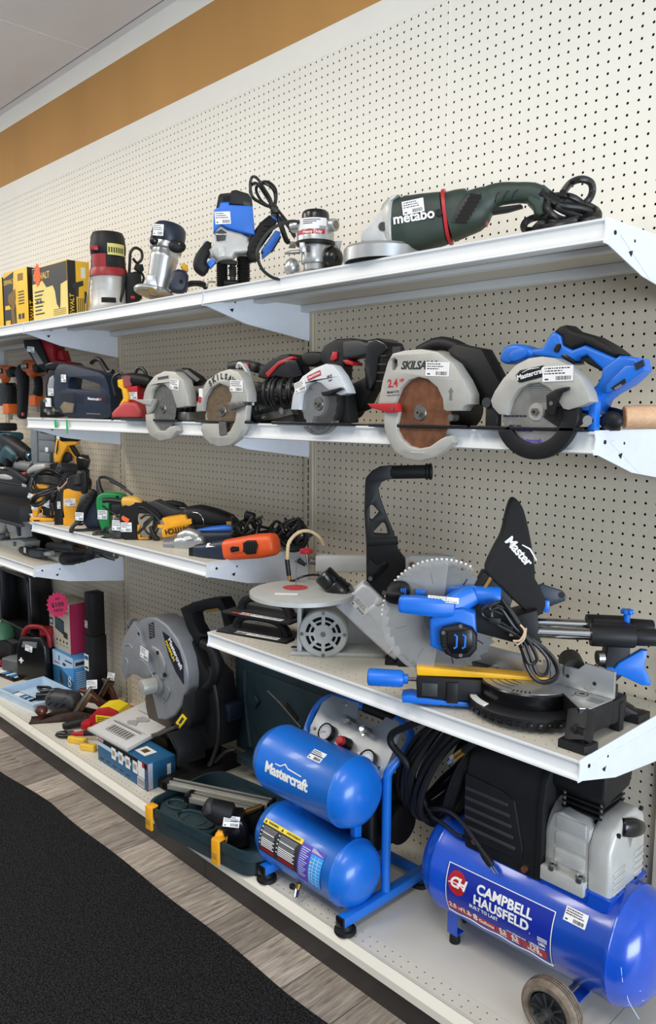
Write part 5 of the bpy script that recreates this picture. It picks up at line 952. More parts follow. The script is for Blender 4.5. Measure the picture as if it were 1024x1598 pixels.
b = MB(); b.sticker(FRONT(t.px(*r0([(407, 573)])[0], y=-1.05), -2), .95, 1.1, 32); t.part('price_sticker', b, bd)
t = Thing('angled_tool', 'dark red and black slanted tool standing behind the two jigsaws', 'tool', (hit(75, 600, y=-9).x, -9, Z2), rz=35)
q = lambda L, y=0: t.out(r0(L), y)
b = MB(); b.prism(q([(318, 160), (468, 165), (470, 250), (480, 320), (600, 335), (630, 360), (600, 560), (480, 600), (440, 580), (400, 345), (360, 250)]), -1.8, 2.2, 'dark_red', bev=.25); b.prism(q([(475, 245), (515, 240), (540, 325), (480, 320)], 0), -1, 1.5, 'dark_red', bev=.2); b.prism(q([(380, 640), (620, 560), (640, 760), (380, 780)], 1), -1.5, 2, 'black', bev=.2); t.part('body', b)
b = MB(); b.prism(q([(200, 158), (320, 152), (405, 355), (385, 420), (300, 350), (210, 215)], -2), -2.6, -1.5, 'black', bev=.15); b.prism(q([(222, 210), (262, 205), (350, 345), (300, 355)], -2.62), -2.68, -2.55, 'mid_grey'); t.part('face', b)
b = MB(); k = t.px(*r0([(245, 232)])[0], y=-2.7); b.sticker(FRONT(k, -8), 1.3, .85, 33); t.part('price_sticker', b)
t = Thing('palm_sander', 'red sander with yellow switch clip beside the leftmost circular saw', 'sander', (hit(208, 652, y=-13.8).x, -13.8, Z2), rz=25)
q = lambda L, y=0: t.out(r3(L), y)
b = MB(); b.prism(q([(484, 395), (482, 370), (500, 350), (530, 325), (580, 330), (600, 360), (602, 395)]), -2.2, 1.6, 'coral', bev=.4, seg=3); b.prism(q([(485, 385), (600, 385), (600, 400), (485, 400)], 0), -2.3, 1.7, 'black', bev=.1); b.prism(q([(510, 330), (515, 265), (570, 262), (580, 330)], 0), -1.3, 1.3, 'red', bev=.25); bd = t.part('body', b)
b = MB(); b.sweep([t.px(*r3([p_])[0], y=0) for p_ in ((500, 240), (530, 238), (575, 242), (605, 250))], [(.85, .9), (.95, 1), (.9, .95), (.8, .85)], 'black'); b.cyl(t.px(*r3([(508, 243)])[0], y=-.9), t.px(*r3([(508, 243)])[0], y=-1.2), .75, 'dark_red'); t.part('grip', b)
b = MB(); b.prism(q([(474, 238), (494, 234), (497, 268), (510, 275), (520, 305), (512, 335), (490, 345), (480, 340), (498, 310), (490, 275), (476, 265)], -1.4), -1.7, -1.2, 'yellow', bev=.08); t.part('clip', b, label='yellow clip')
b = MB(); b.sticker(FRONT(t.px(*r3([(532, 301)])[0], y=-1.4), 2), 1.3, .95, 34); t.part('price_sticker', b, bd)
b = MB(); b.tube([t.px(*r3([p_])[0], y=2) for p_ in ((540, 218), (548, 195), (565, 192), (580, 205), (585, 222))], .25, 'cord', 4); b.tube([t.px(*r3([p_])[0], y=2) for p_ in ((462, 300), (450, 240), (470, 215), (490, 220), (500, 300), (470, 370), (480, 395))], .2, 'cord', 4); t.part('power_cord', b)
# tape strips on the rail
for i, (u, lab) in enumerate(((86, 'left strip of green tape on the shelf rail'), (104, 'right strip of green tape on the shelf rail, longer one'))):
    k0 = hit(u, 655, y=-16.75); k1 = hit(u+.5, (667 if i == 0 else 677), y=-16.75); w = .55 if i else .8
    b = MB(); b.box(-w/2, w/2, -.03, 0, k1.z-k0.z, 0, 'tape_green'); one('tape_strip', lab, 'tape', b, (k0.x, -16.7, k0.z), ry=(-5 if i == 0 else 0))
# ------------------------------------------------------------------ top shelf: grinder, routers, boxed drills
def top_thing(name, label, cat, u, y=-12.5, rz=None, group=None):
    k = hit(u, 450, y=y); return Thing(name, label, cat, (k.x, y, ZT), rz=yaw_at(u) if rz is None else rz, group=group)
def crop(x0, y0, s): return lambda L: [(x0+a*s, y0+c*s) for a, c in L]
# large angle grinder
t = top_thing('angle_grinder', 'large dark green angle grinder with red collar and silver head', 'angle grinder', 690, -11.5, rz=30); c5 = crop(530, 260, .41016)
def P(a, c, y=0): return t.px(*c5([(a, c)])[0], y=y)
q = lambda L, y=0: t.out(c5(L), y)
mid = [P(205, 222), P(300, 215), P(400, 200), P(440, 190)]
b = MB(); b.sweep([P(203, 225), P(260, 225), P(330, 212), P(400, 197)], [(2.05, 2.0), (2.45, 2.3), (2.35, 2.2), (2.15, 2.05)], 'metabo_green', ex=3.2, cap=False, seg=32); b.sweep([P(212, 140), P(280, 145), P(330, 135)], [(.5, 1.4), (.4, 1.3), (.3, 1.0)], 'metabo_green'); body = t.part('body', b)
b = MB(); b.sweep([P(405, 195), P(417, 192.5)], [(2.3, 2.18), (2.3, 2.18)], 'red', ex=3.2, n=1, seg=32, cap=False); t.part('collar', b, label='red collar ring')
b = MB(); b.sweep([P(415, 195), P(460, 180), P(510, 165), P(545, 140), P(580, 118)], [(2.1, 2.0), (2.0, 1.95), (1.85, 1.7), (1.4, 1.4), (1.0, 1.15)], 'metabo_green', ex=2.8, cap=False, seg=30); b.sweep([P(545, 140), P(600, 108), P(680, 100), P(740, 104), P(775, 125)], [(1.25, 1.3), (.95, 1.1), (.82, 1.05), (.85, 1.05), (.9, 1.0)], 'metabo_green', ex=2.6, seg=24)
b.prism(q([(712, 95), (778, 85), (782, 190), (760, 196), (745, 188), (735, 160), (715, 140)]), -.95, .95, 'metabo_green', bev=.25, seg=3)
k = [(428, 215), (450, 150), (490, 108), (538, 100), (500, 190), (470, 215)]; b.prism(q(k, -1.85), -2.0, -1.7, 'dark_grey', bev=.05)
for i in range(7):
    for j in range(5):
        f = i/6; x = 445+60*f*.9+j*9; z = 205-95*f+j*1; p = P(x, z, -2.02); b.box(p.x-.1, p.x+.1, -2.04, -1.9, p.z-.17, p.z+.17, 'void')
for i in range(4): p = P(565+i*34, 120-i*7, -1.1); b.tube([P(560+i*34, 142-i*6, -1.0), P(566+i*34, 112-i*5, -1.12), P(580+i*34, 98-i*3, -1.0)], .06, 'black', 3, 6)
hn = t.part('rear_handle', b)
b = MB(); b.prism(q([(540, 195), (560, 170), (600, 160), (690, 148), (698, 155), (640, 172), (575, 182), (555, 205)]), -.6, .6, 'rubber', bev=.1); tr = t.part('trigger', b, hn); b = MB(); b.prism(q([(536, 205), (556, 196), (568, 205), (560, 226), (540, 222)]), -.65, .65, 'red', bev=.1); t.part('trigger_lock', b, tr, 'red trigger lock')
b = MB(); b.prism(q([(100, 300), (98, 265), (150, 215), (195, 160), (210, 132), (240, 125), (210, 150), (192, 190), (190, 250), (200, 300), (225, 318), (190, 320), (170, 300), (120, 305)]), -1.9, 1.9, 'cast', bev=.3, seg=3); b.sweep([P(196, 228), P(207, 227)], [(2.3, 2.15), (2.35, 2.2)], 'cast', ex=3.2, n=1, seg=32)
p = P(165, 228, -1.95); b.cyl((p.x, -2.05, p.z), (p.x, -1.8, p.z), .38, 'dark_grey', seg=18); b.prism(q([(105, 292), (160, 275), (195, 285), (190, 300), (120, 300)], -.3), -1.7, 1.7, 'dark_grey', bev=.1); hd = t.part('gear_head', b)
b = MB(); p = P(135, 345, 0); b.lathe([(1.0, .3), (3.4, .25), (3.6, .0), (3.6, -1.1), (3.45, -1.1), (3.45, -.05), (1.0, 0)], (p.x+.6, .5, 1.3), (0, 0, 1), 'silver', 44); b.cyl((p.x+.6, .5, .3), (p.x+.6, .5, 2.4), .9, 'dull_steel'); t.part('wheel_guard', b, hd)
b = MB(); T = frame(P(282, 190, -2.32), P(320, 184, -2.3)-P(243, 197, -2.3), Vector((.1, 0, 1))); b.text('metabo', 1.2, 'paper', T, .06, .03); t.part('brand_lettering', b, body, 'white maker lettering')
b = MB(); T = frame(P(280, 152, -2.4), P(318, 145, -2.4)-P(247, 160, -2.4), Vector((.1, .0, 1))); b.sticker(T, 1.9, 1.15, 41); t.part('price_sticker', b, body)
b = MB(); rnd = random.Random(3); p = P(378, 175, -2.25); b.cyl((p.x, -2.3, p.z), (p.x, -2.0, p.z), .3, 'black', seg=14); t.part('screw', b, body)
cpx = [[(768, 95), (800, 130), (850, 150), (920, 160), (970, 180), (985, 190), (950, 205), (880, 210), (820, 190), (790, 150), (810, 115), (880, 115), (930, 150), (960, 200), (900, 212), (830, 215), (795, 200), (800, 160), (850, 135), (920, 140), (975, 165), (980, 185), (930, 190), (870, 175), (820, 150)],
 [(850, 100), (880, 62), (920, 48), (955, 60), (962, 95), (945, 130), (900, 160)], [(800, 190), (740, 195), (705, 215), (705, 240), (740, 242), (790, 230), (850, 215), (900, 200), (830, 205), (770, 215), (745, 235)]]
b = MB()
for L in cpx: b.tube([P(a, c, rnd.uniform(-1.6, .6)) for a, c in L], .31, 'cord', 4, 9)
cdp = t.part('power_cord', b); b = MB(); b.sweep([P(765, 90), P(800, 112), P(835, 128)], [(.5, .5), (.42, .42), (.34, .34)], 'black'); t.part('strain_relief', b, cdp)
# small old router
t = top_thing('router', 'small old silver router with red stripe and black round knobs', 'router', 495, -13, group='routers'); c4 = crop(380, 310, .17578)
def P(a, c, y=0): return t.px(*c4([(a, c)])[0], y=y)
s4 = .17578
b = MB(); z = lambda c: P(640, c).z; xc = P(640, 300).x; R = lambda w: (P(640+w, 300).x-xc)
b.lathe([(0, z(690)), (R(105), z(690)), (R(105), z(585)), (R(125), z(580)), (R(130), z(560)), (R(125), z(530)), (R(125), z(430)), (R(140), z(425)), (0, z(425))], (xc, 0, 0), (0, 0, 1), 'silver', 36); b.lathe([(R(110), z(690)), (R(112), z(640)), (0, z(640))], (xc, 0, 0), (0, 0, 1), 'dull_steel', 36)
b.lathe([(0, 0), (R(210), 0), (R(215), .2), (R(200), .45), (0, .5)], (xc, 0, 0), (0, 0, 1), 'silver', 40); base = t.part('base', b)
b = MB(); b.lathe([(R(140), z(425)), (R(172), z(420)), (R(175), z(390)), (R(150), z(385))], (xc, 0, 0), (0, 0, 1), 'black', 36); b.lathe([(0, z(400)), (R(165), z(395)), (R(165), z(240)), (R(150), z(215)), (0, z(215))], (xc, 0, 0), (0, 0, 1), 'silver', 36); mt = t.part('motor', b)
b = MB(); b.lathe([(R(120), z(215)), (R(122), z(150)), (R(115), z(125)), (R(100), z(112)), (0, z(110))], (xc, 0, 0), (0, 0, 1), 'gloss_black', 36); t.part('top_cap', b, mt)
def band(x, r, z0, z1, a0, a1, m, n=14, y=0): 
    bb = MB(); vs = []; fs = []
    for i in range(n+1):
        a = radians(a0+(a1-a0)*i/n); vs += [(x+r*cos(a), y+r*sin(a), z0), (x+r*cos(a), y+r*sin(a), z1)]
    for i in range(n): fs.append((2*i, 2*i+2, 2*i+3, 2*i+1))
    bb.add(vs, fs, m); return bb
def curved(x, r): return lambda p: Vector((x+sin(p.x/r)*(r+.03+p.z), -cos(p.x/r)*(r+.03+p.z), p.y))
b = band(xc, R(165)+.02, z(345), z(305), 200, 300, 'red'); fn = curved(xc, R(165)); zz = z(326); b.text('Heavy Duty', .42, 'paper', lambda p: fn(Vector((p.x-.35, p.y+zz, p.z))), .01, .01); t.part('name_stripe', b, mt, 'red stripe with white lettering')
b = band(xc, R(165)+.03, z(300), z(205), 215, 305, 'paper')
for k in range(9): b2 = band(xc, R(165)+.045, z(300), z(275), 282+k*2.4, 283.2+k*2.4, 'ink', 1); b.add(b2.v, b2.f, 'ink')
for k in range(3): b2 = band(xc, R(165)+.045, z(225+k*16), z(218+k*16), 230, 285-k*12, 'ink', 6); b.add(b2.v, b2.f, 'ink')
t.part('price_sticker', b, mt)
for a, c, y_ in ((785, 240, -.6), (480, 250, .4)): 
    b = MB(); p0 = P(a-40, c, y_); p1 = P(a+35, c, y_-.3); b.cyl(p0, p1+Vector((0, -.4, 0)), .62, 'silver', .62, 20, .06); d_ = (p1-p0+Vector((0, -.4, 0))).normalized(); b.cyl(p1+Vector((0, -.4, 0)), p1+Vector((0, -.4, 0))+d_*.04, .42, 'dull_steel', seg=16); t.part('brush_cap', b, mt)
b = MB(); b.ball((P(790, 545).x, -.8, P(790, 545).z), (1.1, 1.1, 1.2), 'gloss_black', 24); b.cyl((P(720, 545).x, -.4, P(720, 545).z), (P(780, 545).x, -.8, P(780, 545).z), .4, 'silver'); t.part('knob', b, base)
b = MB(); b.ball((P(430, 600).x, .9, P(430, 600).z), (.8, .9, 1.0), 'silver', 18); t.part('knob', b, base)
b = MB(); b.cyl(P(365, 488, -.6), P(420, 478, -.6), .1, 'steel', .2); b.cyl(P(415, 478, -.6), P(500, 472, -.6), .2, 'steel'); b.box(P(500, 0, 0).x, P(550, 0, 0).x, -R(125)-.35, -R(115), z(505), z(420), 'silver', .08); b.box(P(560, 0, 0).x, P(590, 0, 0).x, -R(125)-.1, -R(115), z(495), z(445), 'dark_grey', .05); t.part('clamp_screw', b, base)
b = MB(); b.prism(t.out(c4([(800, 380), (875, 375), (860, 450), (830, 450)]), .5), .4, .8, 'silver', bev=.05); t.part('guard_tab', b, base)
b = MB(); b.tube([P(510, 215, -.8), P(440, 200, -1.0), (P(330, 225, -1.4)), P(220, 300, -1.6), P(140, 420, -1.6), P(125, 520, -1.6), P(170, 630, -1.5), P(260, 700, -1.2), P(340, 715, -.8), P(420, 705, 0)], .16, 'cord', 6); t.part('power_cord', b, mt)
# blue plunge router
t = top_thing('router', 'blue plunge router with black bellows legs and tall coiled cord', 'router', 372, -11.5, group='routers'); c3 = crop(300, 260, .15625)
def P(a, c, y=0): return t.px(*c3([(a, c)])[0], y=y)
q = lambda L, y=0: t.out(c3(L), y)
b = MB(); b.prism(q([(215, 700), (220, 470), (270, 440), (285, 395), (370, 390), (375, 420), (600, 430), (625, 720), (490, 690), (350, 650), (290, 615)]), -1.9, 1.9, 'mc_blue', bev=.4, seg=3); mot = t.part('motor_housing', b)
b = MB(); b.prism(q([(245, 445), (265, 330), (285, 310), (385, 300), (395, 280), (440, 272), (560, 310), (595, 365), (602, 432), (375, 415), (370, 395), (285, 400), (275, 440)]), -1.8, 1.8, 'black', bev=.35, seg=3)
for i in range(5): p = P(315+i*15, 325-i*3, -1.8); b.box(p.x-.06, p.x+.06, -1.9, -1.7, p.z-.25, p.z+.25, 'void')
b.prism(q([(505, 345), (580, 360), (585, 412), (515, 400)], -1.8), -1.87, -1.7, 'dark_grey', bev=.04); t.part('top_cover', b, mot)
b = MB(); b.prism(q([(230, 650), (290, 612), (350, 655), (490, 690), (560, 730), (575, 880), (430, 890), (405, 950), (350, 945), (270, 960), (230, 930), (190, 880), (185, 850), (215, 800), (205, 720)]), -1.6, 1.7, 'cast', bev=.35, seg=3); b.cyl(P(505, 790, -.6), P(580, 800, -.9), .75, 'cast'); b.cyl(P(225, 850, -.6), P(160, 870, -1.0), .6, 'cast'); b.prism(q([(250, 815), (320, 800), (330, 890), (260, 915)], -1.6), -1.75, -1.5, 'cast', bev=.06); b.cyl(P(140, 765, .2), P(140, 765, -.8), .42, 'cast'); b.cyl(P(140, 765, -.8), P(140, 765, -.85), .16, 'dull_steel'); hs = t.part('gear_casting', b)
b = MB(); b.prism(q([(235, 660), (290, 625), (345, 660), (330, 735), (245, 745)], -1.6), -1.85, -1.5, 'dark_grey', bev=.05); T = FRONT(P(290, 675, -1.9), 2); b.text('Mastercraft', .26, 'paper', T, .02, .004); t.part('brand_plate', b, hs)
b = MB(); b.sticker(FRONT(P(305, 512, -1.95), 4), 1.75, 1.35, 43); t.part('price_sticker', b, mot)
for (a, w, c0, c1) in ((298, 60, 960, 1215), (512, 68, 905, 1200)):
    b = MB(); p0 = P(a, c0); n = 13; r = P(a+w, c0).x-p0.x; L = p0.z-P(a, c1).z; pr = [(0, 0)]
    for i in range(n): pr += [(r*.85, L*i/n), (r, L*(i+.5)/n)]
    pr += [(r*.85, L), (0, L)]; b.lathe(pr, (p0.x, 0, p0.z-L), (0, 0, 1), 'rubber', 26); b.cyl((p0.x, 0, .3), (p0.x, 0, p0.z), .4, 'steel'); t.part('bellows_leg', b)
b = MB(); p = P(405, 1050); b.cyl((p.x, -.3, P(405, 1150).z), (p.x, -.3, P(405, 960).z), .35, 'dark_grey'); b.cyl((p.x, -.3, P(405, 1100).z), (p.x, -.3, P(405, 1010).z), .5, 'black', seg=6); b.cyl((p.x-1.0, -.8, P(0, 1170).z), (p.x+.6, -.8, P(0, 1170).z), .42, 'black', seg=12); b.box(P(270, 0).x, P(440, 0).x, -1.2, -.6, P(0, 985).z, P(0, 945).z, 'black', .1); t.part('collet', b)
b = MB(); b.lathe([(0, 0), (3.0, 0), (3.1, .2), (3.0, .5), (0, .55)], (P(400, 1200).x, 0, 0), (0, 0, 1), 'cast', 40); b.tube([P(150, 1200, -1.5), P(155, 1160, -1.5), P(190, 1150, -1.5), P(235, 1155, -1.5)], .12, 'steel', 3); t.part('base_plate', b)
b = MB(); b.sweep([P(165, 770, -.8), P(125, 850, -1.0), P(85, 930, -1.1), P(80, 1000, -1.1), P(130, 1045, -1.1)], [(.35, .5), (.62, .7), (.72, .75), (.8, .8), (.7, .7)], 'rubber', ex=2.8); b.prism(q([(140, 960), (200, 920), (240, 950), (180, 1020)], -1.2), -1.5, -.3, 'mc_blue', bev=.12)
for i in range(5): p = P(100-i*8, 870+i*30, -1.7); b.box(p.x-.3, p.x+.4, -1.75, -1.55, p.z-.03, p.z+.03, 'void')
t.part('left_handle', b, label='black handle with blue insert')
b = MB(); b.sweep([P(800, 530, -.6), P(740, 610, -.9), P(660, 720, -1.0), P(605, 830, -1.0), P(620, 930, -1.0)], [(.55, .6), (.85, .8), (.85, .85), (.75, .8), (.7, .7)], 'rubber', ex=2.8); b.prism(q([(690, 840), (830, 645), (880, 660), (880, 700), (790, 850), (700, 925)], -.9), -1.5, -.2, 'mc_blue', bev=.15); b.prism(q([(780, 845), (875, 690), (890, 705), (800, 855)], -.9), -1.2, -.3, 'black', bev=.08); b.cyl(P(580, 800, -.8), P(610, 810, -.9), .6, 'black'); b.cyl(P(805, 520, -.6), P(795, 540, -.65), .62, 'mc_blue')
for i in range(6): p = P(620+i*28, 850-i*52, -1.85); b.box(p.x-.4, p.x+.4, -1.9, -1.7, p.z-.03, p.z+.03, 'void', T=None)
p = P(698, 858, -1.52); b.cyl((p.x, -1.56, p.z), (p.x, -1.45, p.z), .14, 'void', seg=12); t.part('right_handle', b, label='black handle with blue insert and cord outlet')
loops = [[(815, 520), (825, 420), (840, 300), (830, 220), (780, 165), (720, 150), (660, 180), (640, 240), (690, 340), (770, 400), (815, 430)], [(820, 440), (780, 320), (720, 220), (660, 130), (620, 100), (590, 120), (580, 200), (600, 300), (660, 350), (760, 400)], [(800, 400), (700, 370), (600, 300), (580, 220), (610, 170), (660, 180), (740, 300), (800, 400)], [(815, 400), (830, 330), (820, 250), (770, 190), (700, 160)], [(830, 430), (890, 560), (940, 700), (960, 760), (930, 740), (880, 600), (840, 470)], [(860, 440), (940, 540), (1010, 640), (1020, 700), (960, 600), (880, 500)], [(850, 470), (900, 640), (960, 740), (1000, 780)]]
b = MB(); rnd = random.Random(5)
for L in loops: b.tube([P(a, c, rnd.uniform(-1, .2)) for a, c in L], .17, 'cord', 4, 8)
b.box(P(780, 0, -.4).x, P(860, 0, -.4).x, -1.1, .3, P(0, 460).z, P(0, 380).z, 'cord', .25); b.sweep([P(815, 530, -.5), P(820, 440, -.5)], [(.42, .42), (.3, .3)], 'cord'); p = P(1000, 780, -.5); b.box(p.x-.3, p.x+.4, -.8, -.2, p.z-.35, p.z+.3, 'dull_steel', .06); t.part('power_cord', b)
# tilted silver and navy router
t = top_thing('router', 'leaning silver router with navy top cap and round base plate', 'router', 246, -14.2, group='routers'); c2 = crop(200, 330, .13672)
def P(a, c, y=0): return t.px(*c2([(a, c)])[0], y=y)
A0, A1 = P(335, 945), P(480, 165); ax = (A1-A0)+Vector((0, 1.2, 0)); L = ax.length; w = lambda d: P(400+d, 500).x-P(400, 500).x
f_ = lambda s: s*L
b = MB(); b.lathe([(0, f_(.03)), (w(118), f_(.03)), (w(130), f_(.2)), (w(150), f_(.26)), (w(158), f_(.5)), (w(165), f_(.52)), (w(165), f_(.56)), (w(158), f_(.58)), (w(158), f_(.63)), (w(185), f_(.65)), (w(190), f_(.75)), (0, f_(.75))], A0, ax, 'silver', 40); mb_ = t.part('motor_body', b)
b = MB(); b.lathe([(w(190), f_(.73)), (w(196), f_(.74)), (w(198), f_(.9)), (w(190), f_(.98)), (w(165), f_(1.02)), (0, f_(1.03))], A0, ax, 'navy', 40); p = P(560, 400, -2.4); b.ball(p, (1.1, .5, .8), 'black', 14); b.ball(P(585, 370, -2.8), .16, 'chrome', 8); p = P(295, 330, -1.6); b.ball(p, (.55, .4, .6), 'gloss_black', 12); cap = t.part('top_cap', b, mb_)
b = MB(); T = frame(P(345, 210, -2.05), P(385, 220, -2.1)-P(312, 215, -1.95), Vector((.15, .1, 1))); b.sticker(T, 1.25, 1.4, 44); t.part('price_sticker', b, cap)
b = MB(); b.lathe([(0, -.1), (w(215), -.1), (w(232), 0), (w(236), .25), (w(225), .42), (w(120), .5), (0, .5)], A0+Vector((w(-40), 0, 0)), ax, 'silver', 44); b.lathe([(w(50), -.14), (w(205), -.14), (w(205), -.08)], A0+Vector((w(-40), 0, 0)), ax, 'dust', 40); b.prism(t.out(c2([(200, 880), (210, 720), (320, 740), (335, 880)]), -1.6), -2.1, -.6, 'silver', bev=.2); p = P(262, 895, -2.4); b.cyl(p, p+Vector((0, .3, .1)), .3, 'brass'); b.box(P(325, 900, -2).x, P(395, 900, -2).x, -2.6, -1.9, P(0, 915).z, P(0, 885).z, 'dull_steel', .08); bp_ = t.part('base', b)
b = MB(); b.prism(t.out(c2([(475, 800), (510, 690), (570, 665), (650, 680), (690, 740), (680, 860), (640, 930), (560, 935), (500, 920), (460, 870)]), -1.8), -2.7, -.9, 'navy', bev=.4, seg=3); p = P(605, 800, -2.7); b.cyl((p.x, -2.75, p.z), (p.x, -2.5, p.z), .25, 'void', seg=14); t.part('side_handle', b, bp_)
b = MB(); b.prism(t.out(c2([(600, 630), (615, 595), (680, 620), (682, 690), (640, 690)]), -1.2), -1.8, -.6, 'yellow', bev=.12); t.part('lever', b, mb_, 'yellow lever'); b = MB(); b.prism(t.out(c2([(565, 960), (600, 945), (640, 960), (635, 980), (570, 980)]), -1.2), -1.8, -.6, 'yellow', bev=.1); t.part('lever', b, bp_, 'yellow lever')
b = MB(); b.tube([P(650, 920, -.5), P(690, 820, -.3), P(760, 805, -.2), (P(860, 815, -.2)), P(890, 860, -.2), P(885, 890, -.2)], .2, 'cord', 5); b.tube([P(680, 850, -.3), P(760, 835, -.3), P(850, 850, -.3), P(885, 890, -.3)], .2, 'cord', 5); t.part('power_cord', b)
# red black and silver router
t = top_thing('router', 'upright black and red router with clear silver base and yellow label', 'router', 178, -12.5, group='routers'); c1 = crop(0, 340, .23438)
def P(a, c, y=0): return t.px(*c1([(a, c)])[0], y=y)
xc = P(722, 300).x; w = lambda d: P(722+d, 300).x-xc; z = lambda c: P(722, c).z
b = MB(); b.lathe([(0, z(400)), (w(122), z(398)), (w(122), z(350)), (w(118), z(345)), (w(112), z(250)), (0, z(250))], (xc, 0, 0), (0, 0, 1), 'black', 40); b.lathe([(w(112), z(255)), (w(118), z(240)), (w(120), z(200)), (w(112), z(130)), (w(100), z(105)), (0, z(100))], (xc, 0, 0), (0, 0, 1), 'black', 40)
mb_ = t.part('motor_body', b)
b = MB(); b.lathe([(w(118), z(400)), (w(128), z(398)), (w(128), z(365)), (w(122), z(345))], (xc, 0, 0), (0, 0, 1), 'dark_red', 40); fn = band(xc, w(115)+.06, z(350), z(258), 205, 262, 'dark_red', 10); b.add(fn.v, fn.f, 'dark_red'); b.box(P(598, 0, -1).x, P(650, 0, -1).x, -w(118)*.95, -.6, z(240), z(205), 'dark_red', .12); t.part('clamp_band', b, label='dark red clamp band')
b = band(xc, w(118)+.08, z(265), z(190), 268, 330, 'label_pale' if 'label_pale' in MATS else mk('label_pale', '#ccc66a', .5, var=.03).name, 10)
for k in range(7): fn = band(xc, w(118)+.1, z(250), z(215), 271+k*8, 275.5+k*8, 'ink', 2); b.add(fn.v, fn.f, 'ink')
t.part('rating_label', b, mb_, 'pale yellow rating label')
b = MB(); b.lathe([(0, 0), (w(150), 0), (w(150), .2), (w(140), .35), (w(118), z(560)), (w(112), z(420)), (w(120), z(400)), (0, z(400))], (xc, 0, 0), (0, 0, 1), 'cast', 40); fn = curved(xc, w(112)); zz = z(488); b.text('CRAFTSMAN', .42, 'silver', lambda p: fn(Vector((p.x-.9, p.y+zz, p.z))), .05, .012)
fn = band(xc, w(122)+.06, z(605), z(545), 245, 290, 'void', 8); b.add(fn.v, fn.f, 'void'); bs = t.part('base', b)
b = MB(); b.tube([P(600, 400, -.6), P(590, 480, -.8), P(580, 560, -.9), P(582, 620, -.9)], .12, 'dull_steel', 3); t.part('side_rod', b, bs); b = MB(); b.tube([P(830, 370, -1.6), P(820, 480, -1.7), P(800, 560, -1.8), P(815, 595, -1.7)], .22, 'black', 4); t.part('side_rod', b, bs)
b = MB(); b.prism(t.out(c1([(835, 380), (900, 365), (940, 380), (945, 540), (900, 575), (840, 590)]), .2), -1.2, .8, 'black', bev=.3); b.prism(t.out(c1([(890, 340), (900, 315), (950, 315), (958, 350), (930, 375)]), .2), -.8, .6, 'black', bev=.15); b.box(P(855, 0).x, P(885, 0).x, -1.3, -1.1, P(0, 512).z, P(0, 492).z, 'red', .05); t.part('side_handle', b, bs)
b = MB(); b.tube([P(860, 380, -.3), P(865, 290, -.3), P(870, 230, -.3), P(900, 200, -.3), P(940, 220, -.3), P(945, 270, -.3), P(915, 300, -.3), P(885, 270, -.3)], .2, 'cord', 5); b.tube([P(940, 360, .1), P(958, 400, .1), P(945, 440, .1)], .16, 'cord', 4); t.part('power_cord', b)
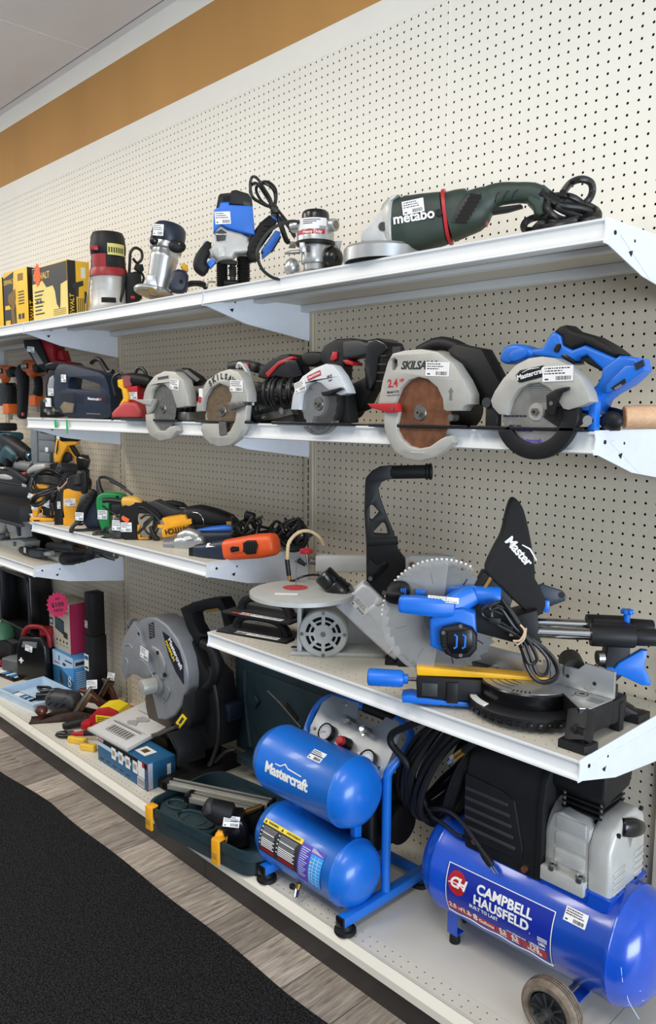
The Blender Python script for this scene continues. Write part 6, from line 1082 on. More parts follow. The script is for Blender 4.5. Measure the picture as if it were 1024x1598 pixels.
# boxed drills
def carton(label, u0, v0, u1, u2, h, seed, yb, wide):
    """box: front face spans u0..u1, end face u1..u2"""
    k = hit(u0, v0, y=yb); k1 = hit(u1, v0, y=yb); w = k1.x-k.x
    t = Thing('drill_box', label, 'box', (k.x, yb, ZT), rz=0, group='boxed drills on the top shelf'); d = 3.6
    b = MB(); b.box(0, w, 0, d, 0, h, 'card_yellow', .04); bx = t.part('carton', b)
    b = MB(); y = -.02
    if wide:
        b.box(0.02, w-.02, y, 0, h*.02, h*.72, 'card_cream'); b.prism([(.02, h*.72), (w*.30, h*.76), (w*.42, h*.62), (w*.6, h*.63), (w*.66, h*.52), (w*.7, h*.3), (w*.78, h*.2), (w*.8, h*.3), (w*.82, h*.62), (w-.02, h*.66), (w-.02, h*.98), (.02, h*.985)], y-.02, 0, 'dark_grey')
        b.text('DEWALT', h*.16, 'card_yellow', FRONT((w*.28, y-.02, h*.83)), .02, .02)
        for r in range(7): b.box(w*.06, w*(.34-.04*(r % 3)), y-.01, y, h*(.56-.065*r), h*(.585-.065*r), 'dark_grey')
        b.box(w*.1, w*.17, y-.015, y, h*.36, h*.42, 'dark_grey'); b.box(w*.2, w*.27, y-.015, y, h*.36, h*.42, 'dark_grey'); b.box(w*.78, w*.97, y-.02, y, h*.02, h*.09, 'paper')
        for r in range(4): b.box(w*.6, w*.95, y-.01, y, h*(.11+.03*r), h*(.122+.03*r), 'brass')
    else:
        b.prism([(.02, .05), (w*.52, .05), (w*.5, h*.4), (w*.4, h*.6), (w*.45, h*.98), (.02, h*.9)], y, 0, 'dark_grey'); b.text('DEWALT', h*.11, 'card_yellow', FRONT((w*.24, y, h*.82)), .02, .01)
        b.prism([(w*.2, h*.6), (w*.5, h*.68), (w*.52, h*.52), (w*.42, h*.3), (w*.48, h*.06), (w*.32, h*.06), (w*.3, h*.35), (w*.18, h*.5)], y-.02, 0, 'brass')
        for r in range(5): b.box(w*.62, w*.86, y-.01, y, h*(.6-.05*r), h*(.62-.05*r), 'dark_grey')
        b.box(w*.62, w*.84, y-.01, y, h*.8, h*.92, 'brass'); b.box(w*.6, w*.7, y-.01, y, h*.15, h*.24, 'dark_grey'); b.box(w*.74, w*.84, y-.01, y, h*.15, h*.24, 'dark_grey'); b.box(w*.05, w*.25, y-.02, y, h*.08, h*.16, 'card_yellow'); b.box(w*.05, w*.3, y-.02, y, h*.35, h*.42, 'card_yellow')
    # end panel
    x = w; T = frame((x, d/2, h/2), (0, 1, 0), (0, 0, 1))
    b.box(-d/2+.05, -d/2+d*.38, -h/2+.03, h/2-.03, 0, .02, 'gloss_black', T=T); b.text('DEWALT', h*.11, 'card_yellow', T @ Matrix.Translation((-d*.31, -h*.28, .02)) @ Matrix.Rotation(pi/2, 4, 'Z'), .02, .01)
    b.prism([(-d*.25, h*.12), (d*.2, h*.18), (d*.22, h*.1), (0, h*.06), (-d*.02, -h*.1), (-d*.15, -h*.1), (-d*.17, h*.04), (-d*.28, h*.04)], .0, .03, 'dark_grey', axis='z', T=T)
    b.box(d*.12, d*.32, h*.22, h*.4, 0, .02, 'paper', T=T); b.box(d*.25, d*.36, -h*.2, h*.0, 0, .02, 'dark_grey', T=T)
    for r in range(4): b.box(-d*.05+.3*r, -d*.05+.3*r+.12, -h*.42, -h*.12, 0, .02, 'dark_grey', T=T)
    t.part('printed_panel', b, bx, 'printed yellow and black panels'); return t, w, h
zt_box = lambda u, v, y: hit(u, v, y=y).z-ZT
yb = -13.6
b1, w1, h1_ = carton('large yellow drill box with orange burst tag, nearest to the routers', 53, 500, 107, 137, zt_box(106, 404, yb), 1, yb, True)
b2, w2, h2_ = carton('narrow yellow and black drill box left of the larger drill box', 8, 505, 45, 53, zt_box(30, 419, yb), 2, yb+.1, False)
b3, w3, h3_ = carton('yellow drill box cut off by left edge of the photo', -40, 512, 6, 9, zt_box(0, 432, yb), 3, yb+.3, False)
b = MB(); pts = []
for i in range(22): a = 2*pi*i/22; r = 1.0 if i % 2 else 1.28; pts.append((r*cos(a)*.95, r*sin(a)*1.45))
b.prism(pts, -.03, 0, 'tag_orange'); k = hit(58, 429, y=yb-.1); one('burst_tag', 'orange starburst price tag on the drill box', 'price tag', b, (k.x, yb-.06, k.z))
# ------------------------------------------------------------------ corded tools on the short middle shelf
def tool(name, label, cat, u, v, y, z, rz=None, group=None):
    k = hit(u, v, y=y); return Thing(name, label, cat, (k.x, y, z), rz=yaw_at(u) if rz is None else rz, group=group)
cA = crop(40, 720, .15625); cB = crop(160, 750, .15625); cC = crop(240, 770, .24414)
def mkP(t, cr):
    def P(a, c, y=0): p = t.px(*cr([(a, c)])[0], y=y); p.z = max(p.z, .1); return p
    return P, (lambda L, y=0: [(x, max(z, .03)) for x, z in t.out(cr(L), y)])
# orange and black oscillating tool
t = tool('multitool', 'orange and black oscillating multitool lying nearest the shelf end', 'multitool', 368, 872, -12.4, Z3, rz=22); P, q = mkP(t, cC)
b = MB(); b.sweep([P(470, 360), P(560, 350), P(680, 335), P(770, 325)], [(1.25, 1.1), (1.35, 1.25), (1.45, 1.3), (1.3, 1.2)], 'bd_orange', ex=3, seg=26); body = t.part('body', b)
b = MB(); b.prism(q([(575, 315), (600, 300), (655, 300), (670, 330), (655, 385), (600, 390), (575, 370)], -1.2), -1.5, -.2, 'rubber', bev=.2, seg=3)
for i in range(5): p = P(590+i*16, 342, -1.5); b.box(p.x-.05, p.x+.05, -1.56, -1.45, p.z-.55, p.z+.55, 'void')
t.part('grip', b, body, 'black rubber grip panel')
b = MB(); b.prism(q([(480, 340), (520, 326), (575, 325), (580, 355), (570, 375), (500, 382)], -1.25), -1.45, -.5, 'bd_orange', bev=.12); b.prism(q([(488, 352), (500, 338), (545, 340), (548, 368), (495, 378)], -1.45), -1.52, -1.4, 'gloss_black', bev=.05); t.part('switch', b, body)
b = MB(); b.sweep([P(270, 365), P(340, 372), P(420, 365), P(475, 360)], [(.75, .6), (1.05, .9), (1.25, 1.05), (1.3, 1.1)], 'navy', ex=2.8, seg=22); b.prism(q([(235, 345), (262, 340), (262, 400), (235, 405)]), -.4, .4, 'gloss_black', bev=.05); hd = t.part('gear_head', b)
b = MB(); p = P(370, 330, -.8); b.box(-.75, .75, -.3, .3, 0, .03, 'paper', T=frame((p.x, -.75, p.z), (1, 0, .15), (0, .7, .7))); t.part('price_sticker', b, hd)
# silver air ratchet / dust fitting with blue tool
t = tool('angle_tool', 'silver headed tool with clear dust hose end beside the multitool', 'tool', 300, 860, -11.6, Z3, rz=30); P, q = mkP(t, cC)
b = MB(); b.sweep([P(150, 330), P(200, 325), P(260, 320), P(320, 310)], [(1.0, .9), (1.3, 1.1), (1.2, 1.0), (.9, .8)], 'silver', seg=20); b.sweep([P(170, 290), P(230, 275), P(290, 290)], [(.8, .7), (1.1, .9), (.9, .8)], 'silver')
pr = []; 
for i in range(6): pr += [(.75, i*.3), (.95, i*.3+.15)]
b.lathe([(0, 0)]+pr+[(.75, 1.8), (0, 1.8)], P(75, 335), P(150, 330)-P(75, 335), 'silver', 22); b.prism(q([(190, 280), (230, 272), (250, 290), (205, 300)], -1.1), -1.2, -.9, 'paper', bev=.03); t.part('head', b)
b = MB(); b.sweep([P(300, 290, .8), P(400, 285, 1.2), P(540, 275, 1.6)], [(1.1, 1), (1.0, 1), (.8, .8)], 'navy', ex=3); b.sweep([P(270, 250, 1.6), P(380, 238, 1.8), P(500, 232, 2.0), P(540, 245, 2.1)], [(.4, .5), (.6, .7), (.7, .7), (.4, .5)], 'mc_blue'); t.part('barrel', b, label='navy and blue barrel')
# yellow and black reciprocating tool with maker letters
t = tool('reciprocating_saw', 'yellow and black corded tool lying on its side with upside down lettering', 'saw', 285, 835, -9.5, Z3, rz=34); P, q = mkP(t, cC)
b = MB(); b.prism(q([(78, 150), (225, 128), (240, 160), (252, 205), (250, 245), (85, 275), (75, 230), (95, 190)]), -1.6, 2.0, 'dw_yellow', bev=.25); b.prism(q([(100, 185), (240, 160), (245, 195), (90, 225)], -1.6), -1.75, -1.4, 'dw_yellow', bev=.08); b.box(P(45, 0).x, P(95, 0).x, -1.3, -.9, P(0, 210).z, P(0, 190).z, 'dw_yellow', .05); body = t.part('body', b)
b = MB(); T = frame(P(165, 232, -1.72), P(85, 246, -1.72)-P(245, 220, -1.72), Vector((-.1, 0, -1))); b.text('BOSTITCH', .95, 'ink', T, .04, .03, spacing=.95); t.part('brand_lettering', b, body, 'black lettering, upside down')
b = MB(); b.sweep([P(215, 150, .3), P(300, 150, .4), P(400, 165, .5), P(500, 190, .6), P(520, 185, .6)], [(1.4, 1.3), (1.7, 1.5), (1.5, 1.4), (1.2, 1.1), (1.3, 1.2)], 'black', seg=22); b.prism(q([(250, 195), (440, 205), (440, 240), (250, 245)], -1), -1.4, 0, 'black', bev=.2); b.prism(q([(465, 180), (508, 178), (505, 208), (470, 210)], -.6), -.8, -.3, 'dw_yellow', bev=.08); b.tube([P(250, 120, -1.2), P(290, 130, -1.3), (P(315, 165, -1.3)), P(320, 200, -1.2)], .05, 'steel', 4, 6); hnd = t.part('handle', b)
b = MB(); b.prism(q([(-40, 60), (20, 40), (80, 70), (150, 100), (260, 110), (250, 140), (80, 155), (20, 130), (-30, 120)], 1.5), .8, 3.0, 'dark_grey', bev=.3); b.prism(q([(60, 50), (110, 45), (180, 60), (210, 90), (100, 85)], 3), 2.6, 4, 'black', bev=.3); t.part('front_housing', b)
# yellow nosed drill with D-handle and coiled cord
t = tool('corded_drill', 'black D-handle drill with amber top and orange tag, cord looped in handle', 'drill', 205, 850, -13.6, Z3, rz=45); P, q = mkP(t, cB)
b = MB(); plate(b, smooth2(q([(195, 370), (200, 280), (240, 240), (310, 210), (420, 220), (560, 290), (610, 380), (560, 400), (480, 620), (500, 680), (380, 695), (265, 690), (235, 620), (210, 500)]), 2), [smooth2(q([(330, 400), (350, 330), (440, 320), (510, 350), (520, 420), (480, 560), (470, 630), (390, 640), (360, 560), (350, 480)]), 2)], -1.1, 1.3, 'black', .25); body = t.part('handle_body', b)
b = MB(); b.tube([P(365, 440, -.6), P(362, 520, -.6), P(370, 590, -.6), P(395, 628, -.6), P(480, 628, -.6)], .24, 'dw_yellow', 4); t.part('amber_trim', b, body, 'amber trim inside the handle'); b = MB(); b.sweep([P(215, 215, -.3), P(280, 215, -.3), P(340, 210, -.3), P(380, 225, -.3)], [(.75, .8), (.85, .9), (.7, .8), (.4, .5)], 'amber' if 'amber' in MATS else mk('amber', '#d9a440', .4).name); t.part('cord_boot', b, body, 'amber cord boot')
b = MB(); b.prism(q([(190, 365), (205, 348), (270, 385), (255, 425), (195, 390)], -1.2), -1.3, -1.2, 'tag_orange'); t.part('orange_tag', b, body, 'orange tag')
b = MB(); b.sticker(FRONT(P(238, 465, -1.25), 0), 1.5, 1.3, 51); t.part('price_sticker', b, body)
b = MB(); b.tube([P(0, 200, -.5), P(60, 195, -.4), P(150, 205, -.3), P(225, 215, -.3)], .36, 'cord', 4); b.tube([P(330, 280, -.8), P(400, 265, -1.2), P(500, 330, -1.4), P(565, 400, -1.4), P(550, 490, -1.4), P(500, 550, -1.3), P(430, 500, -1.3), P(420, 430, -1.3), P(500, 360, -1.3), P(440, 340, -1.2), P(380, 380, -1.2)], .17, 'cord', 5); b.tube([P(350, 530, -1.5), P(440, 440, -1.5), P(510, 360, -1.4)], .2, 'cord', 4); b.sweep([P(480, 460, -1.3), P(520, 560, -1.4), P(555, 640, -1.4)], [(.25, .25), (.4, .4), (.45, .4)], 'cord')
for a in (535, 580): p = P(a, 665, -1.4); b.box(p.x-.06, p.x+.06, -1.45, -1.35, p.z-.4, p.z+.4, 'brass')
b.tube([P(0, 250, .5), P(80, 310, .3), P(190, 370, 0)], .16, 'cord', 3); b.tube([P(70, 0, 2), P(190, 60, 2), P(300, 140, 1.5)], .18, 'cord', 3); t.part('power_cord', b)
# grey nosed drill
t = tool('corded_drill', 'dark grey nosed drill beneath the black D-handle drill, white price label', 'drill', 185, 845, -14.6, Z3, rz=45); P, q = mkP(t, cB)
b = MB(); b.sweep([P(20, 640), P(60, 610), P(110, 570)], [(.3, .3), (.35, .35), (.45, .45)], 'cord'); b.sweep([P(110, 560), P(140, 540), P(170, 480), P(190, 380)], [(.8, .8), (1.4, 1.2), (1.2, 1.1), (.9, .9)], 'dark_grey'); b.box(P(-10, 650).x, P(45, 640).x, -.5, .5, P(0, 675).z, P(0, 635).z, 'black', .1); bd = t.part('body', b)
b = MB(); b.sticker(FRONT(P(150, 448, -1.35), -4), 1.5, 1.4, 52); t.part('price_sticker', b, bd)
# green drill
t = tool('corded_drill', 'bright green corded drill standing upright with black cord loop', 'drill', 175, 835, -13.2, Z3, rz=50); P, q = mkP(t, cA)
b = MB(); b.prism(smooth2(q([(722, 360), (770, 315), (830, 305), (960, 320), (1010, 350), (1000, 380), (860, 380), (850, 440), (862, 600), (870, 700), (850, 760), (800, 755), (768, 660), (735, 560), (722, 460)]), 2), -1.1, 1.1, 'green', bev=.35, seg=3); p = P(915, 355, -1.1); b.cyl((p.x, -1.2, p.z), (p.x, -1.0, p.z), .2, 'void', seg=12); b.ball((P(850, 635).x, -1.0, P(850, 635).z), (.3, .3, .2), 'green', 10); bd = t.part('body', b)
b = MB(); b.sticker(FRONT(P(768, 533, -1.2), -3), 1.35, 1.3, 53); t.part('price_sticker', b, bd)
b = MB(); b.sweep([P(760, 335, -.2), P(735, 270, 0), P(725, 190, .2)], [(.55, .55), (.42, .42), (.28, .28)], 'cord'); b.tube([P(725, 200, .2), P(740, 165, .5), P(800, 160, 1), P(890, 200, 1.5), P(1000, 270, 2)], .2, 'cord', 5); b.tube([P(770, 700, -1.2), P(800, 665, -1.2), P(860, 665, -1.2)], .16, 'cord', 4); b.tube([P(850, 760, -1.4), P(760, 840, -1.6), P(700, 810, -1.6), P(680, 750, -1.6), P(710, 700, -1.5), P(790, 705, -1.4), P(830, 750, -1.4)], .22, 'cord', 5); t.part('power_cord', b)
b = MB(); b.prism(q([(860, 420), (960, 420), (990, 470), (950, 520), (870, 530)], .5), -.6, 1.6, 'dark_grey', bev=.2); t.part('side_vent', b, bd)
# teal and black drill
t = tool('corded_drill', 'black and teal drill with ribbed handle leaning between yellow and green ones', 'drill', 140, 825, -13.8, Z3, rz=50); P, q = mkP(t, cA)
b = MB(); b.prism(q([(580, 600), (640, 420), (720, 320), (740, 480), (760, 680), (690, 700), (640, 690)]), -.9, 1.3, 'navy', bev=.3); b.prism(q([(560, 340), (610, 325), (630, 350), (590, 430), (555, 420)], .5), -.2, 1.2, 'teal_light' if 'teal_light' in MATS else mk('teal_light', '#2f7d92', .45).name, bev=.15); b.prism(q([(580, 700), (590, 670), (640, 690), (630, 720)], -.5), -.8, .4, 'teal_light', bev=.06); bd = t.part('body', b)
b = MB(); b.sweep([P(690, 300, -.5), P(640, 370, -.8), P(580, 450, -1.0), P(540, 560, -1.0), P(530, 600, -1.0)], [(.6, .6), (.85, .8), (.85, .8), (.75, .7), (.5, .5)], 'rubber')
for i in range(5): p0 = P(560+i*25, 490-i*42, -1.9); b.box(p0.x-.5, p0.x+.5, -1.9, -1.7, p0.z-.04, p0.z+.04, 'void')
hh = t.part('handle', b, bd); b = MB(); b.sticker(FRONT(P(536, 550, -1.85), -4), 1.2, 1.2, 54); t.part('price_sticker', b, hh)
b = MB(); b.tube([P(540, 600, -1.2), P(480, 640, -1.6), P(455, 710, -1.8), P(480, 780, -1.8), P(560, 805, -1.8), P(660, 780, -1.6), P(740, 720, -1.4), P(820, 690, -1.2)], .32, 'cord', 5); t.part('power_cord', b); b = MB(); b.tube([P(600, 770, -1.5), P(680, 730, -1.3), P(780, 735, -1.2), P(700, 770, -1.4), P(620, 780, -1.5)], .24, 'cord', 5); t.part('cord_loop', b)


# yellow drill
t = tool('corded_drill', 'plain yellow drill with white label, black cord wound on top', 'drill', 110, 820, -13.6, Z3, rz=50); P, q = mkP(t, cA)
b = MB(); b.prism(smooth2(q([(392, 340), (400, 280), (460, 270), (560, 300), (640, 290), (660, 320), (560, 360), (540, 440), (510, 560), (500, 640), (520, 680), (430, 680), (420, 620), (400, 520), (390, 430)]), 2), -1.0, 1.3, 'dw_yellow', bev=.35, seg=3); b.prism(q([(385, 560), (410, 545), (425, 650), (388, 650)], -.2), -.9, .9, 'dw_yellow', bev=.1); b.prism(q([(505, 660), (585, 660), (580, 690), (510, 690)], 0), -.9, .9, 'dw_yellow', bev=.1); bd = t.part('body', b)
b = MB(); b.sticker(FRONT(P(445, 410, -1.1), 2), 1.75, 1.15, 55); t.part('price_sticker', b, bd)
b = MB(); rnd = random.Random(8)
for k in range(7): b.tube([P(430+rnd.randint(-10, 10), 190+k*10, -.6), P(500, 140+k*14, -.9), P(590, 140+k*12, -.4), P(650, 200+k*6, .6), P(600, 260+k*3, -.8), P(480, 250+k*5, -.9)], .2, 'cord', 4, 8, True)
b.sweep([P(585, 100, -1), P(590, 200, -1), P(590, 310, -1)], [(.45, .4), (.5, .45), (.55, .5)], 'black'); t.part('power_cord', b)
# black battery pack / caulk between the yellow ones
t = tool('corded_tool', 'slim black upright tool grip between the two yellow tools', 'tool', 93, 815, -14.6, Z3, rz=50); P, q = mkP(t, cA)
b = MB(); b.prism(q([(300, 640), (310, 400), (330, 300), (390, 290), (392, 450), (385, 655)]), -.9, .9, 'black', bev=.2); bd = t.part('body', b); b = MB(); p = P(332, 437, -.95); b.sticker(FRONT((p.x, -.95, p.z)), .5, 1.1, 56); t.part('price_sticker', b, bd)
# yellow nailer with looped cord, left end
t = tool('jigsaw', 'yellow tool with big tied loop of black cord at left end of shelf', 'tool', 68, 810, -14.6, Z3, rz=50); P, q = mkP(t, cA)
b = MB(); b.prism(q([(65, 330), (110, 320), (175, 340), (200, 420), (150, 470), (130, 540), (90, 545), (70, 460), (55, 400)]), -1.0, 1.0, 'dw_yellow', bev=.3); b.prism(q([(60, 560), (80, 545), (300, 560), (300, 630), (140, 615), (65, 600)]), -1.3, 1.2, 'dw_yellow', bev=.15); b.prism(q([(65, 240), (120, 225), (225, 245), (225, 265), (130, 275), (80, 270)], -.3), -.8, .5, 'dw_yellow', bev=.1); b.box(P(80, 0).x, P(140, 0).x, -1.35, -1.2, P(0, 592).z, P(0, 575).z, 'void'); b.tube([P(150, 470, -1.1), P(170, 490, -1.1), P(160, 525, -1.1), P(140, 520, -1.1)], .1, 'dw_yellow', 4); bd = t.part('body', b)
b = MB(); b.prism(q([(165, 460), (270, 440), (320, 500), (270, 560), (180, 530)], -.6), -1.2, .6, 'black', bev=.2); t.part('motor', b, bd)
for (a, c, w, h, s) in ((90, 460, .9, .8, 57), (215, 420, 1.5, 1.2, 58), (45, 345, .7, .8, 59)):
    b = MB(); b.sticker(FRONT(P(a, c, -1.25), -20), w, h, s); t.part('price_sticker', b, bd)
b = MB()
lp = [[(60, 300), (40, 230), (100, 130), (200, 80), (300, 100), (360, 170), (330, 250), (220, 290), (120, 280), (85, 200), (130, 110), (230, 90), (330, 130), (380, 190)], [(330, 270), (230, 290), (120, 330), (60, 390), (70, 430), (130, 440), (230, 370), (300, 300)], [(320, 280), (220, 320), (130, 350), (85, 400), (140, 415), (240, 350), (330, 290)], [(50, 260), (80, 150), (180, 85), (280, 90)], [(310, 290), (270, 360), (250, 430), (270, 470)], [(300, 300), (300, 380), (290, 440)]]
rnd = random.Random(6)
for L in lp: b.tube([P(a, c, -1.4+rnd.uniform(-.5, .4)) for a, c in L], .25, 'cord', 5, 8)
for k in range(4): b.tube([P(90+k*14, 180+k*12, -1.2), P(200, 150+k*18, -1.3), P(320, 180+k*16, -1.1), P(370, 220+k*8, -.8)], .24, 'cord', 4)
b.sweep([P(262, 420, -1.6), P(275, 480, -1.6)], [(.45, .4), (.5, .45)], 'cord')
for a in (252, 284): p = P(a, 515, -1.6); b.box(p.x-.07, p.x+.07, -1.65, -1.55, p.z-.35, p.z+.35, 'brass')
pc = t.part('power_cord', b); b = MB(); b.tube([P(420, 170, -1.6), P(415, 200, -1.7), P(370, 250, -1.8), P(340, 270, -1.8), P(320, 255, -1.8), P(340, 305, -1.8)], .13, 'tie', 4); t.part('cable_tie', b, pc)
# tangle of cords at the right end
t = tool('cord_tangle', 'heap of tangled black power cords against the pegboard', 'cord', 430, 850, -5.5, Z3, rz=30); P, q = mkP(t, cC); rnd = random.Random(12)
b = MB()
for k in range(11):
    x0 = 560+k*38; P_ = [P(x0+rnd.uniform(-80, 80), 250+rnd.uniform(-110, 70)+(k > 6)*20, rnd.uniform(-2, 2)) for _ in range(7)]
    for p in P_: p.z = max(p.z, .3)
    b.tube(P_, .19, 'cord', 6, 8, k % 2 == 0)
for k in range(4): c = P(890, 270, rnd.uniform(-1, 1)); c.z = max(c.z, 2.2); b.ring(c, (rnd.uniform(-.5, .5), 1, rnd.uniform(-.3, .3)), 1.5+.15*k, .19, 'cord', 26)
b.tube([P(930, 220, -1), P(945, 175, -1), P(925, 230, -1)], .4, 'black', 3); b.sweep([P(590, 140, 0), P(640, 150, 0)], [(.6, .5), (.5, .5)], 'black'); t.part('cord', b)
# yellow nailer hanging high behind (upside down) and grey hinged case on the panel
t = tool('nailer', 'yellow nail gun with black cap leaning behind the tool shelf', 'nailer', 110, 735, -6, Z3, rz=50); cD = crop(0, 660, .13672); P, q = mkP(t, cD)
b = MB(); b.prism(q([(665, 185), (720, 180), (900, 210), (890, 245), (800, 260), (735, 370), (715, 455), (650, 450), (640, 380), (650, 300)]), -1.6, 1.8, 'dw_yellow', bev=.35, seg=3); b.sweep([P(800, 250, 0), P(850, 330, 0), P(900, 395, 0)], [(.9, .8), (.7, .6), (.7, .6)], 'dw_yellow'); b.prism(q([(860, 380), (890, 370), (895, 495), (865, 495)]), -.7, .7, 'dw_yellow', bev=.15); b.prism(q([(640, 340), (660, 200), (672, 200), (668, 300), (650, 360)], -1.5), -1.75, -1.2, 'ink', bev=.05); bd = t.part('body', b)
b = MB(); b.lathe([(0, 0), (1.9, 0), (2.2, .4), (2.25, 2.2), (1.9, 2.7), (0, 2.8)], P(800, 205), Vector((-.05, 0, 1)), 'black', 30); t.part('cap', b, bd)
b = MB(); b.sweep([P(810, 240, -.9), P(850, 310, -.9), P(890, 370, -.8)], [(.35, .4), (.45, .5), (.4, .45)], 'rubber'); b.prism(q([(880, 400), (930, 360), (1000, 370), (1020, 440), (1000, 520), (900, 510)]), -1.2, 1.2, 'black', bev=.3); b.tube([P(900, 395, -1.3), P(960, 410, -1.4), P(1010, 430, -1.3)], .1, 'steel', 3); b.prism(q([(700, 450), (760, 330), (830, 350), (825, 430), (760, 460)], .5), -.8, 1, 'black', bev=.2); b.prism(q([(650, 455), (900, 500), (1020, 530), (1020, 560), (860, 530), (650, 480)], .3), -.8, .8, 'black', bev=.15); b.box(P(920, 0, .3).x, P(1000, 0, .3).x, -.8, .8, 0, P(0, 540, .3).z, 'black', .2); t.part('handle_grip', b, bd)
b = MB(); b.sticker(FRONT(P(683, 155, -1.8), -10), 1.1, 1.0, 61); t.part('price_sticker', b, bd)
t = tool('tool_case', 'grey hinged plastic tool case standing under the shelf end', 'case', 70, 720, -5.5, Z3, rz=20); P, q = mkP(t, cD)
b = MB(); b.prism(q([(370, 70), (640, 60), (650, 460), (660, 560), (385, 500)]), -.6, 2.4, 'grey_case', bev=.2); b.prism(q([(385, 100), (430, 90), (440, 450), (395, 460)], -.6), -.85, -.5, 'grey_case', bev=.1); b.prism(q([(450, 110), (630, 110), (635, 200), (450, 190)], -.6), -.75, -.5, 'grey_case', bev=.08); b.prism(q([(450, 215), (635, 220), (640, 330), (450, 320)], -.6), -.75, -.5, 'grey_case', bev=.08); b.prism(q([(450, 335), (640, 345), (645, 450), (450, 440)], -.6), -.75, -.5, 'grey_case', bev=.08); b.prism(q([(430, 450), (640, 460), (600, 520), (440, 490)], -1), -2.2, -.4, 'grey_case', bev=.15); bd = t.part('body', b)
b = MB(); plate(b, q([(420, 60), (550, 60), (545, 110), (450, 100)], -.9), [q([(450, 65), (525, 65), (520, 90), (460, 85)], -.9)], -1.1, -.7, 'grey_case', .05); t.part('handle', b, bd); b = MB(); p = P(535, 305, -.85); b.box(p.x-.35, p.x+.35, -.9, -.8, p.z-.4, p.z+.4, 'paper', .02); t.part('price_sticker', b, bd)
b = MB(); b.box(P(560, 0, -.7).x, P(590, 0, -.7).x, -.95, -.7, P(0, 430).z, P(0, 310).z, 'dark_grey', .08); t.part('latch', b, bd)
# ------------------------------------------------------------------ far left bay
ZL = -26.6
shelf('white shelf at far left mostly hidden under the long black tray', -97.45, -49.6, ZL, False, (.06, 47.8))
cD = crop(0, 660, .13672)
t = tool('parts_tray', 'long black plastic tray with white label at far left', 'tray', 20, 790, -14.5, ZL, rz=0); 
b = T_abs(t); b.box(-85, -50.3, -18.0, -9.5, ZL+.1, ZL+.5, 'black'); b.box(-85, -50.3, -18.1, -17.6, ZL-1.9, ZL+1.4, 'black', .08); b.box(-85, -50.3, -9.6, -9.1, ZL, ZL+2.6, 'black', .08); b.box(-50.8, -50.2, -18, -9.2, ZL-1.2, ZL+1.4, 'black', .08); b.box(-85, -50.2, -18.3, -17.3, ZL-2.0, ZL-1.5, 'dark_grey', .1); t.part('body', b)
t = tool('tool_case', 'black ribbed tool case behind the long black tray', 'case', 10, 760, -9, ZL, rz=0)
b = T_abs(t); b.box(-84, -52.2, -9.0, -4.5, ZL, ZL+5.0, 'black', .3); b.box(-84, -52.4, -9.2, -8.8, ZL+2.6, ZL+2.9, 'dark_grey', .1); b.box(-84, -52.4, -9.2, -8.8, ZL+1.2, ZL+1.4, 'dark_grey', .08); bd = t.part('body', b)
b = T_abs(t); k = hit(38, 764, y=-9.25); b.T = t.I; b.sticker(FRONT(k, -4), 1.9, 2.0, 62); t.part('price_sticker', b, bd)
def P(a, c, y): return hit(*cD([(a, c)])[0], y=y)
# grey cylinder tool and silver tools on the black case
b = MB(); b.lathe([(0, 0), (.95, 0), (1.05, .15), (1.05, 5.6), (.9, 5.8), (0, 5.8)], (0, 0, 1.05), (1, 0, -.02), 'mid_grey', 24); b.lathe([(0, -.9), (.7, -.9), (.9, -.6), (1.1, 0)], (0, 0, 1.05), (1, 0, 0), 'black', 24); k = P(180, 500, -8); one('grey_cylinder_tool', 'grey barrel of an air tool lying on the black case', 'tool', b, (k.x, -7.5, ZL+5.0), rz=4)
t = Thing('angle_die_grinder', 'silver and black angle tool lying on the black case', 'tool', (P(60, 600, -8).x, -8, ZL+5.0), rz=0); b = T_abs(t); b.sweep([P(0, 610, -8.4), P(90, 615, -8.4), P(180, 630, -8.4)], [(.6, .7), (.75, .8), (.6, .6)], 'cast'); b.sweep([P(0, 540, -6.8), P(60, 535, -6.8)], [(.7, .7), (.6, .6)], 'cast'); t.part('body', b); b = T_abs(t); b.sweep([P(100, 520, -8.8), P(170, 560, -9.2), P(250, 620, -9.6), P(320, 670, -9.8)], [(.35, .4), (.5, .5), (.6, .5), (.5, .45)], 'black'); t.part('lever', b)
t = Thing('air_tool', 'pale grey air tool with red ring on the black case', 'tool', (P(430, 530, -8).x, -8, ZL+5), rz=0); b = T_abs(t); b.sweep([P(340, 560, -8.2), P(420, 520, -8.2), P(530, 505, -8)], [(.5, .5), (.8, .8), (.7, .7)], 'cast'); t.part('body', b); b = T_abs(t); b.sweep([P(250, 590, -8.6), P(300, 585, -8.6)], [(.35, .35), (.45, .45)], 'coral'); t.part('grip', b)
t = Thing('grey_knob_tool', 'dark grey round knobbed tool behind the tied cord loop', 'tool', (P(670, 515, -9).x, -9, Z3), rz=0); b = T_abs(t); k = P(670, 515, -10); b.cyl(k, k+Vector((0, 3, -.3)), .95, 'dark_grey', seg=24, bev=.15); b.box(k.x-.5, k.x+.5, -10.12, -9.9, k.z-.12, k.z+.12, 'black', .05); b.box(k.x-.9, k.x+.9, -9.5, -7.5, Z3, k.z-.6, 'dark_grey', .3); t.part('body', b)
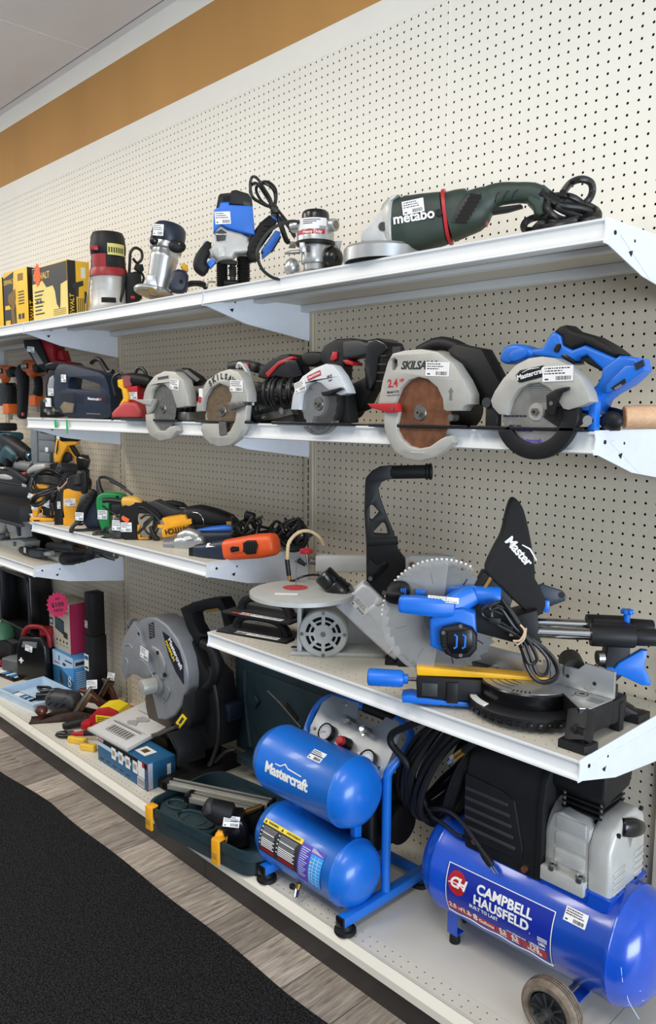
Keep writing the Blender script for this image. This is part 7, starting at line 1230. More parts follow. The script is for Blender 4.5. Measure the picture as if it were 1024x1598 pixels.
# teal cordless tools heaped
for i, (L, m, lab) in enumerate(((((0, 380), (60, 280), (130, 200)), 'teal', 'teal and black cordless tool topmost of the far left heap'), (((60, 200), (170, 260), (330, 370)), 'black', 'black bodied cordless tool with steel nose pointing right'), (((60, 420), (120, 330), (200, 400)), 'teal', 'lower teal cordless tool at far left edge of heap'))):
    t = Thing('cordless_drill', lab, 'drill', (P(*L[1], -7).x, -7, ZL+5.0), group='teal cordless tools'); b = T_abs(t); y = -6-.8*i
    b.sweep([P(a, c, y) for a, c in L], [(1.3, 1.2), (1.5, 1.4), (1.2, 1.1)], m); b.sweep([P(L[1][0], L[1][1], y), P(L[1][0]-20, L[1][1]+150, y)], [(.8, .8), (.9, .9)], 'black'); t.part('body', b)
    b = T_abs(t); e = P(*L[2], y); d_ = (P(*L[2], y)-P(*L[1], y)).normalized(); b.cyl(e, e+d_*1.2, .9, 'teal' if i == 1 else 'black', .7); b.ring(e+d_*1.0, d_, .62, .14, 'chrome' if i == 1 else 'dark_grey', 20); t.part('chuck', b)
t = Thing('cordless_tool', 'black tool body at the far left edge under the hanging drills', 'tool', (P(10, 60, -6).x, -6, ZL+9)); b = T_abs(t); b.box(P(-60, 0, -6).x, P(60, 0, -6).x, -7.5, -3.5, P(0, 90, -6).z, P(0, 0, -6).z, 'black', .4); b.box(P(-60, 0, -6).x, P(150, 0, -6).x, -7, -3.8, P(0, 190, -6).z, P(0, 100, -6).z, 'teal', .6); b.box(P(-60, 0, -6).x, P(0, 0, -6).x, -7, -3.8, ZL+5, P(0, 100, -6).z, 'black', .4); t.part('body', b)
# orange drills hanging on pegs
cE = crop(0, 550, .14398)
def hang(label, L, y, dx):
    def P(a, c, yy=y): return hit(*cE([(a, c)])[0], y=yy)
    t = Thing('cordless_drill', label, 'drill', tuple(P(*L['o'])), group='hanging orange drills')
    b = T_abs(t); a, c = L['head']; b.sweep([P(a-10, c), P(a+60, c+5), P(a+130, c)], [(1.2, 1.1), (1.25, 1.15), (1.0, 1.0)], 'orange'); b.sweep([P(a+110, c+10), P(a+150, c+10)], [(1.1, 1.1), (1.0, 1.0)], 'black'); a2, c2 = L['body']; b.sweep([P(a+40, c+50), P(a2, c2)], [(1.1, 1.0), (.9, .85)], 'orange'); bd = t.part('body', b)
    b = T_abs(t); b.sweep([P(*p) for p in L['grip']], [(.85, .8), (.8, .75), (.95, .9)], 'rubber'); t.part('grip', b, bd)
    b = T_abs(t); p0 = P(*L['foot']); b.box(p0.x-1.5, p0.x+1.3, y-1, y+1, p0.z-1.1, p0.z+1.0, 'orange', .25); b.cyl(p0+Vector((.2, 0, -1.2)), p0+Vector((.2, 0, -2.2)), .5, 'steel', .3); t.part('battery_foot', b, bd)
    b = T_abs(t); b.box(P(*L['txt']).x-1.3, P(*L['txt']).x+1.3, y-1.4, y-1.1, P(*L['txt']).z-.5, P(*L['txt']).z+.5, 'gloss_black', .05); b.text('RIDGID', .75, 'paper', FRONT(Vector((P(*L['txt']).x, y-1.42, P(*L['txt']).z))), .03, .012); t.part('name_plate', b, bd, 'black name plate with white letters')
    k = P(*L['hook']); b = MB(); b.tube([Vector((0, 0, 0)), Vector((1.2, 1.5, -.5)), Vector((2.2, -k.y-.1-.6, -.8)), Vector((2.4, -k.y-.1, -.6))], .13, 'steel', 4); one('peg_hook', L['hl'], 'hook', b, tuple(k))
hang('orange and black drill hanging at left edge of the photo', dict(o=(60, 400), head=(10, 200), body=(70, 290), grip=((110, 360), (115, 450), (110, 540)), foot=(110, 610), txt=(60, 205), hook=(20, 320), hl='steel peg hook under the left orange drill'), -3.5, 0)
hang('second orange drill hanging, partly behind the slim jigsaw', dict(o=(400, 400), head=(300, 150), body=(380, 240), grip=((410, 280), (420, 370), (410, 450)), foot=(400, 520), txt=(335, 152), hook=(262, 215), hl='steel peg hook under the second orange drill'), -3.0, 0)
def P(a, c, y): return hit(*cE([(a, c)])[0], y=y)
t = Thing('tool_holster', 'long black tool holster hanging between two orange drills', 'holster', tuple(P(240, 450, -3))); b = T_abs(t); b.sweep([P(225, 180, -3.2), P(250, 300, -3.2), P(250, 500, -3.2), P(240, 700, -3.2)], [(1.8, 1), (1.5, .9), (1.2, .8), (1.0, .8)], 'black', ex=4); k = P(245, 670, -4); b.cyl((k.x, -4.1, k.z), (k.x, -3.8, k.z), .35, 'coral'); t.part('body', b)
t = Thing('battery_charger', 'black square charger hanging at far left beneath the orange drill', 'charger', tuple(P(30, 450, -3))); b = T_abs(t); b.box(P(-80, 0, -3).x, P(62, 0, -3).x, -3.4, -1, P(0, 580, -3).z, P(0, 330, -3).z, 'gloss_black', .3); t.part('body', b)
# low shelf of air tools
cF = crop(0, 780, .21484)
def P(a, c, y): return hit(*cF([(a, c)])[0], y=y)
def lowt(name, label, cat, a, c, y): return Thing(name, label, cat, (P(a, c, y).x, y, Z3B))
t = lowt('impact_wrench', 'grey air impact wrench with blue grip on the low left shelf', 'wrench', 120, 380, -11); b = T_abs(t); y = -11
b.prism([(k.x, k.z) for k in [P(*p, y) for p in ((40, 290), (200, 280), (240, 300), (235, 350), (130, 410), (70, 400), (45, 350))]], y-1.5, y+1.5, 'cast', bev=.4); b.prism([(k.x, k.z) for k in [P(*p, y) for p in ((60, 130), (160, 105), (180, 160), (205, 270), (110, 285), (90, 220))]], y-.9, y+.9, 'cast', bev=.25); bd = t.part('body', b)
b = T_abs(t); b.sweep([P(120, 140, y-.6), P(140, 200, y-.8), P(150, 255, y-.8)], [(.9, .5), (.8, .5), (.7, .5)], 'navy'); t.part('grip', b, bd)
for a, c in ((110, 320), (60, 250), (150, 360)): b = T_abs(t); k = P(a, c, y-1.5); b.cyl((k.x, y-1.8, k.z), (k.x, y-1.3, k.z), .4, 'dull_steel', seg=12); t.part('bolt', b, bd)
t = lowt('air_nailer', 'grey air nailer at left edge on the low shelf', 'nailer', 15, 360, -10); b = T_abs(t); y = -10; b.box(P(-60, 0, y).x, P(50, 0, y).x, y-1.5, y+1.5, Z3B+.1, P(0, 230, y).z, 'mid_grey', .4); b.sweep([P(20, 240, y), P(35, 160, y), P(20, 90, y)], [(1.1, 1), (1.0, .9), (.9, .8)], 'cast'); t.part('body', b)
t = lowt('air_drill', 'dark straight air drill with stepped chuck lying at the front', 'drill', 500, 430, -11.5); y = -11.5; b = T_abs(t); zc = Z3B+1.0
def at(a, c, y=y): k = P(a, c, y); return Vector((k.x, y, max(k.z, Z3B+.8)))
p0, p1 = at(470, 430), at(670, 412); d_ = p1-p0; L = d_.length
b.lathe([(0, 0), (1.05, 0), (1.1, L*.3), (.95, L*.33), (.95, L*.5), (.8, L*.53), (.8, L*.7), (.65, L*.72), (.6, L*.85), (.45, L), (0, L)], p0, d_, 'black', 26); t.part('chuck', b)
b = T_abs(t); b.sweep([at(260, 452), at(330, 445), at(400, 440), at(475, 430)], [(.6, .6), (.7, .7), (.75, .75), (.95, .95)], 'silver'); b.cyl(at(255, 455), at(285, 452), .72, 'black'); k = at(428, 400); b.ball(k, .3, 'red', 10); t.part('body', b)
t = lowt('air_ratchet', 'small blue and silver air ratchet in front of the impact wrench', 'wrench', 250, 420, -13); y = -13; b = T_abs(t); b.sweep([at(240, 400, y), at(330, 392, y)], [(.75, .7), (.6, .6)], 'navy'); b.cyl(at(330, 392, y), at(380, 388, y), .4, 'silver'); b.sweep([at(165, 440, y), at(200, 400, y), at(240, 385, y)], [(.6, .6), (.8, .7), (.7, .7)], 'black'); b.cyl(at(170, 455, y), at(230, 455, y), .35, 'steel', seg=8); bd = t.part('body', b); b = T_abs(t); b.sticker(FRONT(P(180, 365, y-.9)), .8, .9, 63); t.part('price_sticker', b, bd)
t = lowt('die_grinder', 'long grey straight die grinder propped toward the right', 'grinder', 650, 370, -6); y = -5.5; b = T_abs(t); b.sweep([at(500, 315, y), at(560, 330, y), at(640, 352, y), at(700, 370, y)], [(.95, .9), (.9, .85), (.75, .7), (.85, .8)], 'mid_grey'); b.sweep([at(560, 325, y-.5), at(640, 345, y-.6)], [(.5, .5), (.5, .5)], 'rust'); b.sweep([at(700, 370, y), at(780, 385, y), at(840, 400, y)], [(.85, .8), (.8, .8), (.7, .7)], 'dull_steel'); b.cyl(at(840, 400, y), at(900, 405, y), .2, 'steel'); b.cyl(at(490, 300, y-.3), at(490, 345, y-.3), .9, 'dull_steel'); t.part('body', b)
b = T_abs(t); b.tube([at(720, 400, y-.8), at(780, 425, y-.9), at(830, 438, y-.9)], .12, 'black', 3); t.part('lever', b)
t = lowt('air_hammer', 'dull grey air hammer barrel lying behind the air drill', 'hammer', 420, 370, -8); y = -8; b = T_abs(t); b.sweep([at(360, 350, y), at(440, 345, y), at(500, 350, y)], [(.8, .8), (.85, .85), (.7, .7)], 'mid_grey'); b.cyl(at(400, 375, y-1), at(520, 385, y-1), .45, 'dull_steel'); t.part('body', b)
t = lowt('black_impact', 'black air tool in shadow behind the impact wrench', 'tool', 280, 300, -7); y = -7; b = T_abs(t); b.sweep([P(230, 240, y), P(300, 300, y), P(360, 330, y)], [(1.0, 1), (1.6, 1.4), (1.0, 1.0)], 'black'); b.box(P(230, 0, y).x, P(340, 0, y).x, y-1, y+1, Z3B, P(0, 330, y).z, 'black', .3); t.part('body', b)
# ------------------------------------------------------------------ lower left: chop saw, boxes, hand tools
cG = crop(180, 920, .21484); cH = crop(60, 1020, .21484); cI = crop(0, 880, .14648); cJ = crop(210, 1180, .21484)
# chop saw
t = Thing('chop_saw', 'large grey metal chop saw with half moon guard and black handle', 'chop saw', (-22.5, -7.5, ZB), rz=0); P, q = mkP(t, cG)
b = MB(); g = q([(335, 935), (290, 750), (335, 700), (280, 640), (235, 480), (180, 260), (205, 215), (265, 193), (320, 195), (400, 250), (480, 360), (530, 500), (548, 620), (545, 740), (515, 830), (460, 910), (400, 945)], -1.2)
b.prism(g, -1.9, 1.9, 'chop_grey', bev=.45, seg=3); rim = t.part('guard', b)
b = MB(); b.sweep([P(270, 430, -2.0), P(320, 470, -2.0), P(345, 540, -2.0), P(340, 640, -2.0)], [(.5, .25), (.7, .35), (.7, .35), (.5, .3)], 'chop_grey', up=(0, 1, 0))
for a, c in ((308, 460), (357, 622)): k = P(a, c, -2.3); b.cyl((k.x, -2.4, k.z), (k.x, -2.1, k.z), .3, 'void', seg=12)
b.tube([P(350, 780, -2.0), P(345, 810, -2.0), P(370, 800, -2.0), P(395, 740, -2.0), P(380, 700, -2.0)], .12, 'chop_grey', 4); t.part('guard_ridge', b, rim)
b = MB(); g = q([(160, 225), (185, 265), (235, 440), (285, 600), (275, 645), (225, 640), (180, 615), (120, 610), (95, 640), (75, 600), (65, 500), (70, 400), (90, 340), (130, 270)], -1.9); b.prism(g, -2.6, -1.6, 'chop_grey', bev=.2)
for L in ([(140, 255), (175, 300), (190, 355)], [(70, 402), (105, 400), (125, 430)], [(180, 505), (225, 540), (280, 640)], [(72, 500), (90, 520), (85, 600)]): b.tube([P(*p, -2.6) for p in L], .13, 'chop_grey', 4)
k = P(172, 320, -2.6); b.cyl((k.x, -2.75, k.z), (k.x, -2.5, k.z), .2, 'void', seg=10); b.cyl(P(110, 250, -.5), P(135, 245, -1.2), .75, 'mid_grey'); fg = t.part('front_guard', b)
b = MB(); k = P(300, 690, -2.2); b.cyl((k.x, -2.5, k.z), (k.x, -2.0, k.z), 1.5, 'chop_grey', seg=28); b.cyl((k.x-.3, -4.6, k.z), (k.x, -2.4, k.z), 1.15, 'guard_grey', 1.15, 26, .15); t.part('hub_cap', b, rim, 'pale round hub cap')
b = MB(); b.prism(q([(342, 305), (400, 350), (460, 440), (490, 540), (495, 690), (440, 600), (390, 480)], -2.0), -2.02, -1.9, 'mc_dark'); d0 = P(430, 470, -2.05); dv = P(475, 580, -2.05)-P(395, 385, -2.05); T = frame(d0, dv, Vector((-dv.z, 0, dv.x))); b.text('Mastercraft', 1.05, 'paper', T @ Matrix.Translation((0, .2, 0)), .03, .03); b.text('MAXIMUM', .7, 'label_yellow', T @ Matrix.Translation((-.9, -.75, 0)), .03, .025); t.part('name_label', b, rim, 'navy curved name label with white letters')
b = MB(); b.sticker(FRONT(P(210, 465, -2.65), -8), 2.3, 1.7, 71); t.part('price_sticker', b, fg)
b = MB(); b.prism(q([(242, 250), (278, 235), (285, 345), (248, 358)], -1.95), -1.97, -1.9, 'dark_grey')
for i in range(5): k = P(263, 255+i*20, -1.98); b.box(k.x-.5, k.x+.5, -2.0, -1.96, k.z-.08, k.z+.08, 'mid_grey')
t.part('plate_label', b, rim)
b = MB(); k0, k1 = P(482, 957, -2.3), None; b.prism(q([(443, 965), (488, 905), (518, 940), (470, 1010)], -2.4), -2.5, -2.3, 'label_yellow'); b.prism(q([(460, 965), (488, 925), (500, 940), (472, 980)], -2.5), -2.52, -2.48, 'ink'); t.part('warning_label', b, label='yellow warning sticker')
b = MB(); b.prism(q([(400, 1040), (430, 1010), (560, 1000), (600, 700), (560, 380), (610, 360), (700, 560), (760, 620), (800, 900), (800, 1120), (580, 1180), (460, 1280)], 1.5), .2, 4.0, 'black', bev=.3); b.prism(q([(515, 760), (585, 735), (600, 900), (560, 1000), (430, 1020), (450, 960), (500, 880)], -1.8), -2.3, 1.0, 'black', bev=.25); b.cyl(P(560, 460, 1), P(690, 460, 4), 1.9, 'black', 1.8, 24, .2); b.box(P(760, 0, 3).x, P(880, 0, 3).x, 1.5, 4.5, P(0, 540, 3).z, P(0, 440, 3).z, 'navy', .3); b.cyl(P(800, 940, 2), P(850, 935, 2), .25, 'black'); b.cyl(P(770, 930, 2), P(800, 930, 3), 1.0, 'black'); arm = t.part('arm', b)
b = MB(); plate(b, q([(505, 130), (600, 85), (720, 55), (800, 55), (830, 110), (890, 290), (850, 320), (660, 340), (620, 420), (580, 330)], 1.5), [q([(595, 170), (650, 150), (780, 130), (800, 150), (830, 280), (700, 320), (650, 310), (610, 240)], 1.5)], .6, 2.6, 'black', .2); hn = t.part('handle', b, arm); b = MB(); b.prism(q([(645, 148), (755, 120), (765, 150), (655, 170)], .6), .7, 2.2, 'yellow_trig' if 'yellow_trig' in MATS else mk('yellow_trig', '#b98a2c', .5).name, bev=.08); t.part('trigger', b, hn)
b = MB(); b.tube([P(640, 390, .3), P(700, 430, .2), P(735, 540, .2), P(725, 640, .2), P(680, 710, .4), P(620, 740, .6)], .75, 'rubber', 5, 12); b.tube([P(690, 560, .2), P(740, 800, 0), P(750, 1000, -.2), P(740, 1130, -.3), P(700, 1240, -.5), P(680, 1275, -.6)], .28, 'cord', 5); b.tube([P(720, 1250, 0), P(800, 1180, 1), P(870, 1160, 2)], .25, 'cord', 4); t.part('hose_and_cord', b)
b = MB(); b.prism([(-9.5, 0), (7.5, 0), (7.5, 1.4), (-9.0, 1.6)], -6.5, 6.5, 'black', bev=.3); b.prism(q([(395, 1040), (465, 1170), (470, 1280), (480, 1280), (480, 1160), (430, 1030)], -4.5), -5.0, -.5, 'black', bev=.1); b.box(-.5, 4.5, -1, 5, 1.2, 6, 'black', .4); b.box(P(290, 0, -2).x, P(390, 0, -2).x, -2.4, -1.8, P(0, 1115, -2).z, P(0, 1095, -2).z, 'steel', .05); t.part('base', b)
b = MB(); k = P(330, 870, 0); b.lathe([(0, -.1), (4.6, -.1), (4.6, .1), (0, .1)], (k.x+.4, 0, P(0, 690, 0).z), (0, 1, 0), 'dust_wheel' if 'dust_wheel' in MATS else mk('dust_wheel', '#4d463e', .9, bump=.3).name, 48); t.part('abrasive_wheel', b, label='brown abrasive wheel')
b = MB(); b.prism(q([(200, 1080), (330, 1060), (440, 1010), (440, 985), (300, 1040), (180, 1065)], -3), -3.3, -1, 'dust_wheel', bev=.1); t.part('vice', b)
# blue long carton and manual
t = Thing('tool_carton', 'long blue and red printed tool carton on the deck front', 'box', (-31.3, -15.7, ZB), rz=0, group=None); w, d, h = 13.9, 4.6, 3.9
b = MB(); b.box(0, w, 0, d, 0, h, 'box_blue', .04); bx = t.part('carton', b)
b = MB(); b.box(.02, w-.02, -.02, 0, h*.78, h-.02, 'gloss_black'); b.box(0.1, 1.6, -.04, 0, h*.8, h*.97, 'red'); b.box(.02, w*.6, -.03, 0, h*.62, h*.78, 'pale_blue'); b.text('BOSCH', .6, 'paper', FRONT((.85, -.04, h*.885)), .01, .01)
for i in range(4): x = 4.2+i*2.0; b.box(x, x+1.2, -.04, 0, h*.42, h*.86, 'paper'); b.box(x+.2, x+1.0, -.05, 0, h*.55, h*.75, 'dust'); b.prism([(x+1.2, h*.55), (x+1.5, h*.63), (x+1.2, h*.7)], -.04, 0, 'paper')
b.box(11.6, 13.3, -.04, 0, h*.4, h*.97, 'paper'); b.box(12.7, 13.3, -.05, 0, h*.8, h*.97, 'red'); b.box(11.4, 13.2, -.04, 0, h*.05, h*.36, 'paper')
for i in range(14): b.box(11.5+i*.12, 11.5+i*.12+.03+.04*(i % 2), -.05, 0, h*.08, h*.33, 'ink')
for i in range(5): b.box(.6+i*1.9, 1.7+i*1.9, -.03, 0, h*.12+.1*(i % 2), h*.16+.1*(i % 2), 'ink')
T = frame((w, d/2, h/2), (0, 1, 0), (0, 0, 1)); b.box(-d/2+.05, -d/2+.9, -h/2+.1, h/2-.05, 0, .03, 'pale_blue', T=T); b.box(-d/2, -d/2+.15, -h/2, h/2, 0, .04, 'red', T=T); b.box(d*.2, d*.33, -h*.3, h*.25, 0, .03, 'paper', T=T)
b.box(w*.55, w*.98, .5, d-.4, h, h+.02, 'box_blue'); b.box(w*.62, w*.82, 1.2, 3.2, h, h+.03, 'paper'); b.box(w*.67, w*.76, 1.7, 2.7, h, h+.04, 'brass'); t.part('printed_panel', b, bx, 'printed picture panels and bar code')
k = [hit(u, v, z=ZB+4.6) for u, v in ((139, 1136), (199, 1168), (277, 1125), (236, 1090))]; c = sum(k, Vector())/4
t = Thing('instruction_manual', 'white instruction manual in a clear bag lying on the blue carton', 'manual', (c.x, c.y, ZB+4.0), rz=0); b = MB(); L = [(p.x-c.x, p.y-c.y) for p in k]; b.prism(L, .1, .62, 'paper', axis='z', bev=.05); pg = t.part('pages', b); b = MB(); b.prism([(x*1.02, y*1.02) for x, y in L], .02, .72, 'clear', axis='z', bev=.06); t.part('clear_bag', b)
b = MB(); ex = (Vector(L[2])-Vector(L[1])).normalized(); ey = (Vector(L[0])-Vector(L[1])).normalized(); W_ = (Vector(L[2])-Vector(L[1])).length; H_ = (Vector(L[0])-Vector(L[1])).length; O = Vector(L[1])
def pg2(u, v): p = O+ex*u*W_+ey*v*H_; return (p.x, p.y)
def pquad(u0, u1, v0, v1, m): b.prism([pg2(u0, v0), pg2(u1, v0), pg2(u1, v1), pg2(u0, v1)], .735, .745, m, axis='z')
pquad(.12, .3, .2, .75, 'print_grey'); pquad(.36, .38, .15, .85, 'mid_grey'); pquad(.82, .84, .2, .8, 'print_grey'); pquad(.88, .9, .1, .6, 'mid_grey')
for i in range(8): pquad(.15, .29, .22+i*.065, .24+i*.065, 'mid_grey')
b.prism([pg2(*p) for p in ((.48, .42), (.58, .5), (.68, .36), (.74, .4), (.74, .55), (.64, .62), (.6, .55), (.5, .66), (.44, .6))], .735, .745, 'print_grey', axis='z'); pquad(.4, .41, .1, .8, 'print_grey'); t.part('printing', b, pg, 'printed saw drawing and text')
# yellow clamps
for i, (u, v, L, rz, lab) in enumerate(((120, 1155, 3.2, 28, 'yellow plastic block behind, nearest the red pliers'), (137, 1166, 2.6, 30, 'smaller yellow plastic block touching the blue carton'), (138, 1146, 2.4, 20, 'yellow plastic piece under the manual corner'))):
    k = hit(u, v, z=ZB+.5); b = MB(); b.prism(smooth2([(-L/2, 0), (-L/2+.3, .45), (-.2, .4), (.3, .55), (L/2, .5), (L/2, -.5), (.2, -.4), (-L/2+.3, -.4)], 3), 0, 1.0, 'label_amber' if 'label_amber' in MATS else mk('label_amber', '#e0b53c', .45).name, axis='z', bev=.18, seg=3); one('yellow_clamp', lab, 'clamp', b, (k.x-(.5 if i == 2 else 0), k.y-(0 if i < 2 else -1.2), ZB), rz=rz)
# hand planes
def hand_plane(label, L, y, rz, s):
    t = Thing('hand_plane', label, 'hand plane', tuple(L['o'])+(ZB,), rz=rz); n = L['n']
    b = MB(); b.prism([(-n/2, 0), (n/2, 0), (n/2, .35), (n*.25, .5), (0, 1.5), (-n*.2, 1.2), (-n*.4, .4), (-n/2, .35)], -1.15, -1.0, 'wood_dark' if 'wood_dark' in MATS else mk('wood_dark', '#3c2a20', .5, .3, var=.3).name, bev=.03); b.prism([(-n/2, 0), (n/2, 0), (n/2, .35), (n*.25, .5), (0, 1.5), (-n*.2, 1.2), (-n*.4, .4), (-n/2, .35)], 1.0, 1.15, 'wood_dark', bev=.03); b.box(-n/2, n/2, -1.15, 1.15, 0, .18, 'wood_dark', .04); bd = t.part('sole', b)
    b = MB(); b.lathe([(0, 0), (.5, 0), (.42, .35), (.5, .7), (.85, 1.15), (.9, 1.5), (.65, 1.95), (0, 2.05)], (-n*.38, 0, .2), (0, 0, 1), 'wood_red', 24); t.part('front_knob', b, bd, 'round red wood knob')
    b = MB(); b.sweep([(n*.3, 0, .3), (n*.26, 0, 1.6), (n*.18, 0, 2.9), (n*.1, 0, 4.0)], [(.8, .5), (.55, .48), (.55, .48), (.75, .5)], 'wood_red', up=(0, 1, 0)); b.sweep([(n*.1, 0, 4.0), (n*.02, 0, 4.3)], [(.45, .42), (.3, .35)], 'wood_red'); t.part('handle', b, bd, 'curved red wood handle')
    b = MB(); b.box(-1.0, 1.0, -.1, .25, 0, 5.0, 'dull_steel', .06, T=Matrix.Translation((-.6, 0, .6)) @ Matrix.Rotation(radians(32), 4, 'Y') @ Matrix.Rotation(radians(90), 4, 'Z')); b.box(-.8, .8, -.75, -.12, .3, 4.2, 'bronze' if 'bronze' in MATS else mk('bronze', '#6f563e', .4, .7, var=.2).name, .08, T=Matrix.Translation((-.6, 0, .6)) @ Matrix.Rotation(radians(32), 4, 'Y') @ Matrix.Rotation(radians(90), 4, 'Z')); b.cyl((.2, -.7, 1.8), (.2, .7, 1.8), .45, 'brass'); ir = t.part('iron', b, bd)
    b = MB(); b.sticker(Matrix.Translation((2.1, -.2, 5.1)) @ Matrix.Rotation(radians(70), 4, 'X') , 1.5, 1.3, s); t.part('price_sticker', b, ir); return t
k = hit(122, 1112, z=ZB+1); pl_ = hand_plane('old brown metal hand plane with red wood knob, white tag on its iron', dict(o=(k.x, k.y), n=13.5), 0, 58, 72); pl_.e.scale = (1.15, 1.15, 1.15)
hand_plane('second hand plane partly hidden behind the red tape dispenser', dict(o=(hit(160, 1085, y=-3.6).x, -3.6), n=9), 0, 25, 73)
# red dispenser with yellow labels
t = Thing('red_dispenser', 'red metal hand tool block with yellow warning label', 'tool', (-40.6, -8.3, ZB), rz=32); t.e.scale = (1.35, 1.35, 1.35); b = MB(); b.prism([(-2.2, .2), (2.2, .2), (2.2, 1.9), (1.6, 2.8), (.4, 3.2), (-1.0, 2.9), (-2.1, 1.8)], -1.6, 1.6, 'red', bev=.2); b.box(-3.1, -1.8, -2.0, 2.0, .2, 1.2, 'red', .2); bd = t.part('body', b)
b = MB(); A = [(2.05, 2.2), (1.6, 2.84), (.4, 3.24), (-1.0, 2.94), (-1.9, 2.1)]
for (x0, z0), (x1, z1) in zip(A, A[1:]): b.add([(x0, -1.3, z0), (x1, -1.3, z1), (x1, 1.3, z1), (x0, 1.3, z0)], [(0, 1, 2, 3)], 'label_yellow'); 

b.box(-1.2, 1.5, -1.66, -1.6, 1.3, 2.2, 'label_yellow', .02)
for i in range(3): b.box(-1.0, 1.2, -1.68, -1.64, 1.45+i*.22, 1.53+i*.22, 'ink')
t.part('warning_label', b, bd, 'yellow warning labels')
# pliers / snips
t = Thing('snips', 'black headed snips with red and black handles at deck edge', 'pliers', (-41.3, -14.6, ZB), rz=30); b = MB(); b.sweep([(-3.2, .1, .3), (-2.0, .3, .45), (-.6, .1, .5)], [(.25, .2), (.6, .3), (.7, .35)], 'gloss_black', up=(0, 0, 1)); b.sweep([(-3.0, -.5, .3), (-1.8, -.7, .4), (-.6, -.2, .5)], [(.2, .2), (.5, .28), (.6, .35)], 'gloss_black', up=(0, 0, 1)); b.cyl((-.6, 0, .3), (-.6, 0, .95), .55, 'dull_steel', seg=10); t.part('jaws', b)
b = MB(); b.tube([(-.4, -.1, .6), (.8, -.3, .9), (2, -.2, 1.0)], .32, 'red', 4); b.tube([(2, -.2, 1.0), (3.6, .2, 1.1), (5.6, .9, 1.2)], .36, 'rubber', 4); b.tube([(-.2, .3, .5), (1.5, 1.2, .6), (4, 1.8, .6)], .3, 'rubber', 4); t.part('handles', b, label='red and black handles')
t = Thing('pliers', 'red handled pliers lying behind the red dispenser', 'pliers', (hit(222, 1090, y=-3.2).x, -3.2, ZB), rz=15); b = MB(); b.tube([(-2.5, 0, 1.9), (0, .2, 1.8), (2.0, .5, 1.2)], .5, 'red', 4); b.tube([(-1.8, 1.2, 1.4), (.5, .8, 1.3), (2.6, .2, .8)], .45, 'red', 4); t.part('handles', b); b = MB(); b.sweep([(2, .4, 1.2), (3.6, .3, .8), (5, .3, .35)], [(.5, .4), (.6, .4), (.3, .3)], 'dull_steel'); b.box(-2.6, -1.6, -.4, 1.5, 0, 1.4, 'black', .3); t.part('jaws', b)
t = Thing('hand_tool', 'small black and chrome hand tool between plane and snips', 'tool', (-44.2, -12.2, ZB), rz=60); b = MB(); b.sweep([(-2.5, 0, .6), (0, .2, .9), (2.5, 0, 1.1)], [(.5, .5), (.7, .6), (.6, .5)], 'black'); b.cyl((1.0, -.6, .9), (1.0, .9, 1.0), .55, 'chrome'); t.part('body', b)
# ribbed black sander head
t = Thing('orbital_sander_head', 'black ribbed round tool head lying left of the wooden plane', 'sander', (-53.0, -10.8, ZB), rz=30); b = MB(); b.sweep([(-2.3, 0, 1.9), (-1, 0, 1.95), (1, 0, 1.95), (2.6, 0, 1.9)], [(1.5, 1.6), (1.9, 1.95), (1.95, 1.9), (1.7, 1.7)], 'dark_grey', ex=2.4)
for i in range(9):
    for j in range(3):
        a = radians(20+i*32); x = -1.3+j*1.3; b.box(-.45, .45, -.09, .09, -.05, .06, 'gloss_black', T=Matrix.Translation((x, 1.9*cos(a), 1.95+1.88*sin(a))) @ Matrix.Rotation(a-pi/2, 4, 'X') @ Matrix.Rotation(.6, 4, 'Z'))
t.part('body', b); b = MB(); b.ring((-2.5, 0, 1.9), (1, 0, 0), 1.35, .16, 'clear', 26); t.part('rim', b)
# blister tray
t = Thing('blister_pack', 'pale blue plastic tray holding black and blue parts', 'tray', (hit(60, 1082, y=-11).x, -11.0, ZB), rz=8); 
b = MB(); o_ = [(-6.5, -4.6), (6.3, -5.0), (7.0, 3.6), (-5.8, 4.8)]; i_ = [(x*.86, y*.82) for x, y in o_]
vs = [(x*.93, y*.9, 0) for x, y in o_]+[(x, y, 1.5) for x, y in o_]+[(x*.9, y*.86, 1.5) for x, y in o_]+[(x, y, .25) for x, y in i_]
fs = [(0, 1, 2, 3)]
for r in range(3): fs += [(r*4+i, r*4+(i+1) % 4, r*4+4+(i+1) % 4, r*4+4+i) for i in range(4)]
fs.append((12, 13, 14, 15)); b.add(vs, fs, 'pale_blue'); t.part('tray', b)
b = MB(); b.tube([(-3, 1.8, .8), (-1, 2.6, 1), (.8, 2.2, 1), (1.4, 1.4, .9), (-1, 1.2, .9)], .28, 'gloss_black', 5, 8, True); b.sweep([(0, .6, .7), (2.5, 2.4, 1), (4.5, 3, 1)], [(.6, .4), (.7, .5), (.3, .3)], 'gloss_black'); b.sweep([(1.5, -1.2, .7), (4, 1.2, 1.0), (5.5, 2.2, 1)], [(.9, .5), (.5, .4), (.2, .2)], 'gloss_black'); t.part('black_parts', b)
b = MB(); b.box(-4.6, 1.5, -3.0, -1.2, .3, .5, 'gloss_black', .04); b.box(-3.9, -2.0, -2.8, -1.4, .5, .55, 'paper', .02)
for i in range(5): b.box(-1.6+i*.55, -1.2+i*.55, -2.8+.3*(i % 2), -1.5, .5, .54, ('sky_blue', 'paper', 'box_blue')[i % 3], .02)
t.part('card', b, label='black card printed in blue and white')
t = Thing('printed_card', 'black and blue printed card at left edge before the tray', 'card', (-79.5, -9.5, ZB), rz=8); b = MB(); b.box(-5, 5.5, -2.2, 2.0, 0, .3, 'gloss_black', .05); bd = t.part('backing', b); b = MB(); b.box(-4, -.5, -1.6, 1.2, .3, .33, 'paper')
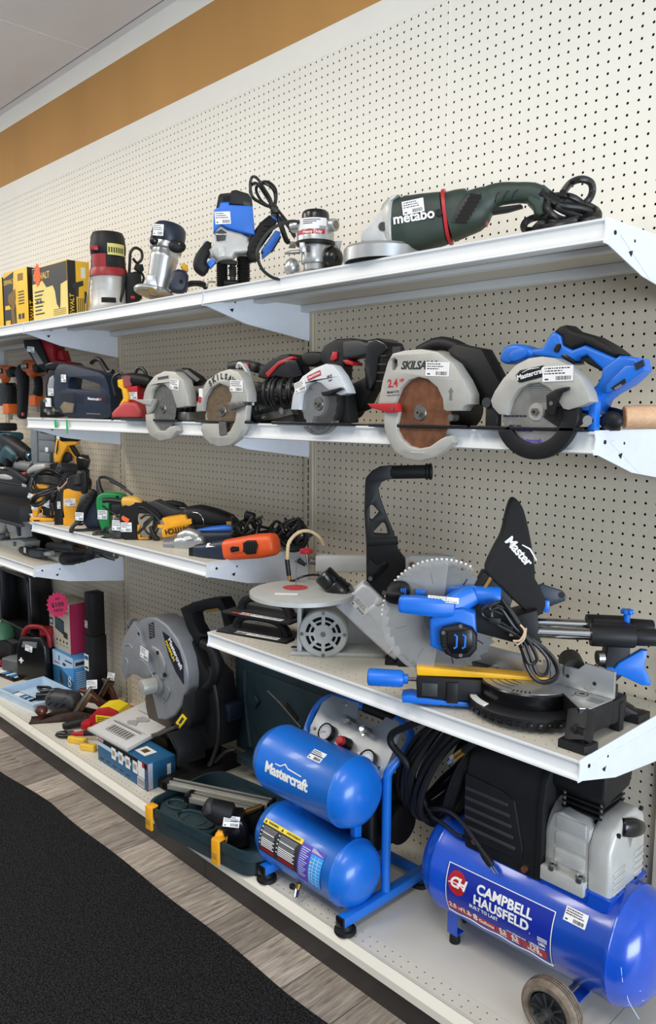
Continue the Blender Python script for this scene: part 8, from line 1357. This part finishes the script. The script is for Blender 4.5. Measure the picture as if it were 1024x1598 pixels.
for i in range(6): b.box(-.2+i*.8, .4+i*.8, -1.5+.3*(i % 2), .8, .3, .34, ('sky_blue', 'box_blue', 'paper')[i % 3])
t.part('printing', b, bd, 'blue and white printing')
# boxes against the wall
t = Thing('camera_box', 'tall cream carton with magenta side and screen picture, pink burst tag', 'box', (hit(80, 1040, y=-4.5).x, -4.5, ZB+6.6), rz=0); b = MB(); w, d, h = 8.6, 3.6, 9.6
b.box(0, w, 0, d, 0, h, 'card_beige' if 'card_beige' in MATS else mk('card_beige', '#c9bda8', .55, var=.04).name, .04); bx = t.part('carton', b)
b = MB(); b.box(.03, w-.03, -.02, 0, h*.78, h*.86, 'card_pink' if 'card_pink' in MATS else mk('card_pink', '#c99a94', .55).name); b.prism([(w*.3, h*.42), (w*.72, h*.34), (w*.72, h*.62), (w*.3, h*.68)], -.06, 0, 'dark_grey', bev=.02); b.prism([(w*.33, h*.45), (w*.69, h*.38), (w*.69, h*.59), (w*.33, h*.65)], -.08, -.05, 'screen_teal' if 'screen_teal' in MATS else mk('screen_teal', '#3d5560', .35, var=.3, scale=60).name); b.prism([(w*.7, h*.3), (w*.88, h*.28), (w*.88, h*.4), (w*.7, h*.42)], -.09, 0, 'dark_grey', bev=.03)
for i in range(4): b.cyl((w*(.36+.16*i), -.03, h*.2), (w*(.36+.16*i), 0, h*.2), .26, 'dark_grey', seg=12); b.box(w*(.32+.16*i), w*(.41+.16*i), -.02, 0, h*.11, h*.12, 'dark_grey')
for i in range(3): b.box(w*.02, w*.18, -.03, 0, h*(.1+.18*i), h*(.24+.18*i), ('sky_blue', 'dark_grey', 'dark_grey')[i]); b.box(w*.05, w*.15, -.04, 0, h*(.13+.18*i), h*(.2+.18*i), 'pale_blue')
b.box(w-.01, w+.03, .02, d-.02, .02, h-.02, 'magenta'); b.box(w*.76, w*.92, -.03, 0, h*.84, h*.93, 'paper'); t.part('printed_panel', b, bx, 'printed picture panel with magenta side')
b = MB(); pts = []
for i in range(32): a = 2*pi*i/32; r = 1.0 if i % 2 else 1.22; pts.append((r*cos(a)*1.75, r*sin(a)*2.1))
b.prism(pts, -.03, 0, 'hot_pink'); b.text('$109', 1.15, 'ink', FRONT((0, -.03, 0), 6), .02, .03); b.text('NEW', .75, 'ink', FRONT((.1, -.03, -1.05), 6), .02, .02); b.text('50%', .5, 'ink', FRONT((0, -.03, 1.15), 6), .02, .015)
k = hit(90, 944, y=-5.9); one('burst_tag', 'pink starburst tag with black hand lettered price', 'price tag', b, (k.x, -5.9, k.z), rz=48)
t = Thing('tool_box', 'blue and white picture carton under the tall cream carton', 'box', (hit(85, 1050, y=-5).x, -5.2, ZB), rz=0); b = MB(); w, d, h = 8.4, 4.6, 6.55; b.box(0, w, 0, d, 0, h, 'sky_blue', .04); bx = t.part('carton', b)
b = MB(); b.prism([(.02, .02), (w-.02, .02), (w-.02, h*.3), (w*.5, h*.5), (.02, h*.75)], -.02, 0, 'box_blue'); b.prism([(.02, h*.55), (w*.6, h*.6), (w-.02, h*.72), (w-.02, h-.02), (.02, h-.02)], -.03, 0, 'pale_blue'); b.prism([(w*.35, h*.12), (w*.5, h*.1), (w*.45, h*.35), (w*.38, h*.52), (w*.33, h*.4)], -.05, 0, 'ink'); b.box(w*.08, w*.35, -.04, 0, h*.64, h*.68, 'coral'); b.box(w*.5, w*.65, -.05, 0, h*.66, h*.74, 'ink'); b.box(w*.62, w*.95, -.05, 0, h*.82, h*.86, 'ink'); b.ring((w*.82, -.04, h*.2), (0, 1, 0), .5, .08, 'paper', 20); b.ring((w*.82, -.04, h*.35), (0, 1, 0), .4, .08, 'paper', 20); b.box(w*.3, w*.36, -.05, 0, h*.75, h*.9, 'box_blue')
T = frame((w, d/2, h/2), (0, 1, 0), (0, 0, 1)); b.box(-d*.48, d*.48, h*.2, h*.44, 0, .02, 'pale_blue', T=T); b.box(-d*.4, d*.3, h*.26, h*.36, .02, .03, 'ink', T=T)
for i in range(8): b.box(-d*.4, d*(.2-.05*(i % 3)), -h*.4+i*.42, -h*.4+i*.42+.14, 0, .02, 'pale_blue', T=T)
b.box(.05, w-.05, .05, d-.05, h, h+.015, 'sky_blue'); t.part('printed_panel', b, bx, 'printed tool picture panels')
t = Thing('steel_post', 'black square steel post standing on end against pegboard', 'post', (hit(150, 1060, y=-3.5).x, -3.5, ZB), rz=0); b = MB(); k = hit(147, 924, y=-3.5); hh = k.z-ZB; zz = hit(147, 990, y=-3.5).z-ZB
b.box(-1.4, 1.4, -1.3, 1.6, 0, zz, 'black', .12); b.box(-1.25, 1.25, -1.15, 1.45, zz, hh, 'black', .1); k2 = hit(153, 946, y=-4.8); b.cyl((k2.x-t.e.location.x/INCH, -1.2, k2.z-ZB), (k2.x-t.e.location.x/INCH, -1.1, k2.z-ZB), .2, 'void', seg=10); bd = t.part('tube', b)
b = MB(); k2 = hit(137, 976, y=-4.9); b.sticker(FRONT((-.75, -1.2, k2.z-ZB)), 1.0, 1.3, 75); t.part('price_sticker', b, bd); b = MB(); k2 = hit(136, 1034, y=-4.9); T = FRONT((-.7, -1.38, k2.z-ZB)); b.box(-.8, .8, -1.5, 1.5, 0, .02, 'paper', T=T); b.box(-.7, .7, .5, 1.2, .02, .03, 'box_blue', T=T); b.box(-.6, .6, -1.2, -.8, .02, .03, 'ink', T=T); t.part('product_label', b, bd, 'white and blue paper label')
# jump starter, inverter, black case
t = Thing('jump_starter', 'black portable jump starter with red carrying handle', 'jump starter', (hit(63, 1030, y=-6).x, -6.2, ZB), rz=25); b = MB(); b.prism([(-3.6, 0), (3.4, 0), (3.6, 1), (3.4, 7), (2.4, 9), (-2.6, 8.6), (-3.6, 6.5), (-3.9, 1)], -2.2, 2.2, 'gloss_black', bev=.5, seg=3); k = None
b.prism([(-2.2, 6.6), (1.4, 6.8), (1.6, 8.0), (-1.8, 7.8)], -2.3, -2.0, 'mid_grey', bev=.1); b.box(-2.9, -1.9, -2.35, -2.1, 3.8, 4.1, 'paper', .05); b.box(-2.55, -2.25, -2.35, -2.1, 3.4, 4.5, 'paper', .05); bd = t.part('body', b); b = MB(); b.tube([(-3.2, -.6, 6.2), (-3.0, -.6, 8.6), (-1.6, -.6, 10.2), (1.6, -.6, 10.4), (3.0, -.6, 9.0), (3.2, -.6, 6.8)], .5, 'dark_red', 5, 12); b.box(.6, 3.3, -.6, 1.6, 7.6, 10.3, 'dark_red', .4); t.part('handle', b, bd); b = MB(); b.sticker(FRONT((-.3, -2.4, 6.6), -10), 1.7, 1.2, 76); t.part('price_sticker', b, bd)
t = Thing('power_inverter', 'silver grey power inverter box with two round sockets', 'power inverter', (hit(44, 1045, y=-6.5).x, -6.5, ZB+.35), rz=18); b = MB(); b.box(-5.0, 4.4, -2.2, 2.4, 0, 2.5, 'mid_grey', .25)
for i in range(6): b.box(-4.8, 4.2, -2.3, -2.1, .3+i*.36, .45+i*.36, 'dull_steel', .03)
bd = t.part('housing', b); b = MB(); b.box(4.2, 4.75, -2.2, 2.4, 0, 2.5, 'gloss_black', .2)
for y in (-1.1, 1.2): b.cyl((4.7, y, 1.3), (4.85, y, 1.3), .7, 'dark_grey', seg=20)
b.cyl((4.8, 1.2, 1.3), (4.95, 1.2, 1.3), .4, 'red'); b.box(4.7, 5.4, 1.9, 2.2, .4, .9, 'black', .08); t.part('end_panel', b, bd); b = MB(); b.box(-1.2, 1.2, -.7, .7, 2.5, 2.53, 'paper', T=Matrix.Rotation(.4, 4, 'Z')); b.box(.8, 2.4, -.3, .1, 2.52, 2.55, 'brass', T=Matrix.Rotation(.2, 4, 'Z')); t.part('label', b, bd)
t = Thing('jumper_clamp', 'large red jumper cable clamp lying before the black case', 'clamp', (-88, -6.4, ZB), rz=48); b = MB(); b.sweep([(-3.5, 0, 2.0), (-1, 0, 2.6), (2, 0, 3.0), (3.6, 0, 3.1)], [(.4, .5), (.8, .7), (.8, .7), (.5, .5)], 'red'); b.sweep([(-3.3, -.3, .9), (0, -.3, 1.2), (3, -.2, 1.6)], [(.4, .4), (.6, .5), (.4, .4)], 'dark_red'); b.sweep([(-3.4, 0, .2), (-3.4, 0, 1.9)], [(.6, .6), (.4, .4)], 'dull_steel'); t.part('jaw', b)
t = Thing('cable_bundle', 'tangled thin red and black cable bundle at left edge', 'cable', (-86.5, -11.0, ZB), rz=0); b = MB(); rnd = random.Random(77)
for k in range(5): b.tube([(rnd.uniform(-3.5, 4), rnd.uniform(-1.8, 1.8), .25+rnd.uniform(0, 1.6)) for _ in range(6)], .2, 'red' if k < 3 else 'cord', 6, 7, True)
t.part('wire', b)
t = Thing('plastic_case', 'big open black plastic case with framed mouth at lower left', 'case', (-88, -3, ZB), rz=0); b = MB(); x0, x1 = hit(2, 960, y=-5).x+88, hit(47, 960, y=-5).x+88; z1 = hit(20, 893, y=-5).z-ZB; zb = 7.5
b.box(x0, x1, 1.8, 2.6, 0, z1, 'gloss_black', .1); b.box(x1-.5, x1+.3, -2, 2.6, 0, z1+.2, 'gloss_black', .2); b.box(x0-.8, x0, -2, 2.6, 0, z1, 'gloss_black', .2); b.box(x0, x1, -2, 2.6, z1-.5, z1, 'gloss_black', .2); b.box(x0, x1, -2.2, 2.6, 0, zb-.4, 'black', .2)
b.tube([(x0, -2.1, zb), (x0, -2.1, z1-.6), (x0+.8, -2.1, z1), (x1-1.2, -2.1, z1), (x1-.2, -2.1, z1-1), (x1, -2.1, zb), (x0, -2.1, zb)], .3, 'dark_grey', 0, 8); bd = t.part('shell', b)
b = MB(); b.box(x0-4, x1-3, -5.4, -2.1, 0, 5.0, 'black', .3)
for i in range(3): b.box(x0-2, x1-3.3, -3.2-.5*i, -2.95-.5*i, 5.0, 5.15, 'dull_steel', .04)
t.part('lower_lid', b, bd)
k = hit(4, 965, y=-7); t = Thing('rounded_lid', 'dull green rounded lid at the left edge', 'tool', (k.x, -7.2, ZB+5.1)); b = MB(); b.lathe([(0, 3.0), (1.6, 2.7), (2.8, 1.7), (3.3, .4), (3.3, 0), (0, 0)], (-1.2, 0, 0), (0, 0, 1), 'sand_green', 32); t.part('shell', b)
# ------------------------------------------------------------------ green tool case with its lid open against the wall
t = Thing('open_tool_case', 'large dark green moulded tool case, lid open against the pegboard', 'tool case', (-.9, -13.0, ZB), rz=7); w, d0, d1 = 9.9, -6.9, 6.0; h = 3.1
def rr(x0, x1, y0, y1, r, n=6):
    P_ = []
    for cx, cy, a in ((x1-r, y0+r, -90), (x1-r, y1-r, 0), (x0+r, y1-r, 90), (x0+r, y0+r, 180)): P_ += [(cx+r*cos(radians(a+90*i/n)), cy+r*sin(radians(a+90*i/n))) for i in range(n+1)]
    return P_
b = MB(); A = rr(-w, w, d0, d1, 2.6); R = lambda L, s, x=0, y=0: [((p[0])*s+x, (p[1]+.4)*s-.4+y) for p in L]
lev = [([((x)*.95, (y+.4)*.93-.4) for x, y in A], 0), ([((x)*.98, (y+.4)*.97-.4) for x, y in A], h*.6), (A, h*.65), (A, h), ([(x*.965, (y+.4)*.95-.4) for x, y in A], h), ([(x*.945, (y+.4)*.92-.4) for x, y in A], h*.35)]
n = len(A); vs = []; fs = []
for L, z in lev: vs += [(x, y, z) for x, y in L]
for r in range(len(lev)-1): fs += [(r*n+i, r*n+(i+1) % n, (r+1)*n+(i+1) % n, (r+1)*n+i) for i in range(n)]
fs.append(tuple(range(n))[::-1]); fs.append(tuple((len(lev)-1)*n+i for i in range(n))); b.add(vs, fs, 'case_green')
for c, rx, ry in (((-7.0, -3.6), 1.5, 1.0), ((-2.4, -4.6), 2.9, 1.5)):
    b.tube([(c[0]+rx*cos(a), c[1]+ry*sin(a), h*.82) for a in [2*pi*i/24 for i in range(24)]], .16, 'case_green', 0, 8, True); b.lathe([(0, h*.45), (min(rx, ry)*.9, h*.5), (min(rx, ry)*1.0, h*.8)], (c[0], c[1], 0), (0, 0, 1), 'case_green', 20)
b.prism([(-w+.6, d0+2.6), (-w+2.6, d0+.5), (-1, d0+.5), (1.2, d0+1.6), (1.2, d0+4.4), (-3, d0+5.4), (-w+.6, d0+5.4)], h*.3, h*.78, 'case_green', axis='z', bev=.3); b.box(-4, 4.5, 1.5, 5.2, h*.35, h*.9, 'case_green', .6); b.box(5, 9.5, .5, 5.2, h*.35, h*1.1, 'case_green', .5); tr = t.part('lower_shell', b)
for x in (-8.0, 4.0):
    b = MB(); b.box(x-.62, x+.62, d0-.45, d0-.1, h*.1, h+.25, 'dw_yellow', .12); b.box(x-.62, x+.62, d0-.3, d0+.7, h+.02, h+.3, 'dw_yellow', .1); b.box(x-.4, x+.4, d0-.52, d0-.4, h*.35, h*.6, 'yellow_trig', .04); t.part('latch', b, tr, 'yellow latch')
b = T_abs(t); LX0, LX1 = -14.6, 6.6; zt2, zb2 = -44.8, -58.6
L = [(LX0, zb2), (LX0-.1, zt2+1.2), (LX0+1.2, zt2), (LX1-1.5, zt2), (LX1, zt2+1.5), (LX1, zb2)]
b.prism(L, -2.6, -.6, 'case_green', bev=.35, seg=3); b.prism([(LX0+1.2, zb2+1), (LX0+1.2, zt2-1), (LX1-1.2, zt2-1), (LX1-1.2, zb2+1)], -2.95, -2.5, 'case_green', bev=.2)
b.tube([hit(u, v, y=-3.0) for u, v in ((418, 1078), (440, 1100), (470, 1135))], .16, 'dull_steel', 3); b.prism([(k.x, k.z) for k in [hit(u, v, y=-3.0) for u, v in ((448, 1096), (466, 1120), (462, 1126), (446, 1104))]], -3.1, -2.8, 'void')
b.sweep([hit(395, 1100, y=-3.1), hit(402, 1090, y=-3.1)], [(.6, .3), (.6, .3)], 'case_green'); b.tube([hit(u, v, y=-3.0) for u, v in ((382, 1045), (385, 1110), (392, 1165))], .3, 'case_green', 3)
b.box(-12, 5, -4.6, -2.2, ZB+h-.6, zb2+.4, 'case_green', .3); t.part('lid', b)
# aluminium rails lying in the case
def rail(label, p0, p1, w_, z, dk):
    a = hit(*p0, z=ZB+z); c = hit(*p1, z=ZB+z); v = c-a; L = v.length; t = Thing('aluminium_rail', label, 'rail', (a.x, a.y, ZB+z-1.0), rz=math.degrees(atan2(v.y, v.x)))
    b = MB(); b.box(0, L, -.2, w_, 0, .7, 'rail_alu' if 'rail_alu' in MATS else mk('rail_alu', '#b5b3a9', .35, .6, var=.05).name, .06); b.box(0, L, .25, .45, .6, .95, 'rail_alu', .05); b.box(0, L, w_-.35, w_-.15, .6, .9, 'rail_alu', .05); b.box(.1, L-.1, .5, w_-.4, .7, .74, 'dark_grey'); bd = t.part('extrusion', b)
    b = MB(); b.box(-.7, 0, -.3, w_+.1, -.1, 1.0, 'gloss_black', .1); t.part('end_cap', b, bd); b = MB(); b.box(L, L+.4, -.3, w_+.1, -.1, 1.0, 'gloss_black', .1); t.part('end_cap', b, bd); return t
rail('long aluminium rail lying across the green case, further back', (262, 1219), (418, 1252), 1.5, 4.6, 0)
rail('shorter aluminium rail in front of the longer one in the case', (296, 1240), (400, 1264), 1.3, 4.4, 0)
# black tool with orange dial in the case
k = hit(365, 1300, z=ZB+2.4); t = Thing('rotary_saw', 'black power tool with orange dial lying in the green case', 'tool', (k.x, k.y, ZB+1.3), rz=50); P, q = mkP(t, cJ)
b = MB(); b.sweep([P(525, 365, -.3), P(600, 400, -.3), P(690, 430, -.3)], [(1.0, 1.0), (1.35, 1.2), (1.5, 1.3)], 'black'); b.lathe([(0, 0), (1.0, 0), (1.1, .2), (1.1, .9), (.9, 1.0)], P(515, 360, -.3), P(600, 400, -.3)-P(515, 360, -.3), 'dark_grey', 24); b.prism(q([(600, 500), (620, 470), (700, 420), (790, 430), (830, 500), (835, 620), (790, 680), (720, 700), (680, 690), (610, 560)], -.6), -1.8, 1.6, 'gloss_black', bev=.5, seg=3); b.prism(q([(705, 545), (740, 520), (768, 530), (760, 565), (725, 575)], -1.8), -1.95, -1.7, 'black', bev=.06); bd = t.part('body', b)
b = MB(); g = q([(575, 600), (590, 560), (610, 535), (640, 545), (655, 585), (640, 600), (668, 640), (672, 690), (650, 695), (600, 665), (580, 640)], -1.9); b.prism(g, -2.3, -1.7, 'dw_yellow', bev=.12)
for i in range(7): k = P(668-i*2, 600+i*14, -2.2); b.box(k.x-.12, k.x+.12, -2.35, -1.8, k.z-.05, k.z+.05, 'yellow_trig')
k = P(612, 645, -2.3); b.cyl((k.x, -2.36, k.z), (k.x, -2.2, k.z), .25, 'void', seg=14); t.part('dial', b, bd, 'orange toothed dial')
b = MB(); k = P(705, 465, -1.4); b.sticker(frame((k.x, -1.75, k.z), (1, 0, -.15), (0, .6, .8)), 1.9, 1.2, 81); t.part('price_sticker', b, bd); b = MB(); b.prism(q([(780, 410), (920, 360), (925, 375), (800, 430)], 1), .8, 1.6, 'brass', bev=.04); b.prism(q([(800, 430), (930, 375), (900, 560), (830, 560)], 1.5), .9, 2, 'black', bev=.2); t.part('blade_guide', b, bd)
